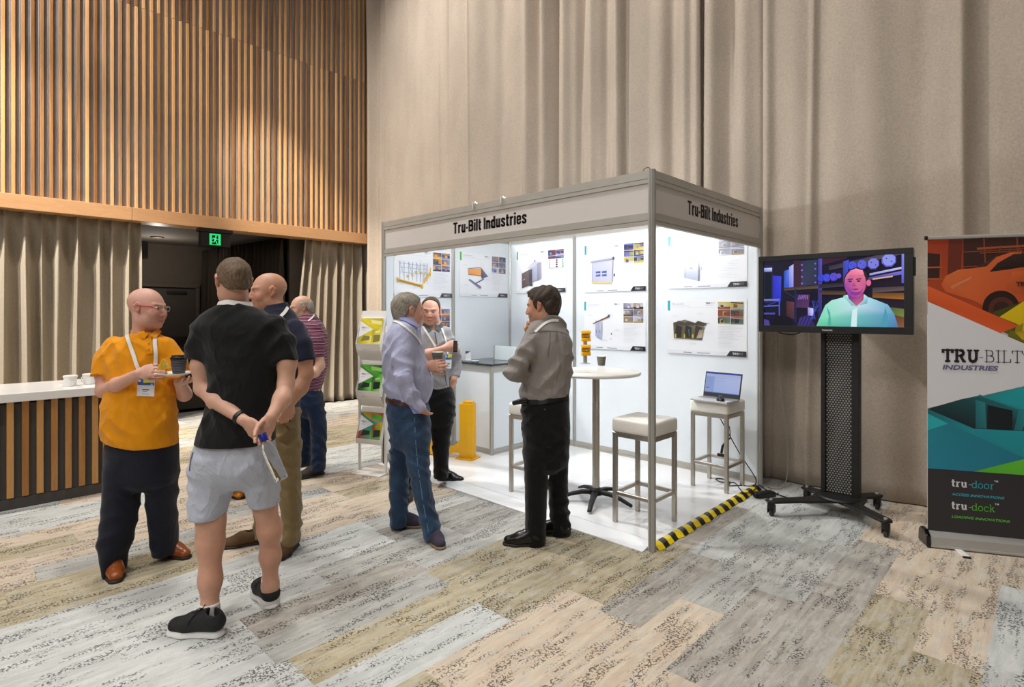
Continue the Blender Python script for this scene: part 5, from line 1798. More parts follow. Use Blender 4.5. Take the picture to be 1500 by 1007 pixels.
p.line(0.34, 0.95, 0.92, 0.957, 0.008, '#8a4426')
for k in range(9):
    p.line(0.40 + k * 0.06, 0.95, 0.41 + k * 0.06, 0.974, 0.005, '#8a4426')
p.line(0.60, 0.945, 0.64, 0.985, 0.006, '#2a1612')
p.line(0.70, 0.945, 0.62, 0.975, 0.005, '#2a1612')
# yellow picture: rails on the right
p.poly([(0.42, 0.752), (0.44, 0.695), (1.0, 0.565), (1.0, 0.86)], ['#4a4a14', '#6a6a20', '#545814', '#3c4010'])
p.poly([(0.50, 0.66), (1.0, 0.56), (1.0, 0.60), (0.53, 0.69)], ['#6a6414', '#4a4a10', '#5a5a14', '#7a7218'])
p.poly([(0.555, 0.685), (1.0, 0.70), (1.0, 0.735), (0.60, 0.728)], ['#d8ba20', '#ecd23a', '#f4e25a', '#e4ca30'])
p.poly([(0.555, 0.685), (0.60, 0.66), (1.0, 0.625), (1.0, 0.655), (0.62, 0.685)], ['#b89a10', '#d0b01c', '#e4c828', '#e8d03a', '#c8a814'])
p.poly([(0.57, 0.728), (0.555, 0.685), (0.60, 0.688), (0.61, 0.726)], '#a08a10')
p.line(0.72, 0.64, 1.0, 0.60, 0.014, '#d4b420')
p.line(0.80, 0.615, 1.0, 0.585, 0.012, '#b89c18')
# bright bands crossing
p.poly([(0, 0.790), (0, 0.842), (0.58, 0.706), (0.46, 0.680)], ['#e25a22', '#ea6630', '#dd5a24', '#e86228'])
p.poly([(0.46, 0.735), (0.585, 0.708), (1.0, 0.855), (1.0, 0.925)], ['#ecc80c', '#e4be08', '#e8c40c', '#f0cc18'])
# white wedge with the name
p.poly([(0, 0.4205), (0, 0.788), (0.96, 0.567), (0.60, 0.505)], '#e9e7ea')
# teal picture: loading dock
p.poly([(0, 0.4185), (0.61, 0.505), (0.70, 0.515), (0.70, 0.21), (0, 0.21)], ['#1b6d74', '#1da7ad', '#1fb0b4', '#1a8f98', '#1a7f96'])
p.poly([(0, 0.418), (0.22, 0.456), (0.33, 0.470), (0.58, 0.428), (0.70, 0.420), (0.70, 0.358), (0.30, 0.358)], ['#0f2b32', '#174c52', '#1b6066', '#1f7078', '#1f7a80', '#154048', '#0c2026'])
p.poly([(0.31, 0.360), (0.38, 0.360), (0.37, 0.448), (0.31, 0.455)], ['#1c6068', '#22747c', '#2a8c92', '#237a82'])
p.poly([(0.385, 0.360), (0.54, 0.360), (0.54, 0.425), (0.385, 0.440)], '#0a171c')
p.poly([(0.55, 0.360), (0.60, 0.360), (0.64, 0.428), (0.58, 0.432)], ['#1d6a72', '#237c84', '#2c959b', '#26848a'])
p.poly([(0.63, 0.360), (0.70, 0.360), (0.70, 0.415), (0.655, 0.410)], '#0c1b20')
p.line(0.33, 0.472, 0.58, 0.432, 0.010, '#2c8f95')
p.poly([(0, 0.345), (0, 0.402), (0.135, 0.371)], '#29b3bd')
p.poly([(0, 0.345), (0.135, 0.371), (0.62, 0.268), (0.30, 0.214), (0, 0.214)], ['#1e8c9c', '#1d8494', '#1c7c94', '#1c809a', '#2089a4'])
# green picture on the right
p.poly([(0.70, 0.52), (1.0, 0.57), (1.0, 0.214), (0.70, 0.214)], ['#4c9c34', '#3c8a28', '#2a5a20', '#3a7a26'])
p.poly([(0.705, 0.31), (1.0, 0.315), (1.0, 0.42), (0.75, 0.425), (0.72, 0.415)], ['#10200e', '#142a12', '#1a3616', '#183014', '#122410'])
p.poly([(0.80, 0.312), (1.0, 0.315), (1.0, 0.40), (0.81, 0.398)], '#2c5a20')
p.text('"1"', 0.725, 0.492, 0.040, '#16301a', 0.03)
p.poly([(0.30, 0.214), (0.62, 0.268), (0.70, 0.282), (0.70, 0.206), (0.32, 0.206)], ['#58b82c', '#66c634', '#6acc38', '#60bc30', '#56b42a'])
p.poly([(0.72, 0.206), (0.86, 0.24), (1.0, 0.26), (1.0, 0.206)], '#3a3a48')
# dark foot with the four trade names
p.rect(0, 0, 1, 0.2135, '#2e2b2e')
p.poly([(0, 0.2135), (1, 0.2135), (1, 0.210), (0, 0.210)], '#2e2b2e')
x = p.slab('tru', 0.155, 0.158, 0.048, '#eceaec', 0.20)
x = p.slab('-', x + 0.004, 0.158, 0.048, '#c2c0c6', 0.09)
x = p.slab('door', x - 0.005, 0.158, 0.048, '#2fb2c4', 0.085)
p.text('TM', x - 0.005, 0.183, 0.012, '#eceaec', 0.01)
p.text('ACCESS INNOVATIONS', 0.155, 0.128, 0.0165, '#2fb2c4', 0.02, 0.9, 0.25, width=0.285)
x = p.slab('tru', 0.155, 0.082, 0.048, '#eceaec', 0.20)
x = p.slab('-', x + 0.004, 0.082, 0.048, '#c2c0c6', 0.09)
x = p.slab('dock', x - 0.005, 0.082, 0.048, '#62c23a', 0.085)
p.text('TM', x - 0.005, 0.107, 0.012, '#eceaec', 0.01)
p.text('LOADING INNOVATIONS', 0.155, 0.052, 0.0165, '#62c23a', 0.02, 0.9, 0.25, width=0.315)
x = p.slab('tru', 0.77, 0.152, 0.048, '#eceaec', 0.20)
p.text('SAFETY', 0.77, 0.123, 0.0165, '#f0d420', 0.02, 0.9, 0.25)
x = p.slab('tru', 0.77, 0.080, 0.048, '#eceaec', 0.20)
p.text('SERVICE', 0.77, 0.051, 0.0165, '#e8683a', 0.02, 0.9, 0.25)
# the name
x = p.slab('TRU', 0.095, 0.582, 0.082, '#2a2528', 0.235, 0.84)
x = p.slab('-BILT', x - 0.01, 0.582, 0.082, '#39343a', 0.075, 0.84)
p.text('R', x + 0.013, 0.607, 0.018, '#39343a', 0.0)
for k in range(20):
    a0, a1 = 2 * PI * k / 20, 2 * PI * (k + 1) / 20
    p.line(x + 0.022 + 0.020 * math.cos(a0), 0.612 + 0.0088 * math.sin(a0), x + 0.022 + 0.020 * math.cos(a1), 0.612 + 0.0088 * math.sin(a1), 0.003, '#39343a')
p.text('INDUSTRIES', 0.095, 0.556, 0.031, '#6a6a8c', 0.035, 1.0, 0.22, width=0.30)
p.text('TRU', 0.56, 0.838, 0.026, '#4a2018', 0.05)
p.text('-BILT', 0.655, 0.84, 0.024, '#b0532c', 0.0)
p.build('banner_print', M['print_matt'], bn, (0, -0.0062, GZ0))

# ================================================================ BROCHURE STAND
bs = thing('brochure_stand', 'slim white three-tier brochure stand beside the booth', 'brochure stand', (-2.865, -0.285, 0.0), R(22))
M['bs_white'] = M['white_metal']
MB().box2((-0.165, -0.10, 0.0), (0.165, 0.12, 0.012)).build('base_plate', M['bs_white'], bs, bevel=0.003)
for x in (-0.150, 0.150):
    MB().box2((x - 0.010, 0.010, 0.012), (x + 0.010, 0.034, 1.42)).build('upright', M['bs_white'], bs, bevel=0.002)
MB().box2((-0.15, 0.015, 1.385), (0.15, 0.03, 1.42)).build('cross_bar', M['bs_white'], bs)
MB().box2((0.10, 0.05, 0.09), (0.125, 0.075, 0.62)).build('rear_strut', M['groove'], bs)
BRO = []
for k, (z0, nm) in enumerate(((1.205, 'y'), (0.755, 'g'), (0.295, 'm'))):
    tr = []
    # back plate leaning back, a lip in front, curved underside
    ang = R(14)
    zt = z0 + 0.36 if k == 0 else z0 + 0.335
    tray = MB()
    tray.prism([(-0.03, z0), (-0.026, z0 - 0.004), (-0.020, z0 - 0.004), (0.058, zt - 0.01), (0.058, zt), (0.052, zt)], -0.138, 0.138, 'x')
    tray.prism([(-0.056, z0 + 0.045), (-0.060, z0 + 0.045), (-0.050, z0 - 0.004), (-0.026, z0 - 0.010), (-0.026, z0 - 0.004), (-0.046, z0)], -0.138, 0.138, 'x')
    for x in (-0.140, 0.137):
        tray.prism([(-0.058, z0 + 0.045), (-0.050, z0 - 0.006), (-0.022, z0 - 0.008), (0.055, zt), (0.05, zt)], x, x + 0.003, 'x')
    if k < 2:
        n = 9
        arc = [(-0.05 + 0.085 * (i / n) ** 1.4, z0 - 0.01 - 0.105 * (i / n)) for i in range(n + 1)]
        tray.prism(arc + [(y + 0.004, z - 0.002) for y, z in reversed(arc)], -0.138, 0.138, 'x')
    tray.build('tray', M['bs_white'], bs)

M['bs_print'] = M['print']
def brochure(label, z0, pal, idx):
    ang = R(13)
    t = thing('brochure', label, 'brochure', bs.location + Matrix.Rotation(R(22), 3, 'Z') @ Vector((-0.129, -0.047, z0 + 0.002)), R(22), 'brochures in the white stand')
    body = MB().box2((0, 0.0, 0), (0.258, 0.012, 0.295)).build('brochure_pages', M['white_plastic'], t)
    body.rotation_euler = (-ang, 0, 0)
    p = Print(0.258, 0.295)
    c1, c2, c3, c4, c5 = pal
    p.rect(0, 0, 1, 1, c1)
    p.poly([(0.0, 1.0), (1, 1), (1, 0.62), (0.35, 0.80)], [c2, c3, c1, c2])
    p.poly([(0.45, 0.95), (0.95, 0.90), (0.95, 0.78), (0.5, 0.82)], c4)
    p.poly([(0.58, 0.60), (1, 0.72), (1, 0.10), (0.58, 0.02)], [c3, c2, c4, c1])
    p.poly([(0.66, 0.20), (0.95, 0.24), (0.95, 0.46), (0.66, 0.44)], c5)
    p.poly([(0.72, 0.50), (0.92, 0.54), (0.92, 0.60), (0.72, 0.57)], c4)
    p.poly([(0, 0.0), (0.5, 0.0), (0.58, 0.15), (0.58, 0.42), (0, 0.40)], [c3, c1, c2, c4, c3])
    p.poly([(0.1, 0.22), (0.5, 0.28), (0.5, 0.40), (0.2, 0.42)], c5)
    p.poly([(0.3, 0.0), (1, 0.0), (1, 0.12), (0.62, 0.10)], c2)
    p.poly([(0, 0.36), (0, 0.90), (0.62, 0.62)], '#eeeef0')
    p.slab('TRU', 0.07, 0.655, 0.016, '#4a4a50', 0.22)
    p.slab('-BILT', 0.20, 0.655, 0.016, '#8a8a90', 0.08)
    p.line(0.07, 0.60, 0.25, 0.60, 0.004, '#b8b8c0')
    p.line(0.0, 0.0, 0.0, 1.0, 0.002, '#ffffff')
    o = p.build('cover_print', M['print'], body, (0, -0.0008, 0))
    return t


brochure('brochure with a yellow cover in the top tray of the white stand', 1.205, ('#e0cc1c', '#ecdc40', '#b8a818', '#f4ec9c', '#8a8040'), 0)
brochure('brochure with a green cover in the middle tray of the white stand', 0.755, ('#3f9c34', '#6cc83c', '#27422c', '#a0e078', '#1d2a24'), 1)
brochure('brochure with a teal and orange cover in the lowest tray of the white stand', 0.295, ('#3aa08c', '#e8b01c', '#a8301c', '#5cb43a', '#2c3a34'), 2)


# ================================================================ PEOPLE
class Sdf:
    """solid on a grid; shapes blend where they meet and come out as one closed surface"""
    def __init__(s, lo, hi, res, zbands=None):
        s.x = np.arange(lo[0], hi[0] + res, res, dtype=np.float32)
        s.y = np.arange(lo[1], hi[1] + res, res, dtype=np.float32)
        if zbands:
            zz = []
            for a, b, r in zbands:
                zz.append(np.arange(a, b - r * 0.5, r))
            s.z = np.concatenate(zz).astype(np.float32)
        else:
            s.z = np.arange(lo[2], hi[2] + res, res, dtype=np.float32)
        s.g = np.full((len(s.x), len(s.y), len(s.z)), 0.08, np.float32)
        s.res = res
        s.rs = 1.0

    def _sl(s, lo, hi):
        out = []
        for c, a, b in zip((s.x, s.y, s.z), lo, hi):
            i, j = np.searchsorted(c, a), np.searchsorted(c, b)
            out.append(slice(max(0, i - 1), min(len(c), j + 1)))
        return tuple(out)

    def put(s, lo, hi, fn, k=0.0, mode='u', pad=0.03):
        lo = [a - pad - k for a in lo]
        hi = [a + pad + k for a in hi]
        sl = s._sl(lo, hi)
        if any(q.stop <= q.start for q in sl):
            return s
        X, Y, Z = s.x[sl[0]][:, None, None], s.y[sl[1]][None, :, None], s.z[sl[2]][None, None, :]
        d = np.broadcast_to(fn(X, Y, Z), tuple(q.stop - q.start for q in sl)).astype(np.float32)
        a = s.g[sl]
        if mode == 's':          # subtract
            d = -d
        if mode == 'u':
            r = np.minimum(a, d)
            if k > 0:
                h = np.maximum(k - np.abs(a - d), 0) / k
                r = r - h * h * k * 0.25
        else:
            r = np.maximum(a, d)
            if k > 0:
                h = np.maximum(k - np.abs(a - d), 0) / k
                r = r + h * h * k * 0.25
        s.g[sl] = r
        return s

    def chain(s, pts, rads, k=0.0, mode='u', flat=None, cap=False, kin=0.012):
        """tapered limb through points; flat=(direction, factor) squashes it; cap cuts it straight at the last point"""
        P = [np.array(p, np.float32) for p in pts]
        rads = [r * s.rs for r in rads]
        if cap:
            d = P[-1] - P[-2]
            L = np.linalg.norm(d)
            P2 = P[:-1] + [P[-1] + d / L * 0.06]
            r2 = rads[:-1] + [rads[-1] + (rads[-1] - rads[-2]) / L * 0.06]
        else:
            P2, r2 = P, rads
        R0 = max(rads) * (1.25 if flat is None else max(1, flat[1]) * 1.25)
        lo = np.min(P, 0) - R0
        hi = np.max(P, 0) + R0

        def fn(X, Y, Z):
            out = None
            for a, b, ra, rb in zip(P2[:-1], P2[1:], r2[:-1], r2[1:]):
                ab = b - a
                px, py, pz = X - a[0], Y - a[1], Z - a[2]
                t = np.clip((px * ab[0] + py * ab[1] + pz * ab[2]) / float(ab @ ab + 1e-9), 0, 1)
                qx, qy, qz = px - t * ab[0], py - t * ab[1], pz - t * ab[2]
                if flat is not None:
                    f = flat[0]
                    dt = qx * f[0] + qy * f[1] + qz * f[2]
                    m = (1.0 / flat[1] - 1.0)
                    qx, qy, qz = qx + f[0] * dt * m, qy + f[1] * dt * m, qz + f[2] * dt * m
                d = np.sqrt(qx * qx + qy * qy + qz * qz) - (ra + (rb - ra) * t)
                if out is None:
                    out = d
                else:
                    h = np.maximum(kin - np.abs(out - d), 0) / kin
                    out = np.minimum(out, d) - h * h * kin * 0.25
            if cap:
                n = (P[-1] - P[-2])
                n = n / np.linalg.norm(n)
                out = np.maximum(out, (X - P[-1][0]) * n[0] + (Y - P[-1][1]) * n[1] + (Z - P[-1][2]) * n[2])
            return out
        return s.put(lo, hi, fn, k, mode)

    def ell(s, c, r, k=0.0, mode='u', rot=None):
        c = np.array(c, np.float32)
        r = np.array(r, np.float32)
        R_ = float(max(r))

        def fn(X, Y, Z):
            px, py, pz = X - c[0], Y - c[1], Z - c[2]
            if rot is not None:
                px, py, pz = (rot[0][i] * px + rot[1][i] * py + rot[2][i] * pz for i in range(3))
            k0 = np.sqrt((px / r[0]) ** 2 + (py / r[1]) ** 2 + (pz / r[2]) ** 2)
            k1 = np.sqrt((px / r[0] ** 2) ** 2 + (py / r[1] ** 2) ** 2 + (pz / r[2] ** 2) ** 2) + 1e-6
            return k0 * (k0 - 1) / k1
        return s.put(c - R_, c + R_, fn, k, mode)

    def stack(s, rows, k=0.0, n=2.2, mode='u', round_=0.01):
        """rows: (z, cx, cy, a, bf, bb): ellipses up the z axis; bf towards the camera (-y), bb away"""
        rows = sorted(rows)
        A = np.array(rows, np.float64)
        z = A[:, 0]
        # smooth interpolation through the rows
        zz = s.z.astype(np.float64)
        zc = np.clip(zz, z[0], z[-1])

        def interp(v):
            if len(z) < 3:
                return np.interp(zc, z, v)
            dl = np.diff(v) / np.diff(z)
            m = np.zeros(len(v))
            m[0], m[-1] = dl[0], dl[-1]
            ok = dl[:-1] * dl[1:] > 0
            m[1:-1] = np.where(ok, 2 * dl[:-1] * dl[1:] / np.where(ok, dl[:-1] + dl[1:], 1), 0)
            i = np.clip(np.searchsorted(z, zc) - 1, 0, len(z) - 2)
            h = z[i + 1] - z[i]
            t = (zc - z[i]) / h
            t2, t3 = t * t, t * t * t
            return (2 * t3 - 3 * t2 + 1) * v[i] + (t3 - 2 * t2 + t) * h * m[i] + (-2 * t3 + 3 * t2) * v[i + 1] + (t3 - t2) * h * m[i + 1]
        par = [interp(A[:, i]).astype(np.float32) for i in range(1, 6)]
        lo = (min(A[:, 1] - A[:, 3]) - 0.02, min(A[:, 2] - A[:, 4]) - 0.02, z[0])
        hi = (max(A[:, 1] + A[:, 3]) + 0.02, max(A[:, 2] + A[:, 5]) + 0.02, z[-1])
        z0, z1 = z[0], z[-1]

        def fn(X, Y, Z):
            zi = np.searchsorted(s.z, Z.ravel() - 1e-6)
            cx, cy, a, bf, bb = (p[zi][None, None, :] for p in par)
            u = np.abs((X - cx) / a)
            v = Y - cy
            v = np.abs(np.where(v < 0, v / bf, v / bb))
            f = ((u ** n + v ** n + 1e-9) ** (1.0 / n) - 1) * np.minimum(a, np.minimum(bf, bb))
            capd = np.maximum(Z - z1, z0 - Z)
            h = np.maximum(round_ - np.abs(f - capd), 0) / round_
            return np.maximum(f, capd) + h * h * round_ * 0.25
        return s.put(lo, hi, fn, k, mode)

    def cut(s, p, nrm, lo=None, hi=None, k=0.0):
        """remove what lies on the side the normal points to"""
        p = np.array(p)
        nrm = np.array(nrm) / np.linalg.norm(nrm)
        lo = lo if lo is not None else (s.x[0], s.y[0], s.z[0])
        hi = hi if hi is not None else (s.x[-1], s.y[-1], s.z[-1])
        return s.put(lo, hi, lambda X, Y, Z: -((X - p[0]) * nrm[0] + (Y - p[1]) * nrm[1] + (Z - p[2]) * nrm[2]), k, 's', 0)

    def wrinkle(s, amp, waves, zlo=-9, zhi=9, seed=0, warp=1.2):
        """cloth folds: rounded ridges with sharper valleys; waves: list of (kx, ky, kz)"""
        r = np.random.RandomState(seed)
        idx = np.nonzero(np.abs(s.g) < 0.03)
        X, Y, Z = s.x[idx[0]], s.y[idx[1]], s.z[idx[2]]
        tot = np.zeros(len(X), np.float32)
        for w in waves:
            ph = r.uniform(0, 6.28, 4)
            q = warp * np.sin(X * 9 + Y * 11 + Z * 5 + ph[0]) + warp * 0.8 * np.sin(X * -13 + Y * 8 + Z * 7 + ph[1])
            a = w[0] * X + w[1] * Y + w[2] * Z + q + ph[2]
            patch = (0.5 + 0.5 * np.sin(X * 9 + Z * 7 + Y * 10 + ph[3])) * (0.55 + 0.45 * np.sin(X * -16 + Z * 13 + Y * 9 + ph[1]))
            tot += (0.62 - np.abs(np.sin(a * 0.5))) * patch
        zb = s.z[np.nonzero(np.any(s.g < 0, (0, 1)))[0][0]] + 0.01
        fade = np.clip((Z - max(zlo, zb)) / 0.07, 0, 1) * np.clip((zhi - Z) / 0.06, 0, 1)
        s.g[idx] -= (1.7 * amp * tot * fade).astype(np.float32)
        return s

    def mesh(s):
        g = s.g
        ins = g < 0
        n = np.array(g.shape)
        c = np.zeros(tuple(n - 1), np.uint8)
        for i in (0, 1):
            for j in (0, 1):
                for k in (0, 1):
                    c += ins[i:n[0] - 1 + i, j:n[1] - 1 + j, k:n[2] - 1 + k]
        act = (c > 0) & (c < 8)
        I, J, K = np.nonzero(act)
        idx = np.full(act.shape, -1, np.int32)
        idx[I, J, K] = np.arange(len(I))
        acc = np.zeros((len(I), 3), np.float32)
        cnt = np.zeros(len(I), np.float32)
        off = [(i, j, k) for i in (0, 1) for j in (0, 1) for k in (0, 1)]
        val = {o: g[I + o[0], J + o[1], K + o[2]] for o in off}
        for o in off:
            for ax in range(3):
                if o[ax] == 0:
                    o2 = list(o)
                    o2[ax] = 1
                    a, b = val[o], val[tuple(o2)]
                    m = (a < 0) != (b < 0)
                    t = np.where(m, a / np.where(m, a - b, 1), 0)
                    p = np.array(o, np.float32)[None, :].repeat(len(I), 0)
                    p[:, ax] = t
                    acc[m] += p[m]
                    cnt[m] += 1
        P = acc / cnt[:, None] + np.stack([I, J, K], 1)
        V = np.stack([np.interp(P[:, i], np.arange(len(cc)), cc) for i, cc in enumerate((s.x, s.y, s.z))], 1)
        F = []
        for ax in range(3):
            o1, o2 = [a for a in range(3) if a != ax]
            sl0 = [slice(None)] * 3
            sl1 = [slice(None)] * 3
            sl0[ax] = slice(0, n[ax] - 1)
            sl1[ax] = slice(1, n[ax])
            ch = ins[tuple(sl0)] != ins[tuple(sl1)]
            E_ = np.stack(np.nonzero(ch), 1)
            E_ = E_[(E_[:, o1] > 0) & (E_[:, o2] > 0) & (E_[:, o1] < n[o1] - 1) & (E_[:, o2] < n[o2] - 1)]
            q = []
            for d1, d2 in ((1, 1), (0, 1), (0, 0), (1, 0)):
                e = E_.copy()
                e[:, o1] -= d1
                e[:, o2] -= d2
                q.append(idx[e[:, 0], e[:, 1], e[:, 2]])
            Q = np.stack(q, 1)
            flip = ins[E_[:, 0], E_[:, 1], E_[:, 2]]
            if ax == 1:
                flip = ~flip
            Q[~flip] = Q[~flip][:, ::-1]
            F.append(Q)
        return V, np.concatenate(F)


def skin_mat(name):
    t = NT(name)
    a = t.n('VertexColor', layer_name='Col')
    o = t.obj()
    nz = t.noise(o, 40, 4, 0.6)
    c = t.mix(0.35, a.outputs[0], t.ramp(nz.outputs[0], [(0.3, (0.42, 0.42, 0.42)), (0.7, (0.60, 0.56, 0.55))]), 'OVERLAY')
    t.l(c, t.b.inputs['Base Color'])
    t.b.inputs['Roughness'].default_value = 0.46
    t.b.inputs['Specular IOR Level'].default_value = 0.4
    t.b.inputs['Subsurface Weight'].default_value = 0.12
    t.b.inputs['Subsurface Radius'].default_value = (0.012, 0.005, 0.003)
    t.b.inputs['Subsurface Scale'].default_value = 0.6
    t.bump(t.noise(o, 320, 3).outputs[0], 0.15, 0.002)
    return t.m


def hair_mat(name, c1, c2):
    t = NT(name)
    o = t.obj()
    n1 = t.noise(t.mapping(o, (1, 1, 0.35)), 170, 3, 0.6, 0.5)
    n2 = t.noise(o, 18, 3)
    f = t.math('MULTIPLY_ADD', n1.outputs[0], 0.7, t.math('MULTIPLY', n2.outputs[0], 0.3))
    t.l(t.ramp(f, [(0.35, lin(c1)), (0.65, lin(c2))]), t.b.inputs['Base Color'])
    t.b.inputs['Roughness'].default_value = 0.55
    t.b.inputs['Specular IOR Level'].default_value = 0.25
    t.bump(n1.outputs[0], 0.6, 0.006)
    return t.m


M['skin'] = skin_mat('skin')
M['eye'] = print_mat('eyeball', 0.15)


def head_frame(yaw, pitch=0.0, roll=0.0):
    """columns: side (x), forward (y), up (z); yaw 0 looks at -y (the camera), 90 degrees looks at +x"""
    y, p, r = R(yaw), R(pitch), R(roll)
    f = np.array([math.sin(y) * math.cos(p), -math.cos(y) * math.cos(p), math.sin(p)])
    sd = np.array([-math.cos(y), -math.sin(y), 0.0])       # the person's right-hand side is +x
    u = np.cross(sd, f)
    u = u / np.linalg.norm(u)
    sd2 = sd * math.cos(r) + u * math.sin(r)
    u2 = np.cross(sd2, f)
    return np.stack([sd2, f, u2], 1)


class Person:
    def __init__(s, label, px0, d0, skin='#c99a80', name='person', res=0.005):
        s.d0 = d0
        s.x0 = (px0 - 750) / FPX * d0
        c, sn = math.cos(YAW), math.sin(YAW)
        wx = CAM.x + s.x0 * c - d0 * sn
        wy = CAM.y + s.x0 * sn + d0 * c
        s.root = thing(name, label, 'person', (wx, wy, 0), YAW)
        s.skin = lin(skin)
        s.res = res
        s.m = (px0 - 750) / FPX
        s.rs = 1 / math.sqrt(1 + s.m * s.m)
        s.head = None
        s.paint = []
        s.bvhs = []

    def J(s, px, py, dd=0.0):
        d = s.d0 + dd
        return np.array(((px - 750) / FPX * d - s.x0, dd, 1.55 - (py - 458) / FPX * d))

    def Jz(s, px, z, dd=0.0):
        d = s.d0 + dd
        return np.array(((px - 750) / FPX * d - s.x0, dd, z))

    def ground(s, px, py):
        d = 1.55 * FPX / (py - 458)
        return np.array(((px - 750) / FPX * d - s.x0, d - s.d0, 0.0))

    def rows(s, L, grow=0.0):
        """silhouette rows (py, xl, xr, bf, bb[, dd]) -> ellipse stack"""
        out = []
        for r in L:
            py, xl, xr, bf, bb = r[:5]
            dd = r[5] if len(r) > 5 else 0.0
            d = s.d0 + dd
            cx = ((xl + xr) / 2 - 750) / FPX
            w = (xr - xl) / 2 / FPX * d
            b = (bf + bb) / 2
            a = math.sqrt(max(w * w - (cx * b) ** 2, (0.55 * w) ** 2))
            x = cx * d - s.x0
            out.append((1.55 - (py - 458) / FPX * d, x, dd, a + grow, bf + grow, bb + grow))
        return out

    # ---- body
    def start_body(s, lo, hi, z_fine):
        r = s.res
        zb = []
        if z_fine > lo[2]:
            zb.append((lo[2], z_fine, max(r, 0.009)))
        zb.append((z_fine, hi[2], r))
        s.B = Sdf(lo, hi, r, zb)
        s.B.rs = s.rs

    def add_head(s, c, yaw, pitch=0.0, sc=1.0, roll=0.0, neck=None, neck_r=(0.062, 0.068), jaw=1.0, fat=0.0, nose=1.0, ear=1.0):
        B = s.B
        F = head_frame(yaw, pitch, roll)
        c = np.array(c)
        s.head = (c, F, sc)
        W = lambda p: c + F @ (np.array(p) * sc)
        E_ = lambda p, r, k=0.0, mode='u': B.ell(W(p), [q * sc for q in r], k, mode, F)
        E_((0, -0.016, 0.034), (0.0755, 0.098, 0.084))
        E_((0, 0.030, -0.020), (0.063 + fat, 0.066, 0.085), 0.03)
        E_((0, 0.034, -0.072), (0.053 * jaw + fat, 0.052, 0.042), 0.03)
        E_((0, 0.072, -0.098), (0.022, 0.018, 0.017), 0.02)
        for q in (-1, 1):
            E_((q * 0.047, 0.010, -0.068), (0.018 + fat * 0.6, 0.034, 0.030), 0.03)      # jaw angle
            E_((q * 0.040, 0.066, -0.030), (0.022, 0.020, 0.022), 0.025)                # cheek
        if neck is not None:
            B.chain([W((0, -0.022, -0.055)), neck], neck_r, 0.03)
        B.chain([W((-0.045, 0.070, 0.026)), W((-0.018, 0.085, 0.020)), W((0.018, 0.085, 0.020)), W((0.045, 0.070, 0.026))], [0.008 * sc] * 4, 0.014)
        for q in (-1, 1):
            E_((q * 0.031, 0.097, 0.005), (0.019, 0.014, 0.0105), 0.012, 's')
            E_((q * 0.031, 0.073, 0.004), (0.0135, 0.0115, 0.0115), 0.004)
        B.chain([W((0, 0.084, 0.012)), W((0, 0.098, -0.010)), W((0, 0.106 * (0.5 + 0.5 * nose), -0.028))], [0.0085 * sc, 0.0095 * sc, 0.0135 * sc * nose], 0.012)
        for q in (-1, 1):
            E_((q * 0.0125, 0.094, -0.034), (0.0095, 0.011, 0.008), 0.007)
        B.chain([W((-0.023, 0.081, -0.064)), W((0, 0.094, -0.0605)), W((0.023, 0.081, -0.064))], [0.005 * sc, 0.0068 * sc, 0.005 * sc], 0.007)
        B.chain([W((-0.020, 0.080, -0.073)), W((0, 0.092, -0.0755)), W((0.020, 0.080, -0.073))], [0.005 * sc, 0.0072 * sc, 0.005 * sc], 0.007)
        B.chain([W((-0.024, 0.088, -0.0685)), W((0, 0.102, -0.068)), W((0.024, 0.088, -0.0685))], [0.0022 * sc] * 3, 0.003, 's')
        for q in (-1, 1):
            ex = 0.077 * q
            B.chain([W((ex, 0.006, 0.018)), W((ex * 1.07, -0.008, 0.028)), W((ex * 1.10, -0.020, 0.014)), W((ex * 1.06, -0.012, -0.010)), W((ex, 0.002, -0.027))],
                    [0.0065 * sc * ear, 0.0075 * sc * ear, 0.0085 * sc * ear, 0.0075 * sc * ear, 0.0075 * sc * ear], 0.004, kin=0.006)
            E_((ex * 1.03, -0.006, 0.002), (0.008, 0.016, 0.026), 0.006)
            E_((ex * 1.17, 0.000, 0.003), (0.0085, 0.009, 0.015), 0.004, 's')

    def add_arm(s, pts, rads, k=0.02):
        rads = list(rads)
        if rads[0] >= 0.05:              # the shoulder itself sits well inside the sleeve
            rads[0] *= 0.6
        s.B.chain(pts, rads, k, kin=0.03)

    def add_hand(s, wrist, d, n, side, curl=(0.5, 0.5, 0.5, 0.5), thumb=(0.5, 0.6, 0.3), sc=1.0, spread=0.06, tip=None):
        """d: wrist to knuckles, n: out of the palm; side: +1 / -1 puts the thumb on that side of d x n"""
        B = s.B
        d = np.array(d, float)
        d /= np.linalg.norm(d)
        n = np.array(n, float)
        n -= d * (n @ d)
        n /= np.linalg.norm(n)
        t = np.cross(d, n) * side
        w = np.array(wrist, float)
        W = lambda a, b, c: w + (d * a + t * b + n * c) * sc
        rot = np.stack([d, t, n], 1)
        B.ell(W(0.050, 0.002, 0.0), [0.058 * sc, 0.041 * sc, 0.0165 * sc], 0.012, 'u', rot)
        B.chain([W(0.0, 0, 0), W(0.03, 0, 0)], [0.026 * sc, 0.026 * sc], 0.012, flat=(n, 0.8))
        B.chain([W(0.085, 0.030, 0), W(0.088, -0.028, 0)], [0.0105 * sc, 0.0095 * sc], 0.010)
        bt = (0.030, 0.0105, -0.0095, -0.0285)
        ba = (0.088, 0.093, 0.090, 0.081)
        ln = (0.074, 0.082, 0.076, 0.060)
        rr = (0.0092, 0.0095, 0.009, 0.0080)
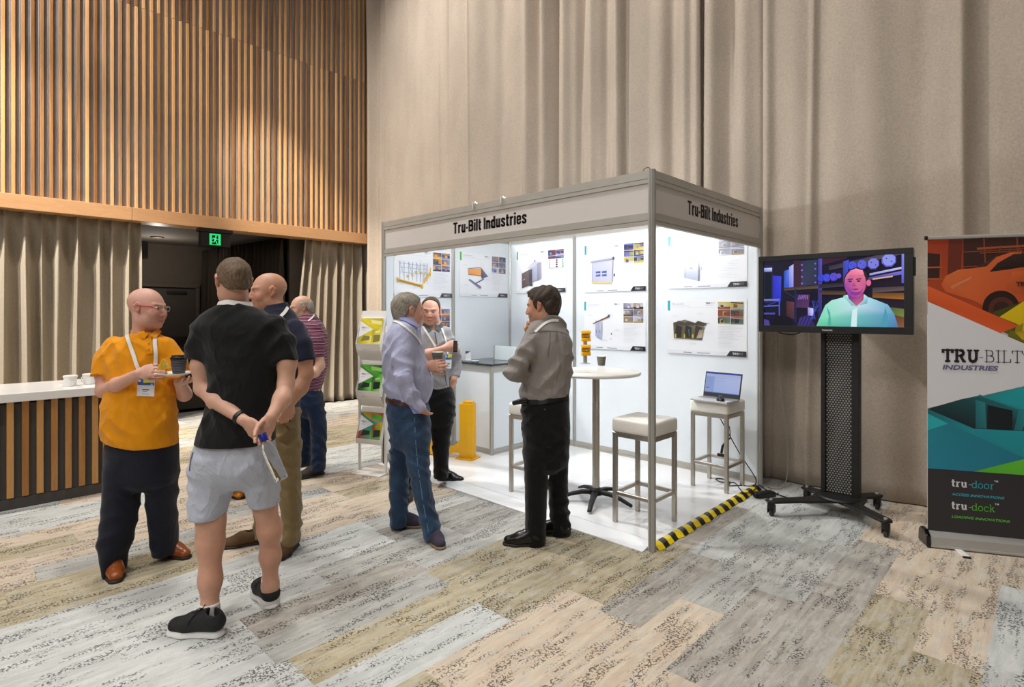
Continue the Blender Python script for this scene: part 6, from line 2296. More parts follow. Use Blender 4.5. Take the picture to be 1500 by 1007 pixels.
        for i in range(4):
            p = W(ba[i], bt[i], 0.0)
            ang = 0.0
            dv = d + t * (spread * (1.5 - i) / 1.5)
            dv /= np.linalg.norm(dv)
            P, rad = [W(ba[i] - 0.02, bt[i] * 0.9, 0), p], [rr[i] * sc] * 2
            c = curl[i] if not isinstance(curl[i], tuple) else None
            cs = (c * 0.9, c * 1.1, c * 0.7) if c is not None else curl[i]
            for f, cc in zip((0.45, 0.31, 0.24), cs):
                ang += cc
                p = p + (dv * math.cos(ang) + n * math.sin(ang)) * ln[i] * f * sc
                P.append(p)
                rad.append(rad[-1] * 0.93)
            B.chain(P, rad, 0.003, kin=0.006)
        # thumb leaves the side of the palm near its base
        p = W(0.022, 0.026, 0.004)
        P, rad = [p], [0.0145 * sc]
        a, b, c = thumb
        for i, L in enumerate((0.042, 0.034, 0.027)):
            dv = d * (0.55 + 0.25 * i * a) + t * (0.75 * b - 0.28 * i * a) + n * (c * (0.6 + 0.5 * i))
            dv /= np.linalg.norm(dv)
            p = p + dv * L * sc
            P.append(p)
            rad.append((0.0125, 0.0105, 0.0088)[i] * sc)
        B.chain(P, rad, 0.006, kin=0.008)

    def finish_body(s, **kw):
        s.body_kw = kw

    def pants(s, name, m, pel, l1, l2, res=0.007, wr=None, body=True, cut=None, n=2.3):
        """trousers from silhouette rows: hips, then one row list per leg; the legs of the body run down inside"""
        pel = sorted(pel, reverse=True)
        z, x, y, a, bf, bb = pel[-1]
        zt = max(l1[0][0], l2[0][0])
        hip = [r for r in pel if r[0] > zt + 0.01] or pel[:1]
        h = hip[-1]
        # the seat narrows into the crotch between the legs
        rows = hip + [(min(z, h[0] - 0.03), h[1], h[2], h[3] * 0.86, h[4] * 0.86, h[5] * 0.86), (z - 0.05, h[1], h[2], h[3] * 0.45, h[4] * 0.5, h[5] * 0.5)]

        def mk(S):
            S.stack(rows, 0.0, n)
            for q in (l1, l2):
                q = sorted(q, reverse=True)
                t = q[0]
                zz = h[0] + 0.02
                # each leg starts up at the hip with the depth of the seat
                top = (zz + 0.03, t[1] * 0.6 + h[1] * 0.4, t[2] * 0.5 + h[2] * 0.5, t[3] * 0.95, (t[4] + h[4]) / 2, (t[5] + h[5]) / 2)
                t2 = (t[0], t[1], t[2], t[3], t[4] * 0.6 + h[4] * 0.35, t[5] * 0.6 + h[5] * 0.35)
                S.stack([top, t2] + q[1:], 0.028, 2.2)
            if cut:
                cut(S)
        lo, hi = shirt_box(pel + l1 + l2, [], 0.07)
        if body:
            for q in (l1, l2):
                q = sorted(q, reverse=True)
                P_ = [np.array((r[1], r[2], r[0])) for r in q]
                P_[-1] = P_[-1] + np.array((0, 0, 0.06))
                rr = [min(r[3], r[4], r[5]) * 0.45 for r in q]
                s.B.chain([P_[0] * 0.4 + np.array((pel[-1][1], pel[-1][2], P_[0][2])) * 0.6 + np.array((0, 0, 0.08))] + P_, [rr[0]] + rr, 0.02)
        return s.garment(name, m, mk, lo, hi, res, wr)

    def done(s, stubble=None, brow='#7a5a44', lips=1.0, tone=None, beard=None):
        V, Fq = s.B.mesh()
        col = np.tile(np.array(s.skin, np.float32), (len(V), 1))

        def blend(mask, c, amt):
            m = (mask * amt)[:, None]
            col[:] = col * (1 - m) + np.array(lin(c), np.float32)[None] * m
        if s.head is not None:
            c, F, sc = s.head
            L = ((V - c) @ F) / sc
            x, y, z = L[:, 0], L[:, 1], L[:, 2]
            near = (np.abs(x) < 0.12) & (y > -0.15) & (y < 0.14) & (z < 0.14) & (z > -0.14)
            sm = lambda q, a, b: np.clip((q - a) / (b - a), 0, 1)
            red = np.exp(-((np.abs(x) - 0.042) ** 2 + (z + 0.028) ** 2) / 0.0012) * (y > 0.02) + np.exp(-(x ** 2 + (z + 0.03) ** 2) / 0.0004) * (y > 0.08)
            blend(near * np.clip(red, 0, 1), '#c0685a', 0.35)
            er = near * (np.abs(x) > 0.074) * (np.abs(z) < 0.04) * (y < 0.02) * (y > -0.04)
            blend(er, '#c46a56', 0.35)
            if stubble or beard:
                m = near * sm(-z, 0.030, 0.055) * sm(y, -0.005, 0.03) * (1 - np.exp(-(x ** 2 + (z + 0.067) ** 2 * 3) / 0.0004))
                blend(m, stubble or beard, 0.75 if beard else 0.3)
            lip = near * (y > 0.066) * np.exp(-((z + 0.069) / 0.0085) ** 4) * np.exp(-(x / 0.024) ** 4)
            blend(lip, '#a85f56', 0.65 * lips)
            for q in (-1, 1):
                br = near * (y > 0.05) * np.exp(-((x - q * 0.031) / 0.021) ** 4) * np.exp(-((z - 0.0235 + 6.0 * (np.abs(x) - 0.034) ** 2) / 0.0052) ** 4)
                blend(br, brow, 0.8)
                sk = near * (y > 0.05) * np.exp(-(((x - q * 0.031) / 0.019) ** 2 + ((z - 0.004) / 0.011) ** 2))
                blend(sk, '#7a4a3e', 0.25)
        if tone:
            for (p, rad, cc, amt) in tone:
                d2 = ((V - np.array(p)) ** 2).sum(1)
                blend(np.exp(-d2 / rad ** 2), cc, amt)
        o = arr_mesh('body', V, Fq, M['skin'], s.root, np.clip(col, 0, 1))
        if s.head is not None:
            c, F, sc = s.head
            for q in (-1, 1):
                W = lambda p: c + F @ (np.array(p) * sc)
                vs, fs, cl = [], [], []
                n1, n2 = 14, 12
                for i in range(n1 + 1):
                    th = PI * i / n1
                    for k in range(n2):
                        ph = 2 * PI * k / n2
                        p = np.array((math.sin(th) * math.cos(ph), math.cos(th), math.sin(th) * math.sin(ph)))
                        vs.append(W(np.array((q * 0.031, 0.0752, 0.004)) + p * 0.0112))
                        cl.append(lin('#141210') if th < 0.28 else lin('#5a4a3e') if th < 0.58 else lin('#e4dcd6'))
                for i in range(n1):
                    for k in range(n2):
                        fs.append((i * n2 + k, i * n2 + (k + 1) % n2, (i + 1) * n2 + (k + 1) % n2, (i + 1) * n2 + k))
                arr_mesh('eye', np.array(vs), np.array(fs), M['eye'], s.root, np.array(cl))
        s.B = None
        return o

    # ---- hair: a shell over the skull where hair grows
    def hair(s, m, thick=0.010, hl=None, top=None, seed=0, amp=0.004, res=0.0045, part=None, freq=1.0, name='hair'):
        c, F, sc = s.head
        H = Sdf(c - 0.15, c + 0.16, res)
        W = lambda p: c + F @ (np.array(p) * sc)
        H.ell(W((0, -0.016, 0.034)), [(q + thick) * sc for q in (0.0755, 0.098, 0.084)], 0, 'u', F)
        H.ell(W((0, -0.030, -0.020)), [(q + thick * 0.8) * sc for q in (0.068, 0.074, 0.07)], 0.03, 'u', F)
        if part is not None:
            for p, r in part:
                H.ell(W(p), [q * sc for q in r], 0.02, 'u', F)
        X, Y, Z = np.meshgrid(H.x, H.y, H.z, indexing='ij')
        P = np.stack([X - c[0], Y - c[1], Z - c[2]], -1) @ F / sc
        x, y, z = P[..., 0], P[..., 1], P[..., 2]
        r = np.random.RandomState(seed)
        ph = r.uniform(0, 6.28, 6)
        nz = np.sin(x * 130 * freq + y * 60 + ph[0] + 2 * np.sin(z * 40 + ph[1])) * 0.5 + np.sin(y * 110 * freq + z * 70 + ph[2] + 2 * np.sin(x * 50 + ph[3])) * 0.5
        H.g -= (amp * nz).astype(np.float32)
        hl = hl or [(-0.14, -0.068), (-0.075, -0.062), (-0.04, -0.030), (-0.026, 0.026), (-0.008, 0.034), (0.004, 0.010), (0.014, -0.012), (0.026, 0.000), (0.034, 0.040), (0.055, 0.072), (0.075, 0.082), (0.12, 0.09)]
        low = np.interp(y, [a for a, b in hl], [b for a, b in hl])
        lim = (low - z) * sc * 0.8 + 0.0025 * np.sin(x * 200 + y * 170)
        H.g = np.maximum(H.g, lim.astype(np.float32))
        if top is not None:
            tp = np.interp(y, [a for a, b in top], [b for a, b in top])
            H.g = np.maximum(H.g, ((z - tp) * sc * 0.8 + 0.003 * np.sin(x * 160 + y * 190)).astype(np.float32))
        V, Fq = H.mesh()
        return arr_mesh(name, V, Fq, m, s.root)

    def garment(s, name, m, build, lo, hi, res=0.007, wr=None):
        S = Sdf(lo, hi, res)
        S.rs = s.rs
        build(S)
        if wr:
            S.wrinkle(*wr[0], **wr[1])
        V, Fq = S.mesh()
        o = arr_mesh(name, V, Fq, m, s.root)
        bv = BVHTree.FromPolygons([tuple(v) for v in V], [tuple(f) for f in Fq])
        s.bvhs.append(bv)
        return o, bv

    def hit(s, bvs, px, py, lift=0.004):
        """point on a garment seen at a place in the photograph, in the person's own axes"""
        o = Vector((-s.x0, -s.d0, 1.55))
        d = Vector(((px - 750) / FPX, 1.0, (458 - py) / FPX)).normalized()
        best = None
        for b in (bvs if isinstance(bvs, (list, tuple)) else [bvs]):
            h = b.ray_cast(o, d)
            if h[0] is not None and (best is None or h[3] < best[3]):
                best = h
        if best is None:
            return None, None
        nrm = best[1] if best[1].dot(d) < 0 else -best[1]
        return best[0] + nrm * lift, nrm

    def ribbon(s, name, m, bvs, pix, width, parent=None, extra=(), lift=0.004, thick=0.0016, n=26):
        """strap lying on a garment along a pixel path"""
        pts, nr = [], []
        L = [0]
        for a, b in zip(pix, pix[1:]):
            L.append(L[-1] + math.hypot(b[0] - a[0], b[1] - a[1]))
        for i in range(n):
            t = L[-1] * i / (n - 1)
            x = np.interp(t, L, [q[0] for q in pix])
            y = np.interp(t, L, [q[1] for q in pix])
            h, nn = s.hit(bvs, x, y, lift)
            if h is not None:
                pts.append(h)
                nr.append(nn)
        if len(pts) < 3:
            return None
        for _ in range(2):
            pts = [pts[0]] + [(pts[i - 1] + pts[i] * 2 + pts[i + 1]) / 4 for i in range(1, len(pts) - 1)] + [pts[-1]]
            nr = [nr[0]] + [(nr[i - 1] + nr[i] * 2 + nr[i + 1]).normalized() for i in range(1, len(nr) - 1)] + [nr[-1]]
        return s.strap(name, m, pts, nr, width, parent, thick)

    def strap(s, name, m, pts, nr, width, parent=None, thick=0.0016):
        vs, fs = [], []
        for i, (p, nn) in enumerate(zip(pts, nr)):
            p, nn = Vector(p), Vector(nn)
            tg = (Vector(pts[min(i + 1, len(pts) - 1)]) - Vector(pts[max(i - 1, 0)])).normalized()
            sd = tg.cross(nn).normalized() * width / 2
            vs += [p - sd, p + sd, p + sd + nn * thick, p - sd + nn * thick]
        for i in range(len(pts) - 1):
            for k in range(4):
                k2 = (k + 1) % 4
                fs.append((i * 4 + k, i * 4 + k2, i * 4 + 4 + k2, i * 4 + 4 + k))
        fs += [(3, 2, 1, 0), tuple(len(vs) - 4 + k for k in range(4))]
        return MB().add(vs, fs).build(name, m, parent or s.root, smooth=False)

    def badge(s, bvs, px, py, w, h, tilt=0.0, lift=0.012, cols=('#d8d83a', '#3c62a8')):
        p, nn = s.hit(bvs, px, py, lift)
        if p is None:
            return
        f = Vector((nn.x, nn.y, 0.0)).normalized()
        ang = math.atan2(f.x, -f.y)
        b = MB().box((0, 0, -h / 2), (w, 0.003, h)).build('name_badge', M['white_plastic'], s.root, loc=p)
        b.rotation_euler = (0, tilt, ang)
        pr = Print(w * 0.96, h * 0.97)
        pr.rect(0, 0, 1, 1, '#eef0f4')
        pr.rect(0, 0.62, 1, 1, cols[1])
        pr.poly([(0.35, 0.75), (1, 0.80), (1, 1), (0.35, 1)], cols[0])
        pr.disc(0.12, 0.86, 0.09, 0.07, '#e8ecf4', 10)
        pr.disc(0.86, 0.68, 0.07, 0.045, '#9fc0e8', 10)
        pr.line(0.30, 0.36, 0.72, 0.36, h * 0.055, '#3c3c48')
        pr.line(0.34, 0.26, 0.62, 0.26, h * 0.03, '#6c6c78')
        pr.line(0.28, 0.12, 0.74, 0.12, h * 0.025, '#8c8c98')
        pr.build('badge_print', M['print_matt'], b, (-w * 0.48, -0.0018, -h * 0.985))
        return b

    # ---- shoes
    def shoe(s, heel, toe, m, sole_m, length=0.29, kind='dress', lace_m=None, width=1.0, name='shoe'):
        heel, toe = np.array(heel), np.array(toe)
        d = toe - heel
        d[2] = 0
        d /= np.linalg.norm(d)
        ang = math.atan2(d[1], d[0])
        k = length / 0.29
        key = (kind, round(width, 2))
        if key not in _SHOES:
            S = Sdf((-0.03, -0.08, 0.0), (0.33, 0.08, 0.17), 0.005)
            big = kind == 'sneaker'
            hz = 0.026 if big else 0.016
            th = 0.046 if big else 0.040
            S.chain([(0.045, 0, hz + 0.035), (0.10, 0.0, hz + 0.03), (0.18, 0.006, hz + 0.020), (0.235, 0.006, hz + 0.014)], [0.037, 0.040, 0.046, 0.040 if kind != 'dress' else 0.036], 0.02, flat=(np.array((0, 0, 1.0)), 0.86))
            S.chain([(0.052, 0, hz + 0.040), (0.058, 0, {'loafer': 0.075, 'sneaker': 0.082}.get(kind, 0.105))], [0.038, 0.037 if big else 0.036], 0.03)
            S.chain([(0.075, 0, 0.088 if kind != 'loafer' else 0.068), (0.15, 0.004, hz + 0.045)], [0.036, 0.036], 0.03)
            if kind != 'loafer':
                S.chain([(0.055, 0, 0.14 - (0.02 if big else 0)), (0.066, 0, 0.085 - (0.012 if big else 0))], [0.032, 0.024], 0.008, 's')
            else:
                S.chain([(0.055, 0, 0.12), (0.10, 0, 0.082)], [0.034, 0.026], 0.008, 's')
            S.cut((0, 0, hz), (0, 0, -1))
            V1, F1 = S.mesh()
            S = Sdf((-0.03, -0.09, -0.01), (0.34, 0.09, 0.06), 0.005)
            t_ = 0.030 if big else 0.018
            S.chain([(0.045, 0, 0), (0.11, 0, 0), (0.19, 0.006, 0), (0.24, 0.006, 0)], [0.039, 0.038, 0.049, 0.043 if kind != 'dress' else 0.040], 0.02)
            S.cut((0, 0, 0.001), (0, 0, -1))
            S.cut((0, 0, t_), (0, 0, 1))
            if kind == 'dress':
                S.cut((0.115, 0, 0.006), (-0.1, 0, -1), lo=(0.085, -0.09, -0.01), hi=(0.16, 0.09, 0.006))
            V2, F2 = S.mesh()
            _SHOES[key] = (V1, F1, V2, F2)
        V1, F1, V2, F2 = _SHOES[key]
        sc = np.array((k, k * width, k))
        a = arr_mesh(name, (V1 - np.array((0.01, 0, 0))) * sc, F1, m, s.root)
        b = arr_mesh('sole', (V2 - np.array((0.01, 0, 0))) * sc, F2, sole_m, a)
        a.location = heel
        a.location.z = 0.0
        a.rotation_euler = (0, 0, ang)
        if lace_m is not None:
            for i in range(4):
                x, z = (0.105 + 0.022 * i) * k, (0.116 - 0.015 * i) * k if kind != 'loafer' else (0.108 - 0.012 * i) * k
                MB().tube([(x - 0.004, -0.024 * k, z - 0.012), (x, -0.012 * k, z), (x + 0.003, 0.0, z + 0.002), (x + 0.006, 0.014 * k, z), (x + 0.004, 0.026 * k, z - 0.012)], 0.003, 6).build('lace', lace_m, a, smooth=True)
            if kind == 'sneaker':
                for q in (-1, 1):
                    MB().tube([(0.105 * k, 0, 0.12 * k), (0.10 * k, q * 0.025, 0.135 * k), (0.12 * k, q * 0.045, 0.125 * k), (0.13 * k, q * 0.03, 0.112 * k), (0.11 * k, 0, 0.118 * k)], 0.0022, 6).build('lace', lace_m, a, smooth=True)
                    MB().tube([(0.108 * k, q * 0.01, 0.118 * k), (0.13 * k, q * 0.045, 0.095 * k), (0.14 * k, q * 0.055, 0.07 * k)], 0.0022, 6).build('lace', lace_m, a, smooth=True)
        return a


_SHOES = {}

M['sole_dark'] = pmat('dark_sole', '#241d18', 0.6)
M['sole_white'] = pmat('white_foam_sole', '#e6e6e2', 0.6)
M['sole_tan'] = pmat('tan_sole', '#8a7355', 0.65)
M['lanyard'] = pmat('white_lanyard', '#e9e7de', 0.7, 0, 0.02)
M['strap_print'] = M['print_matt']
M['leather_tan'] = pmat('tan_leather', '#8f4a1f', 0.28, 0, 0.14, 20, 0.1, 90)
M['leather_black'] = pmat('black_leather', '#121110', 0.26, 0, 0.1, 20, 0.1, 90)
M['suede_brown'] = pmat('brown_suede', '#5a4022', 0.8, 0, 0.12, 30, 0.2, 160)
M['suede_purple'] = pmat('plum_suede', '#3d3547', 0.85, 0, 0.12, 30, 0.2, 160)
M['suede_grey'] = pmat('dark_grey_suede', '#3a322e', 0.8, 0, 0.12, 30, 0.2, 160)
M['mesh_black'] = pmat('black_knit', '#161616', 0.75, 0, 0.2, 60, 0.3, 400)
M['sock'] = cloth('white_sock', '#e2e0de', 0.04, 300, 0.2, 20)
M['black_sock'] = cloth('black_sock', '#15151a', 0.04, 300, 0.2, 20)
M['orange_pique'] = cloth('orange_pique', '#e8960a', 0.06, 700, 0.5, 11)
M['navy_trouser'] = cloth('navy_trouser', '#1b1d2a', 0.10, 600, 0.25, 9)
M['black_jersey'] = cloth('black_jersey', '#131414', 0.12, 600, 0.5, 10)
M['chambray'] = cloth('pale_chambray', '#b9bdca', 0.10, 420, 0.75, 13)
M['navy_pique'] = cloth('navy_pique', '#1d1f33', 0.10, 600, 0.28, 10)
M['khaki'] = cloth('khaki_cotton', '#8f7a55', 0.08, 600, 0.5, 11)
M['stripe_polo'] = cloth('striped_jersey', '#6e2f4c', 0.05, 500, 0.25, 10, stripes=(0.030, [(0.0, '#742442'), (0.36, '#c4b0be'), (0.48, '#2a2138'), (0.72, '#a48c9e'), (0.80, '#742442')]))
M['denim'] = cloth('blue_denim', '#344a66', 0.30, 380, 0.6, 12)
M['denim_dark'] = cloth('dark_denim', '#1b2b47', 0.14, 380, 0.5, 12)
M['lavender'] = cloth('lavender_cotton', '#b2b4d0', 0.05, 700, 0.8, 9)
M['grey_shirt'] = cloth('grey_shirt_cotton', '#a2a1a4', 0.06, 600, 0.8, 9)
M['grey_shirt_warm'] = cloth('warm_grey_shirt_cotton', '#8f8883', 0.06, 600, 0.85, 9)
M['black_trouser'] = cloth('black_trouser', '#111112', 0.15, 600, 0.5, 9)
M['belt_brown'] = pmat('brown_belt', '#4c2a20', 0.4, 0, 0.1)
M['belt_black'] = pmat('black_belt', '#121212', 0.4, 0, 0.1)

FOLD_SHIRT = [(34, 14, 52), (-40, 16, 38), (60, 6, 20)]
FOLD_LEG = [(46, 26, 84), (-54, 24, 66), (30, 40, 40)]


def shirt_box(rows, pts, pad=0.1):
    P = np.array([r[1:3] for r in rows])
    xs = [r[1] - r[3] for r in rows] + [r[1] + r[3] for r in rows] + [p[0] for p in pts]
    ys = [r[2] - r[4] for r in rows] + [r[2] + r[5] for r in rows] + [p[1] for p in pts]
    zs = [r[0] for r in rows] + [p[2] for p in pts]
    return (np.array((min(xs), min(ys), min(zs))) - pad, np.array((max(xs), max(ys), max(zs))) + pad)


# ---------------------------------------------------------------- the man in the orange polo shirt
def man_orange():
    P = Person('man in an orange polo shirt holding a plate with a black cup', 212, 3.45, '#dba996', res=0.0045)
    J = P.J
    tor = P.rows([(488, 196, 232, .07, .07), (494, 180, 240, .085, .09), (502, 164, 247, .105, .11), (520, 156, 254, .125, .12), (545, 157, 257, .14, .12), (575, 154, 259, .16, .12),
                  (605, 151, 261, .175, .12), (630, 151, 263, .17, .13), (652, 153, 263, .16, .13)])
    sh_r, el_r, wr_r = J(162, 512), J(151, 573, -.06), J(204, 547, -.27)
    sh_l, el_l, wr_l = J(248, 512, .02), J(270, 578, .05), J(262, 560, -.20)
    lo, hi = shirt_box(tor, [sh_r, el_r, wr_r, sh_l, el_l, wr_l, J(214, 418), J(280, 540, -.36)], 0.09)
    P.start_body((lo[0], lo[1] - .05, 0.02), (hi[0], hi[1], hi[2]), 0.95)
    B = P.B
    P.add_head(J(216, 452, -.01), 88, -4, 1.03, 0, J(212, 497, .02), (0.068, 0.078), 1.12, 0.006, 1.05)
    B.chain([J(212, 520), J(207, 640)], [0.10, 0.11], 0.04)
    P.add_arm([sh_r, J(152, 545, -.03), el_r], [.055, .052, .046])
    P.add_arm([el_r, J(172, 564, -.14), wr_r], [.045, .047, .031])
    P.add_arm([sh_l, el_l, wr_l], [.055, .046, .031])
    P.add_hand(wr_r, (0.9, -0.25, 0.22), (0.25, 0.85, -0.25), -1, ((.5, .7, .4), (.55, .8, .4), (.7, .9, .5), (.8, 1.0, .5)), (0.9, 0.35, 0.7), 1.0)
    P.add_hand(wr_l, (0.75, -0.55, 0.10), (0.05, -0.1, 1.0), -1, ((.15, .3, .2), (.12, .3, .2), (.15, .3, .2), (.2, .4, .2)), (0.4, 0.9, 0.2), 1.0)
    P.finish_body(stubble='#b08a7c', brow='#b08468')
    # shirt
    def mk(S):
        S.stack(tor, 0.0, 2.3)
        S.chain([J(168, 505), J(154, 527, -.02), J(152, 551, -.045)], [.062, .072, .079], 0.045, cap=True)
        S.chain([J(244, 506), J(258, 530, .0), J(263, 551, .01)], [.060, .070, .074], 0.045, cap=True)
        # collar stands round the neck, open in front
        S.chain([J(212, 496, .03), J(213, 485, .02)], [.094, .086], 0.012, cap=True)
        S.cut(J(208, 650), (-0.19, 0, -1))
    sh, bv = P.garment('shirt', M['orange_pique'], mk, lo, hi, 0.0065, ((0.0075, FOLD_SHIRT), dict(seed=4)))
    # collar wings, placket, hems, pocket mark
    col = M['orange_pique']
    P.ribbon('collar', col, bv, [(203, 478), (206, 486), (211, 492), (215, 494)], .034, sh, lift=.006, thick=.006)
    P.ribbon('collar', col, bv, [(234, 483), (229, 489), (224, 495)], .034, sh, lift=.006, thick=.006)
    P.ribbon('placket', col, bv, [(217, 496), (218, 508), (219, 519)], .036, sh, lift=.002, thick=.003)
    for y in (504, 513):
        h, n = P.hit(bv, 218, y, .006)
        MB().cyl(h, h + n * .002, .006, n=10).build('button', pmat('orange_button', '#b87408', .4), sh)
    P.ribbon('sleeve_band', col, bv, [(133, 549), (145, 552), (160, 554), (171, 554)], .024, sh, lift=.0, thick=.003)
    # trousers
    pel = P.rows([(632, 164, 252, .10, .09), (655, 154, 262, .15, .15), (680, 153, 262, .14, .15), (705, 152, 262, .11, .12)])
    l1 = P.rows([(690, 152, 210, .11, .12, -.02), (720, 150, 208, .11, .11, -.03), (760, 147, 203, .105, .105, -.05), (793, 143, 197, .11, .10, -.07), (820, 148, 189, .105, .095, -.08), (839, 154, 184, .10, .09, -.08)])
    l2 = P.rows([(690, 211, 262, .11, .12, .03), (720, 212, 261, .10, .11, .05), (750, 215, 260, .10, .10, .08), (785, 219, 262, .10, .10, .10), (811, 223, 262, .095, .095, .10)])

    tr, bt = P.pants('trousers', M['navy_trouser'], pel, l1, l2, 0.0075, ((0.006, [(20, 12, 54), (-24, 14, 44)]), dict(seed=6, zhi=0.6)))
    P.shoe(P.ground(166, 832), P.ground(168, 858), M['leather_tan'], M['sole_dark'], .285, 'dress', None, 1.0)
    P.shoe(P.ground(234, 810), P.ground(284, 822), M['leather_tan'], M['sole_dark'], .285, 'dress', None, 1.0)
    # lanyard, badge
    ln = P.ribbon('lanyard', M['lanyard'], [bv], [(182, 474), (186, 490), (194, 513), (202, 538), (206, 549)], .021, lift=.006)
    P.ribbon('lanyard', M['lanyard'], [bv], [(228, 488), (227, 502), (228, 520), (227, 540), (222, 556)], .021, lift=.006)
    bd = P.badge([bv], 219, 555, .098, .105, R(2), .034)
    # red spectacles
    c, F, sc = P.head
    W = lambda p: tuple(c + F @ (np.array(p) * sc))
    g = MB()
    for q in (-1, 1):
        g.tube([W((q * .060, .074, .012)), W((q * .081, .055, .014)), W((q * .084, .0, .016)), W((q * .081, -.02, .006))], .0032, 6)
    sp = g.build('spectacles', pmat('red_frame', '#c01f2c', .3), P.root, smooth=True)
    rim = MB()
    for q in (-1, 1):
        rim.tube([W((q * .033 + .025 * math.cos(a), .1035 - .006 * math.cos(a) * q, .004 + .017 * math.sin(a))) for a in np.linspace(0, 2 * PI, 21)[:-1]], .0014, 6, closed=True)
        rim.tube([W((q * .058, .098, .012)), W((q * .064, .078, .013))], .0018, 6)
    rim.tube([W((-.009, .104, .006)), W((0, .110, .009)), W((.009, .104, .006))], .0014, 6)
    rim.build('spectacle_rim', M['chrome'], sp, smooth=True)
    for q in (-1, 1):
        v = [W((q * .033 + .024 * math.cos(a), .1035 - .006 * math.cos(a) * q, .004 + .016 * math.sin(a))) for a in np.linspace(0, 2 * PI, 17)[:-1]]
        MB().add(v, [tuple(range(16))]).build('lens', M['lens'], sp)
    # plate, cup and food are things of their own
    rw = P.root
    mw = Matrix.Translation(rw.location) @ Matrix.Rotation(YAW, 4, 'Z')
    pc = mw @ Vector(J(257, 550, -.27))
    pl = thing('plate', 'white plate held by the man in the orange polo', 'plate', pc)
    MB().lathe([(0.0, 0.0), (.06, 0.0), (.066, .004), (.097, .013), (.099, .0155), (.094, .0155), (.062, .006), (0.0, .005)], n=40).build('dish', M['china'], pl, smooth=True)
    cc = mw @ Vector(J(262, 549, -.255))
    paper_cup('black ripple paper cup with a lid standing on the white plate', (cc.x, cc.y, pc.z + .0055), .041, .031, .092, M['cup_black'], True)
    fc = mw @ Vector(J(239, 535, -.335))
    sw = thing('sandwich', 'small yellow filled sandwich held over the white plate', 'food', fc, YAW + .4)
    MB().prism([(-.03, -.028), (.032, -.02), (.0, .038)], -.016, -.004, 'y').build('bread_slice', pmat('yellow_bread', '#d9ac2a', .8, 0, .2, 60, .5, 120), sw, bevel=.004)
    MB().prism([(-.026, -.026), (.036, -.016), (.004, .034)], -.003, .003, 'y').build('filling', pmat('pale_filling', '#e8dca0', .7, 0, .2, 80, .5, 120), sw, bevel=.001)
    MB().prism([(-.03, -.028), (.032, -.02), (.0, .038)], .004, .015, 'y').build('bread_slice', pmat('yellow_bread', '#d9ac2a', .8, 0, .2, 60, .5, 120), sw, bevel=.004)
    P.done(**P.body_kw)


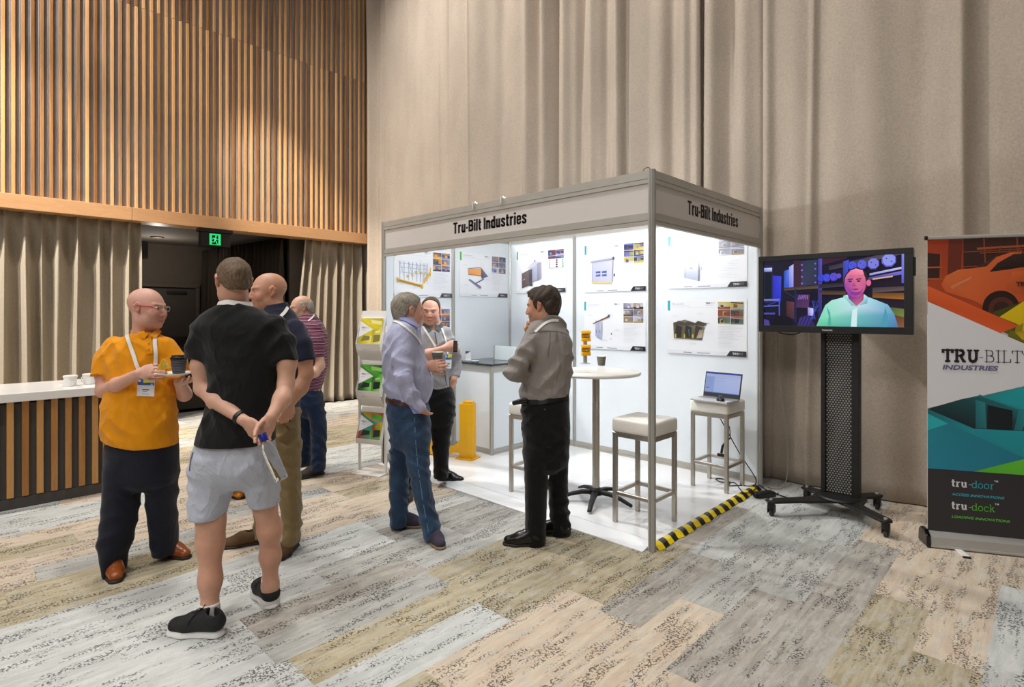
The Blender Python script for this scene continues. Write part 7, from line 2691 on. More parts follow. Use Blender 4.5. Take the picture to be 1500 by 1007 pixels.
# ---------------------------------------------------------------- the man in the black T-shirt, seen from behind
def man_black_tee():
    P = Person('man in a black T-shirt and pale shorts seen from behind', 342, 2.87, '#d3a48c', res=0.0045)
    J = P.J
    tor = P.rows([(446, 320, 368, .07, .07), (453, 308, 380, .085, .085), (463, 294, 397, .10, .11), (480, 286, 409, .12, .12), (505, 298, 414, .125, .13), (540, 303, 413, .125, .13), (575, 304, 409, .12, .13),
                  (605, 299, 405, .13, .145), (628, 292, 404, .15, .155), (648, 286, 404, .16, .165)])
    sh_l, el_l, wr_l = J(300, 490, .0), J(297, 569, -.02), J(357, 616, -.17)
    sh_r, el_r, wr_r = J(408, 490, .0), J(419, 562, -.03), J(397, 611, -.17)
    lo, hi = shirt_box(tor, [sh_l, el_l, wr_l, sh_r, el_r, wr_r, J(342, 378), J(390, 650, -.24)], 0.085)
    P.start_body((lo[0], lo[1] - .04, 0.0), (hi[0], hi[1] + .05, hi[2]), 0.50)
    B = P.B
    P.add_head(J(342, 412, .01), -140, 0, 0.98, 0, J(345, 452, .02), (0.064, 0.072), 1.0, 0.002)
    B.chain([J(345, 480), J(345, 640)], [0.10, 0.10], 0.04)
    P.add_arm([sh_l, J(296, 535, -.01), el_l], [.056, .055, .044])
    P.add_arm([el_l, J(318, 588, -.08), wr_l], [.042, .046, .028])
    P.add_arm([sh_r, J(420, 530, -.01), el_r], [.056, .052, .044])
    P.add_arm([el_r, J(413, 585, -.09), wr_r], [.041, .043, .028])
    # left hand lies over the right wrist, right hand hangs holding a bottle
    P.add_hand(wr_l, (0.75, -0.10, -0.42), (0.35, 0.85, 0.1), -1, ((.5, .7, .5), (.55, .8, .5), (.6, .8, .5), (.6, .8, .5)), (0.4, 0.55, 0.1), 0.98)
    P.add_hand(wr_r, (-0.34, -0.12, -0.9), (0.42, -0.75, -0.15), 1, ((.5, .8, .5), (.55, .85, .5), (.6, .9, .6), (.65, .9, .6)), (0.6, 0.5, 0.75), 0.98)
    # bare legs
    B.chain([J(310, 700), J(309, 765, -.03), J(308, 795, -.045), J(308, 850, -.07), J(307, 897, -.10), J(306, 918, -.11)], [.085, .066, .064, .052, .040, .039], 0.02, kin=.05)
    B.chain([J(383, 695, .02), J(388, 742, .045), J(395, 775, .065), J(396, 815, .09), J(396, 858, .115), J(396, 876, .12)], [.050, .056, .059, .050, .039, .039], 0.02, kin=.05)
    P.finish_body(brow='#6a4e3a', tone=[(J(310, 830, -.1), .2, '#b06a4a', .25), (J(395, 800, .05), .2, '#b06a4a', .25), (J(345, 445, -.05), .07, '#b8604c', .35)])
    P.hair(hair_mat('short_brown_hair', '#4a3b2f', '#8a745d'), .006, [(-0.14, -0.050), (-0.075, -0.045), (-0.045, -0.010), (-0.026, 0.028), (-0.008, 0.036), (0.004, 0.010), (0.014, -0.010), (0.026, 0.006), (0.034, 0.045), (0.06, 0.078), (0.12, 0.085)], amp=.0018, seed=2)

    def mk(S):
        S.stack(tor, 0.0, 2.3)
        S.chain([J(306, 478), J(294, 500), J(291, 527, -.01)], [.060, .070, .0735], 0.045, cap=True)
        S.chain([J(403, 478), J(415, 502), J(417, 529, -.01)], [.060, .070, .074], 0.045, cap=True)
        S.chain([J(345, 452, .01), J(345, 443, .01)], [.088, .080], 0.012, cap=True)
    sh, bv = P.garment('t_shirt', M['black_jersey'], mk, lo, hi, 0.0065, ((0.0065, FOLD_SHIRT), dict(seed=14)))
    pel = P.rows([(628, 298, 398, .11, .12), (650, 286, 403, .135, .135), (680, 279, 408, .145, .135), (700, 278, 403, .12, .12)])
    l1 = P.rows([(690, 277, 350, .115, .12), (715, 275, 345, .11, .12, -.01), (740, 275, 337, .105, .11, -.02), (757, 276, 332, .10, .10, -.03)])
    l2 = P.rows([(690, 351, 409, .115, .12, .02), (715, 358, 411, .11, .11, .03), (739, 366, 411, .10, .10, .04)])

    tr, bt = P.pants('shorts', M['chambray'], pel, l1, l2, 0.0065, ((0.0055, [(54, 20, 46), (-46, 28, 52), (16, 14, 84)]), dict(seed=9, warp=1.8)), body=False, cut=lambda S: S.cut(J(304, 754, -.03), (-.22, 0, -1), lo=J(268, 775) - .05, hi=J(350, 735) + np.array((0, .2, 0))))
    P.ribbon('pocket', pmat('pocket_shadow', '#5b6070', .9), bt, [(283, 663), (279, 678), (278, 690)], .010, tr, lift=.001)
    # socks, trainers
    for (a, b) in ((J(307, 884, -.10), J(306, 922, -.11)), (J(396, 846, .115), J(396, 878, .12))):
        S = Sdf(b - .12, a + .12, 0.005)
        S.chain([b + np.array((0, 0, -.02)), b, a], [.046, .046, .0455], 0, cap=True)
        V, Fq = S.mesh()
        arr_mesh('sock', V, Fq, M['sock'], P.root)
    P.shoe(P.ground(327, 932), P.ground(249, 926), M['mesh_black'], M['sole_white'], .30, 'sneaker', M['black'], 1.02, 'trainer')
    P.shoe(P.ground(400, 893), P.ground(380, 866), M['mesh_black'], M['sole_white'], .30, 'sneaker', M['black'], 1.02, 'trainer')
    # wrist band, lanyard at the nape
    d = (wr_l - J(318, 588, -.08))
    d /= np.linalg.norm(d)
    S = Sdf(wr_l - .09, wr_l + .07, 0.004)
    S.chain([wr_l - d * .040, wr_l - d * .018], [.035, .033], 0, cap=True)
    S.cut(wr_l - d * .040, -d)
    V, Fq = S.mesh()
    arr_mesh('wrist_band', V, Fq, M['black'], P.root)
    pts, nr = [], []
    c0 = J(345, 443, .01)
    for a in np.linspace(-0.2, PI + .2, 22):
        r = .082
        pts.append((c0[0] - r * math.cos(a), c0[1] - r * math.sin(a) * .95, c0[2] + .000 - .012 * abs(math.cos(a)) + (.0)))
        nr.append((-math.cos(a), -math.sin(a), .35))
    lny = P.strap('lanyard', M['lanyard'], pts, [Vector(q).normalized() for q in nr], .024)
    # bottle
    mw = Matrix.Translation(P.root.location) @ Matrix.Rotation(YAW, 4, 'Z')
    a, b = mw @ Vector(J(384, 637, -.245)), mw @ Vector(J(413, 704, -.26))
    bo = thing('water_bottle', 'clear water bottle with a blue cap held behind the back', 'bottle', b)
    z = (a - b).normalized()
    bo.rotation_euler = z.to_track_quat('Z', 'Y').to_euler()
    H = (a - b).length
    MB().lathe([(0.0, .004), (.020, 0.0), (.029, .003), (.031, .012), (.0305, .06), (.0315, .10), (.030, .14), (.031, H - .085), (.027, H - .06), (.0165, H - .036), (.0135, H - .028), (.0135, H - .012)], n=28).build('bottle_shell', M['clear'], bo, smooth=True)
    MB().lathe([(0.0, .006), (.0285, .006), (.0285, .020), (0.0, .020)], n=24).build('water', M['clear'], bo, smooth=True)
    MB().lathe([(0.0, H - .034), (.0185, H - .034), (.0190, H - .030), (.0190, H + .002), (.0175, H + .005), (0.0, H + .005)], n=24).build('cap', M['blue_cap'], bo, smooth=True)
    P.done(**P.body_kw)


# ---------------------------------------------------------------- the bald man in the navy polo shirt
def man_navy():
    P = Person('bald man in a navy polo shirt and khaki trousers', 410, 3.72, '#d09c80', res=0.0055)
    J = P.J
    tor = P.rows([(449, 392, 420, .08, .08), (457, 386, 430, .11, .12), (467, 381, 436, .16, .17), (482, 378, 447, .19, .19), (505, 375, 452, .19, .19), (535, 373, 450, .18, .18), (565, 372, 444, .17, .17), (590, 373, 440, .165, .165), (602, 374, 439, .16, .16)])
    sh, el, wr = J(436, 487, -.17), J(449, 548, -.20), J(425, 592, -.23)
    sh2, el2, wr2 = J(428, 487, .17), J(425, 548, .20), J(400, 575, .10)
    lo, hi = shirt_box(tor, [sh, el, wr, sh2, el2, wr2, J(392, 396)], 0.09)
    P.start_body((lo[0] - .05, lo[1] - .05, 0.02), (hi[0], hi[1], hi[2]), 0.9)
    B = P.B
    P.add_head(J(392.5, 428, .0), -52, -3, 1.06, 0, J(406, 462, .0), (0.068, 0.078), 1.0, 0.002, 1.0)
    B.chain([J(412, 480), J(408, 600)], [0.10, 0.10], 0.04)
    P.add_arm([sh, J(445, 520, -.19), el], [.058, .055, .046])
    P.add_arm([el, J(440, 568, -.22), wr], [.045, .047, .030])
    P.add_arm([sh2, el2, wr2], [.055, .045, .030])
    P.add_hand(wr, (-.35, .0, -.9), (-.6, .6, .2), 1, (.5, .5, .5, .5), (.5, .5, .3))
    P.add_hand(wr2, (-.8, -.2, -.2), (.1, -.3, -.8), 1, (.5, .5, .5, .5), (.5, .5, .3))
    P.finish_body(stubble='#a57a66', brow='#8f6a50')

    def mk(S):
        S.stack(tor, 0.0, 2.3)
        S.chain([J(432, 480, -.14), J(442, 505, -.18), J(446, 530, -.195)], [.06, .072, .076], 0.045, cap=True)
        S.chain([J(425, 480, .14), J(427, 505, .18), J(428, 530, .19)], [.06, .068, .068], 0.045, cap=True)
        S.chain([J(407, 462, .0), J(403, 447, .0)], [.092, .084], 0.015, cap=True)
    shb, bv = P.garment('shirt', M['navy_pique'], mk, lo, hi, 0.0075, ((0.0065, FOLD_SHIRT), dict(seed=24)))
    P.ribbon('lanyard', M['lanyard'], [bv], [(421, 451), (417, 458), (411, 464), (407, 469)], .020, lift=.005, n=14)
    pel = P.rows([(588, 376, 439, .165, .165), (610, 375, 440, .17, .17), (640, 375, 441, .165, .165), (660, 376, 441, .14, .14)])
    l1 = P.rows([(645, 398, 441, .10, .10, -.08), (690, 403, 441, .095, .095, -.08), (730, 409, 442, .09, .09, -.07), (765, 413, 442, .085, .085, -.06), (785, 413, 441, .085, .085, -.06), (797, 414, 438, .08, .08, -.06)])
    l2 = P.rows([(645, 374, 418, .10, .10, .09), (690, 372, 410, .095, .095, .10), (740, 371, 403, .085, .085, .10), (786, 372, 399, .08, .08, .10)])

    tr, bt = P.pants('trousers', M['khaki'], pel, l1, l2, 0.0075, ((0.010, FOLD_LEG), dict(seed=26)))
    P.ribbon('pocket', M['belt_black'], bt, [(428, 598), (425, 608), (423, 618)], .016, tr, lift=.002)
    P.shoe(P.ground(387, 795), P.ground(349, 800), M['suede_brown'], M['sole_dark'], .285, 'loafer', None, 1.0)
    P.shoe(P.ground(434, 798), P.ground(410, 819), M['suede_brown'], M['sole_dark'], .285, 'loafer', M['suede_brown'], 1.0)
    P.done(**P.body_kw)


# ---------------------------------------------------------------- the man in the striped polo shirt
def man_striped():
    P = Person('grey-bearded balding man in a maroon striped polo and jeans', 456, 5.40, '#d2a68e', res=0.006)
    J = P.J
    tor = P.rows([(460, 442, 462, .07, .08), (467, 437, 467, .11, .12), (478, 435, 475, .16, .17), (492, 434, 480, .18, .18), (515, 433, 481, .17, .18), (540, 434, 479, .165, .17), (560, 435, 474, .16, .16), (573, 436, 470, .16, .16)])
    sh, el, wr = J(466, 488, -.15), J(469, 536, -.18), J(447, 553, -.30)
    sh2, el2, wr2 = J(458, 488, .16), J(455, 536, .18), J(438, 552, .0)
    lo, hi = shirt_box(tor, [sh, el, wr, sh2, el2, wr2, J(440, 433)], 0.09)
    P.start_body((lo[0] - .05, lo[1] - .05, 0.02), (hi[0], hi[1], hi[2]), 0.95)
    B = P.B
    P.add_head(J(441, 452, .0), -55, -8, 1.0, 0, J(452, 473, .0), (0.064, 0.074), 1.0, 0.003)
    B.chain([J(458, 490), J(454, 570)], [0.10, 0.10], 0.04)
    P.add_arm([sh, el], [.056, .045])
    P.add_arm([el, J(461, 546, -.22), wr], [.044, .044, .030])
    P.add_arm([sh2, el2, wr2], [.055, .045, .030])
    P.add_hand(wr, (-.9, -.3, .1), (.1, .3, -.8), 1, (.6, .6, .6, .6), (.5, .5, .3))
    P.add_hand(wr2, (-.8, -.4, .0), (.1, -.2, -.8), 1, (.6, .6, .6, .6), (.5, .5, .3))
    P.finish_body(beard='#b8aca4', brow='#8a7466')
    P.hair(hair_mat('grey_fringe_hair', '#8f8880', '#c9c2ba'), .006, [(-0.14, -0.060), (-0.075, -0.055), (-0.045, -0.030), (-0.026, 0.024), (-0.008, 0.032), (0.004, 0.006), (0.012, -0.03), (0.022, 0.010), (0.03, 0.2), (0.12, 0.3)],
           [(-0.14, 0.055), (-0.05, 0.060), (0.0, 0.062), (0.03, 0.05)], 3, .002)

    def mk(S):
        S.stack(tor, 0.0, 2.3)
        S.chain([J(463, 479, -.12), J(465, 500, -.16), J(465, 523, -.17)], [.06, .068, .070], 0.045, cap=True)
        S.chain([J(456, 479, .12), J(457, 500, .16), J(457, 523, .17)], [.06, .068, .070], 0.045, cap=True)
        S.chain([J(453, 473, .0), J(450, 463, .0)], [.090, .080], 0.015, cap=True)
    shb, bv = P.garment('shirt', M['stripe_polo'], mk, lo, hi, 0.008, ((0.0065, FOLD_SHIRT), dict(seed=34)))
    P.ribbon('lanyard', M['lanyard'], [bv], [(460, 462), (456, 467), (452, 471)], .014, lift=.005, n=12)
    pel = P.rows([(566, 437, 470, .16, .16), (585, 436, 472, .16, .16), (605, 436, 474, .13, .13)])
    l1 = P.rows([(595, 450, 475, .09, .09, -.07), (634, 455, 479, .085, .085, -.06), (660, 456, 478, .08, .08, -.06), (689, 455, 477, .085, .085, -.06)])
    l2 = P.rows([(595, 435, 460, .09, .09, .08), (634, 434, 458, .085, .085, .09), (679, 434, 456, .08, .08, .09)])

    P.pants('jeans', M['denim_dark'], pel, l1, l2, 0.0085, ((0.008, FOLD_LEG), dict(seed=36)))
    P.shoe(P.ground(475, 694), P.ground(440, 702), M['suede_grey'], M['sole_dark'], .29, 'sneaker', M['black'], 1.0)
    P.shoe(P.ground(456, 681), P.ground(424, 687), M['suede_grey'], M['sole_dark'], .29, 'sneaker', M['black'], 1.0)
    P.done(**P.body_kw)


# ---------------------------------------------------------------- the man in the lavender shirt
def man_lavender():
    P = Person('grey-haired man in a lavender shirt and jeans holding a cup', 598, 3.95, '#dca890', res=0.005)
    J = P.J
    tor = P.rows([(464, 586, 612, .075, .08), (470, 579, 614, .10, .11), (480, 571, 616, .15, .16), (494, 564, 617, .185, .19), (515, 561, 620, .19, .19), (540, 561, 630, .18, .18), (560, 563, 635, .175, .175), (576, 566, 633, .17, .17), (590, 568, 627, .165, .165)])
    sh, el, wr = J(592, 497, -.17), J(592, 555, -.24), J(614, 600, -.20)
    sh2, el2, wr2 = J(604, 497, .16), J(612, 552, .20), J(626, 536, -.02)
    lo, hi = shirt_box(tor, [sh, el, wr, sh2, el2, wr2, J(599, 425), J(655, 530)], 0.08)
    P.start_body((lo[0], lo[1] - .05, 0.02), (hi[0], hi[1], hi[2]), 0.85)
    B = P.B
    P.add_head(J(599, 456, .0), 118, -2, 1.05, 0, J(594, 486, .0), (0.066, 0.076), 1.05, 0.004)
    B.chain([J(593, 500), J(597, 585)], [0.10, 0.10], 0.04)
    P.add_arm([sh, el, wr], [.05, .042, .030])
    P.add_arm([sh2, el2, wr2], [.05, .042, .030])
    P.add_hand(wr + np.array((0, .02, .012)), (.26, .78, -.55), (.2, .5, .3), -1, (.2, .2, .2, .2), (.5, .2, .2))
    P.add_hand(wr2, (.72, -.5, .10), (.45, .75, .0), -1, ((.5, .7, .5), (.55, .75, .5), (.6, .8, .5), (.6, .8, .5)), (.5, .7, .7))
    P.finish_body(stubble='#b08878', brow='#9a8270')
    P.hair(hair_mat('short_grey_hair', '#6d655a', '#b0a898'), .009, amp=.0022, seed=5)

    def mk(S):
        S.stack(tor, 0.0, 2.3)
        S.chain([J(592, 486, -.13), J(589, 520, -.19), J(592, 556, -.24)], [.066, .070, .058], 0.04)
        S.chain([J(592, 556, -.24), J(603, 580, -.22), J(615, 601, -.195)], [.057, .054, .048], 0.02, cap=True)
        S.chain([J(603, 488, .13), J(608, 520, .17), J(612, 552, .20), J(622, 541, .04)], [.062, .065, .055, .044], 0.03, cap=True)
        S.chain([J(594, 486, .0), J(594, 466, .0)], [.096, .088], 0.015, cap=True)
    shb, bv = P.garment('shirt', M['lavender'], mk, lo, hi, 0.0065, ((0.0105, [(36, 14, 54), (-44, 16, 36), (60, 8, 16)]), dict(seed=44)))
    P.ribbon('cuff', cloth('violet_cuff', '#8a88c8', .05, 700, .2, 9), bv, [(601, 594), (605, 600), (611, 604), (617, 604)], .022, shb, lift=.001, thick=.004, n=12)
    P.ribbon('collar', cloth('violet_collar', '#9a9ccc', .05, 700, .2, 9), bv, [(585, 464), (592, 469), (602, 475), (611, 479)], .036, shb, lift=.004, thick=.005, n=14)
    P.ribbon('lanyard', M['lanyard'], [bv], [(577, 470), (585, 474), (594, 480), (603, 488), (611, 496), (616, 505)], .016, lift=.007, n=18)
    pel = P.rows([(580, 567, 627, .165, .165), (600, 566, 629, .17, .17), (625, 569, 631, .165, .165), (648, 573, 630, .13, .13)])
    l1 = P.rows([(635, 573, 608, .10, .10, .09), (670, 571, 602, .09, .09, .10), (710, 570, 599, .085, .085, .11), (745, 571, 598, .085, .085, .12), (770, 571, 598, .085, .085, .12)])
    l2 = P.rows([(635, 588, 631, .10, .10, -.08), (660, 592, 630, .095, .095, -.08), (700, 600, 631, .09, .09, -.09), (740, 609, 637, .085, .085, -.10), (770, 617, 645, .085, .085, -.11), (788, 621, 645, .085, .085, -.11)])

    tr, bt = P.pants('jeans', M['denim'], pel, l1, l2, 0.007, ((0.009, FOLD_LEG), dict(seed=46)))
    P.ribbon('belt', M['belt_brown'], bt, [(567, 586), (578, 590), (590, 593), (601, 594)], .030, tr, lift=.003, thick=.004, n=14)
    P.ribbon('side_seam', pmat('pale_denim_seam', '#5f7b96', .9), bt, [(607, 612), (609, 650), (613, 690), (618, 725), (624, 760), (628, 780)], .006, tr, lift=.001, n=24)
    P.ribbon('pocket', pmat('denim_pocket', '#3a536e', .9), bt, [(573, 613), (585, 618), (597, 616)], .006, tr, lift=.001, n=10)
    P.shoe(P.ground(574, 772), P.ground(617, 772), M['suede_purple'], M['sole_tan'], .285, 'dress', M['suede_purple'], 1.0)
    P.shoe(P.ground(628, 786), P.ground(648, 808), M['suede_purple'], M['sole_tan'], .285, 'dress', M['suede_purple'], 1.0)
    mw = Matrix.Translation(P.root.location) @ Matrix.Rotation(YAW, 4, 'Z')
    c = mw @ Vector(J(641, 534, -.03))
    paper_cup('striped paper cup held by the man in the lavender shirt', (c.x, c.y, c.z), .040, .029, .088)
    P.done(**P.body_kw)


# ---------------------------------------------------------------- the man in the grey shirt facing us
def man_grey_front():
    P = Person('dark-haired man in a grey shirt and black trousers facing the camera', 640, 5.05, '#dba892', res=0.005)
    J = P.J
    tor = P.rows([(477, 625, 645, .07, .075), (482, 616, 650, .09, .09), (490, 608, 657, .11, .11), (505, 606, 661, .125, .12), (525, 607, 660, .135, .12), (548, 608, 659, .14, .12), (570, 609, 659, .135, .12)])
    shr, elr, wrr = J(656, 495), J(668, 535, .04), J(665, 556, -.02)
    shl, ell, wrl = J(611, 495), J(608, 533, -.04), J(650, 511, -.27)
    lo, hi = shirt_box(tor, [shr, elr, wrr, shl, ell, wrl, J(632, 428), J(676, 500, -.3)], 0.08)
    P.start_body((lo[0], lo[1] - .05, 0.02), (hi[0], hi[1], hi[2]), 0.9)
    B = P.B
    P.add_head(J(631, 456, -.02), 2, -8, 1.04, 2, J(635, 480, .01), (0.064, 0.074), 1.05, 0.004)
    B.chain([J(634, 500), J(634, 565)], [0.10, 0.10], 0.04)
    P.add_arm([shr, elr, wrr], [.05, .042, .029])
    P.add_arm([shl, ell], [.05, .044])
    P.add_arm([ell, J(628, 519, -.20), wrl], [.044, .042, .029])
    P.add_hand(wrl, (.85, -.10, .45), (.25, .85, -.30), -1, ((.9, 1.0, .7), (.9, 1.0, .7), (.95, 1.0, .7), (1.0, 1.0, .7)), (.9, .45, .6))
    P.add_hand(wrr, (-.35, .45, -.8), (-.5, .5, 0), 1, (.4, .4, .4, .4), (.5, .5, .2))
    P.finish_body(stubble='#a87a68', brow='#4a342a')
    P.hair(hair_mat('receding_dark_hair', '#2c2420', '#57483e'), .006, [(-0.14, -0.060), (-0.075, -0.055), (-0.045, -0.030), (-0.026, 0.026), (-0.008, 0.034), (0.004, 0.010), (0.014, -0.006), (0.024, 0.030), (0.034, 0.086), (0.05, 0.112), (0.12, 0.2)], seed=6, amp=.0018)

    def mk(S):
        S.stack(tor, 0.0, 2.3)
        S.chain([J(652, 488), J(664, 515, .02), J(668, 535, .04), J(667, 553, .0)], [.058, .062, .055, .046], 0.035, cap=True)
        S.chain([J(614, 488), J(608, 515, -.02), J(608, 534, -.05)], [.058, .062, .058], 0.035)
        S.chain([J(608, 534, -.05), J(626, 519, -.19)], [.056, .049], 0.02, cap=True)
        S.chain([J(634, 481, .01), J(634, 473, .0)], [.090, .084], 0.012, cap=True)
        S.ell(J(634, 477, -.09), (.03, .05, .045), 0.01, 's')
    shb, bv = P.garment('shirt', M['grey_shirt'], mk, lo, hi, 0.0065, ((0.0095, FOLD_SHIRT), dict(seed=54)))
    cm = cloth('dark_grey_collar', '#5d5b5c', .05, 600, .2, 9)
    P.ribbon('collar', cm, bv, [(621, 474), (626, 480), (631, 485)], .045, shb, lift=.004, thick=.005, n=10)
    P.ribbon('collar', cm, bv, [(648, 474), (645, 479), (640, 485)], .045, shb, lift=.004, thick=.005, n=10)
    P.ribbon('placket', cm, bv, [(637, 487), (640, 505), (645, 525), (651, 545), (654, 565)], .010, shb, lift=.001, n=20)
    P.ribbon('lanyard', M['lanyard'], [bv], [(617, 471), (622, 482), (630, 495), (638, 508)], .016, lift=.006, n=18)
    P.ribbon('lanyard', M['lanyard'], [bv], [(647, 482), (650, 490), (653, 500), (655, 512), (655, 519)], .016, lift=.006, n=18)
    P.badge([bv], 654, 519, .070, .125, R(3), .03)
    pel = P.rows([(566, 610, 661, .135, .13), (580, 610, 666, .14, .135), (600, 612, 667, .14, .14), (618, 613, 663, .11, .11)])
    l1 = P.rows([(608, 630, 665, .095, .10), (635, 632, 661, .09, .09), (665, 634, 658, .085, .085), (685, 635, 657, .08, .08), (700, 635, 657, .08, .08)])
    l2 = P.rows([(608, 611, 640, .095, .10, -.04), (640, 603, 630, .09, .09, -.12), (680, 594, 618, .085, .085, -.22), (716, 591, 614, .08, .08, -.27)])

    tr, bt = P.pants('trousers', M['black_trouser'], pel, l1, l2, 0.0075, ((0.0065, FOLD_LEG), dict(seed=56)))
    P.shoe(P.ground(641, 705), P.ground(684, 709), M['leather_black'], M['sole_dark'], .285, 'dress', M['black'], 1.0)
    P.shoe(P.ground(603, 724), P.ground(590, 741), M['leather_black'], M['sole_dark'], .285, 'dress', None, 1.0)
    mw = Matrix.Translation(P.root.location) @ Matrix.Rotation(YAW, 4, 'Z')
    c = mw @ Vector(J(667, 508, -.33))
    ph = thing('mobile_phone', 'dark mobile phone held in the raised fist', 'phone', c, YAW + R(15))
    MB().box((0, 0, 0), (.035, .010, .095)).build('phone_case', M['black_gloss'], ph, bevel=.003)
    MB().box((0, -.0055, .002), (.030, .001, .08)).build('phone_screen', M['groove'], ph)
    P.done(**P.body_kw)


# ---------------------------------------------------------------- the dark-haired man in the grey shirt, back to us
def man_grey_back():
    P = Person('man in a warm grey shirt and black trousers, hand to chin, seen from behind', 795, 3.85, '#cf9c80', res=0.005)
    J = P.J
    tor = P.rows([(466, 784, 818, .075, .08), (472, 778, 824, .10, .10), (480, 774, 829, .12, .13), (492, 770, 835, .145, .15), (510, 768, 839, .16, .16), (535, 767, 839, .165, .16), (560, 763, 836, .165, .16), (575, 760, 834, .165, .16), (583, 761, 832, .16, .16)])
    sh, el, wr = J(784, 497, -.10), J(752, 545, -.19), J(776, 553, -.02)
    sh2, el2, wr2 = J(824, 500, .12), J(800, 545, .26), J(776, 497, .10)
    lo, hi = shirt_box(tor, [sh, el, wr, sh2, el2, wr2, J(797, 420), J(768, 470, .0)], 0.085)
    P.start_body((lo[0], lo[1] - .05, 0.02), (hi[0], hi[1], hi[2]), 0.9)
    B = P.B
    P.add_head(J(794, 449, .0), -112, -8, 1.05, 0, J(806, 478, .0), (0.064, 0.074), 1.0, 0.002)
    B.chain([J(803, 500), J(800, 580)], [0.11, 0.11], 0.04)
    P.add_arm([sh, el, wr], [.05, .042, .03])
    P.add_arm([sh2, el2, wr2], [.05, .042, .029])
    P.add_hand(wr2, (-.30, -.15, .9), (.75, -.2, .2), 1, ((.7, .9, .6), (.8, 1.0, .6), (.9, 1.0, .7), (.95, 1.0, .7)), (.5, .5, .4), 1.0)
    P.add_hand(wr, (.8, .5, 0), (.3, .6, -.2), 1, (.5, .5, .5, .5), (.5, .5, .3))
    P.finish_body(stubble='#7a6458', brow='#3a2c24')
    P.hair(hair_mat('thick_dark_hair', '#241d19', '#54463b'), .016, [(-0.16, -0.078), (-0.075, -0.072), (-0.045, -0.045), (-0.030, 0.012), (-0.008, 0.030), (0.004, 0.010), (0.014, -0.020), (0.026, -0.006), (0.034, 0.040), (0.055, 0.066), (0.075, 0.074), (0.14, 0.08)], seed=7, amp=.0045,
           part=[((0, 0.035, 0.098), (.055, .05, .022)), ((0, -.07, .06), (.07, .05, .06))])

    def mk(S):
        S.stack(tor, 0.0, 2.3)
        S.chain([J(786, 488, -.07), J(771, 515, -.14), J(753, 545, -.19)], [.060, .068, .060], 0.04)
        S.chain([J(753, 545, -.19), J(777, 553, -.02)], [.058, .046], 0.02, cap=True)
        S.chain([J(820, 490, .10), J(812, 520, .20), J(800, 545, .26), J(779, 505, .13)], [.060, .062, .055, .044], 0.03, cap=True)
        S.chain([J(806, 480, .0), J(802, 466, .0)], [.094, .084], 0.015, cap=True)
    shb, bv = P.garment('shirt', M['grey_shirt_warm'], mk, lo, hi, 0.0065, ((0.0115, [(38, 12, 46), (-50, 14, 34), (22, 14, 64)]), dict(seed=64)))
    ys = pmat('seam_grey', '#6b6662', .9)
    P.ribbon('yoke_seam', ys, bv, [(776, 489), (790, 486), (806, 485), (822, 487), (836, 493)], .004, shb, lift=.001)
    P.ribbon('back_pleat', ys, bv, [(806, 485), (805, 505), (803, 525)], .004, shb, lift=.001)
    P.ribbon('lanyard', M['lanyard'], [bv], [(818, 470), (812, 469), (804, 471), (797, 475), (790, 481), (784, 487)], .018, lift=.004, n=16)
    pel = P.rows([(576, 762, 833, .155, .155), (600, 763, 834, .165, .16), (625, 764, 835, .165, .16), (655, 766, 834, .14, .14), (680, 767, 833, .11, .11)])
    l1 = P.rows([(665, 767, 804, .10, .10, -.05), (700, 768, 803, .095, .095, -.05), (740, 769, 801, .09, .09, -.05), (775, 769, 800, .09, .09, -.05), (799, 769, 799, .085, .085, -.05)])
    l2 = P.rows([(665, 802, 833, .10, .10, .06), (700, 803, 832, .09, .09, .08), (740, 804, 833, .085, .085, .10), (770, 806, 836, .085, .085, .11), (786, 807, 836, .08, .08, .11)])

    tr, bt = P.pants('trousers', M['black_trouser'], pel, l1, l2, 0.007, ((0.0065, FOLD_LEG), dict(seed=66)))
    P.ribbon('belt', M['belt_black'], bt, [(765, 589), (780, 590), (800, 588), (820, 584), (832, 581)], .034, tr, lift=.003, thick=.004, n=20)
    a, b = J(772, 586, -.12), J(752, 591, -.10)
    MB().tube([a, (a + b) / 2 + np.array((0, -.02, .004)), b], [.016, .019, .015], 10).build('belt_pouch', M['belt_black'], tr, smooth=True)
    h, n = P.hit(bt, 798, 600, .002)
    MB().cyl(h, h + n * .003, .006, n=10).build('button', M['groove'], tr)
    P.shoe(P.ground(795, 800), P.ground(739, 797), M['leather_black'], M['sole_dark'], .29, 'dress', M['black'], 1.0)
    P.shoe(P.ground(832, 787), P.ground(790, 780), M['leather_black'], M['sole_dark'], .29, 'dress', None, 1.0)
    P.done(**P.body_kw)


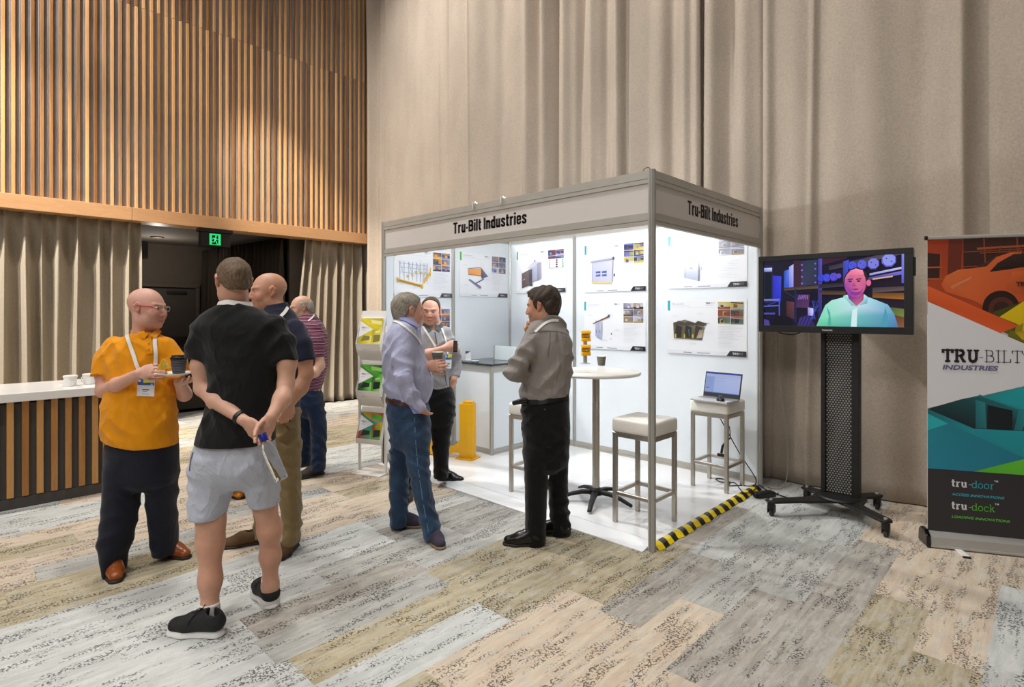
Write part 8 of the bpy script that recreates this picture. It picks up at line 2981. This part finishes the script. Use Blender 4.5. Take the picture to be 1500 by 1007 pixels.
# ---------------------------------------------------------------- someone hidden behind the man in black: a tan shoe and a dark trouser leg show
def man_hidden():
    P = Person('person standing hidden behind the black T-shirt, one tan shoe showing', 350, 4.72, '#c4937a', res=0.008)
    J = P.J
    tor = P.rows([(466, 340, 362, .07, .08), (474, 330, 372, .10, .11), (486, 320, 381, .12, .12), (510, 318, 384, .13, .12), (545, 319, 382, .14, .12), (575, 319, 381, .14, .13), (592, 320, 380, .14, .13)])
    a1 = [J(323, 492), J(318, 535), J(325, 578, -.04)]
    a2 = [J(379, 492), J(384, 535), J(377, 578, -.04)]
    lo, hi = shirt_box(tor, a1 + a2 + [J(350, 425)], 0.1)
    P.start_body((lo[0], lo[1], 0.02), (hi[0], hi[1], hi[2]), 0.9)
    P.add_head(J(350, 448), 25, 0, .98, 0, J(350, 476), (.062, .07))
    P.B.chain([J(350, 490), J(350, 590)], [.1, .1], .04)
    for q, a in ((-1, a1), (1, a2)):
        P.add_arm(a, [.055, .045, .03])
        P.add_hand(a[2], (0, -.1, -1), (-q, 0, 0), q, (.4, .4, .4, .4), (.5, .5, .2))
    P.finish_body()
    P.hair(hair_mat('brown_hair', '#3a2d24', '#66533f'), .008)

    def mk(S):
        S.stack(tor, 0.0, 2.3)
        S.chain([J(328, 485), J(319, 520), J(318, 535)], [.058, .066, .066], .04, cap=True)
        S.chain([J(374, 485), J(383, 520), J(384, 535)], [.058, .066, .066], .04, cap=True)
    P.garment('shirt', M['navy_pique'], mk, lo, hi, .010)
    pel = P.rows([(588, 321, 379, .13, .13), (610, 321, 379, .14, .14), (635, 323, 377, .11, .11)])
    l1 = P.rows([(622, 322, 350, .09, .09), (680, 326, 349, .08, .08), (717, 328, 350, .08, .08)])
    l2 = P.rows([(622, 351, 378, .09, .09), (680, 353, 376, .08, .08), (715, 354, 375, .08, .08)])

    P.pants('trousers', M['navy_trouser'], pel, l1, l2, .010)
    P.shoe(P.ground(339, 722), P.ground(351, 732), pmat('bright_tan_leather', '#c47a1c', .3, 0, .1), M['sole_dark'], .28, 'dress')
    P.shoe(P.ground(364, 722), P.ground(372, 733), pmat('bright_tan_leather', '#c47a1c', .3, 0, .1), M['sole_dark'], .28, 'dress')
    P.done(**P.body_kw)



for fn in (man_orange, man_black_tee, man_navy, man_striped, man_lavender, man_grey_front, man_grey_back, man_hidden):
    fn()
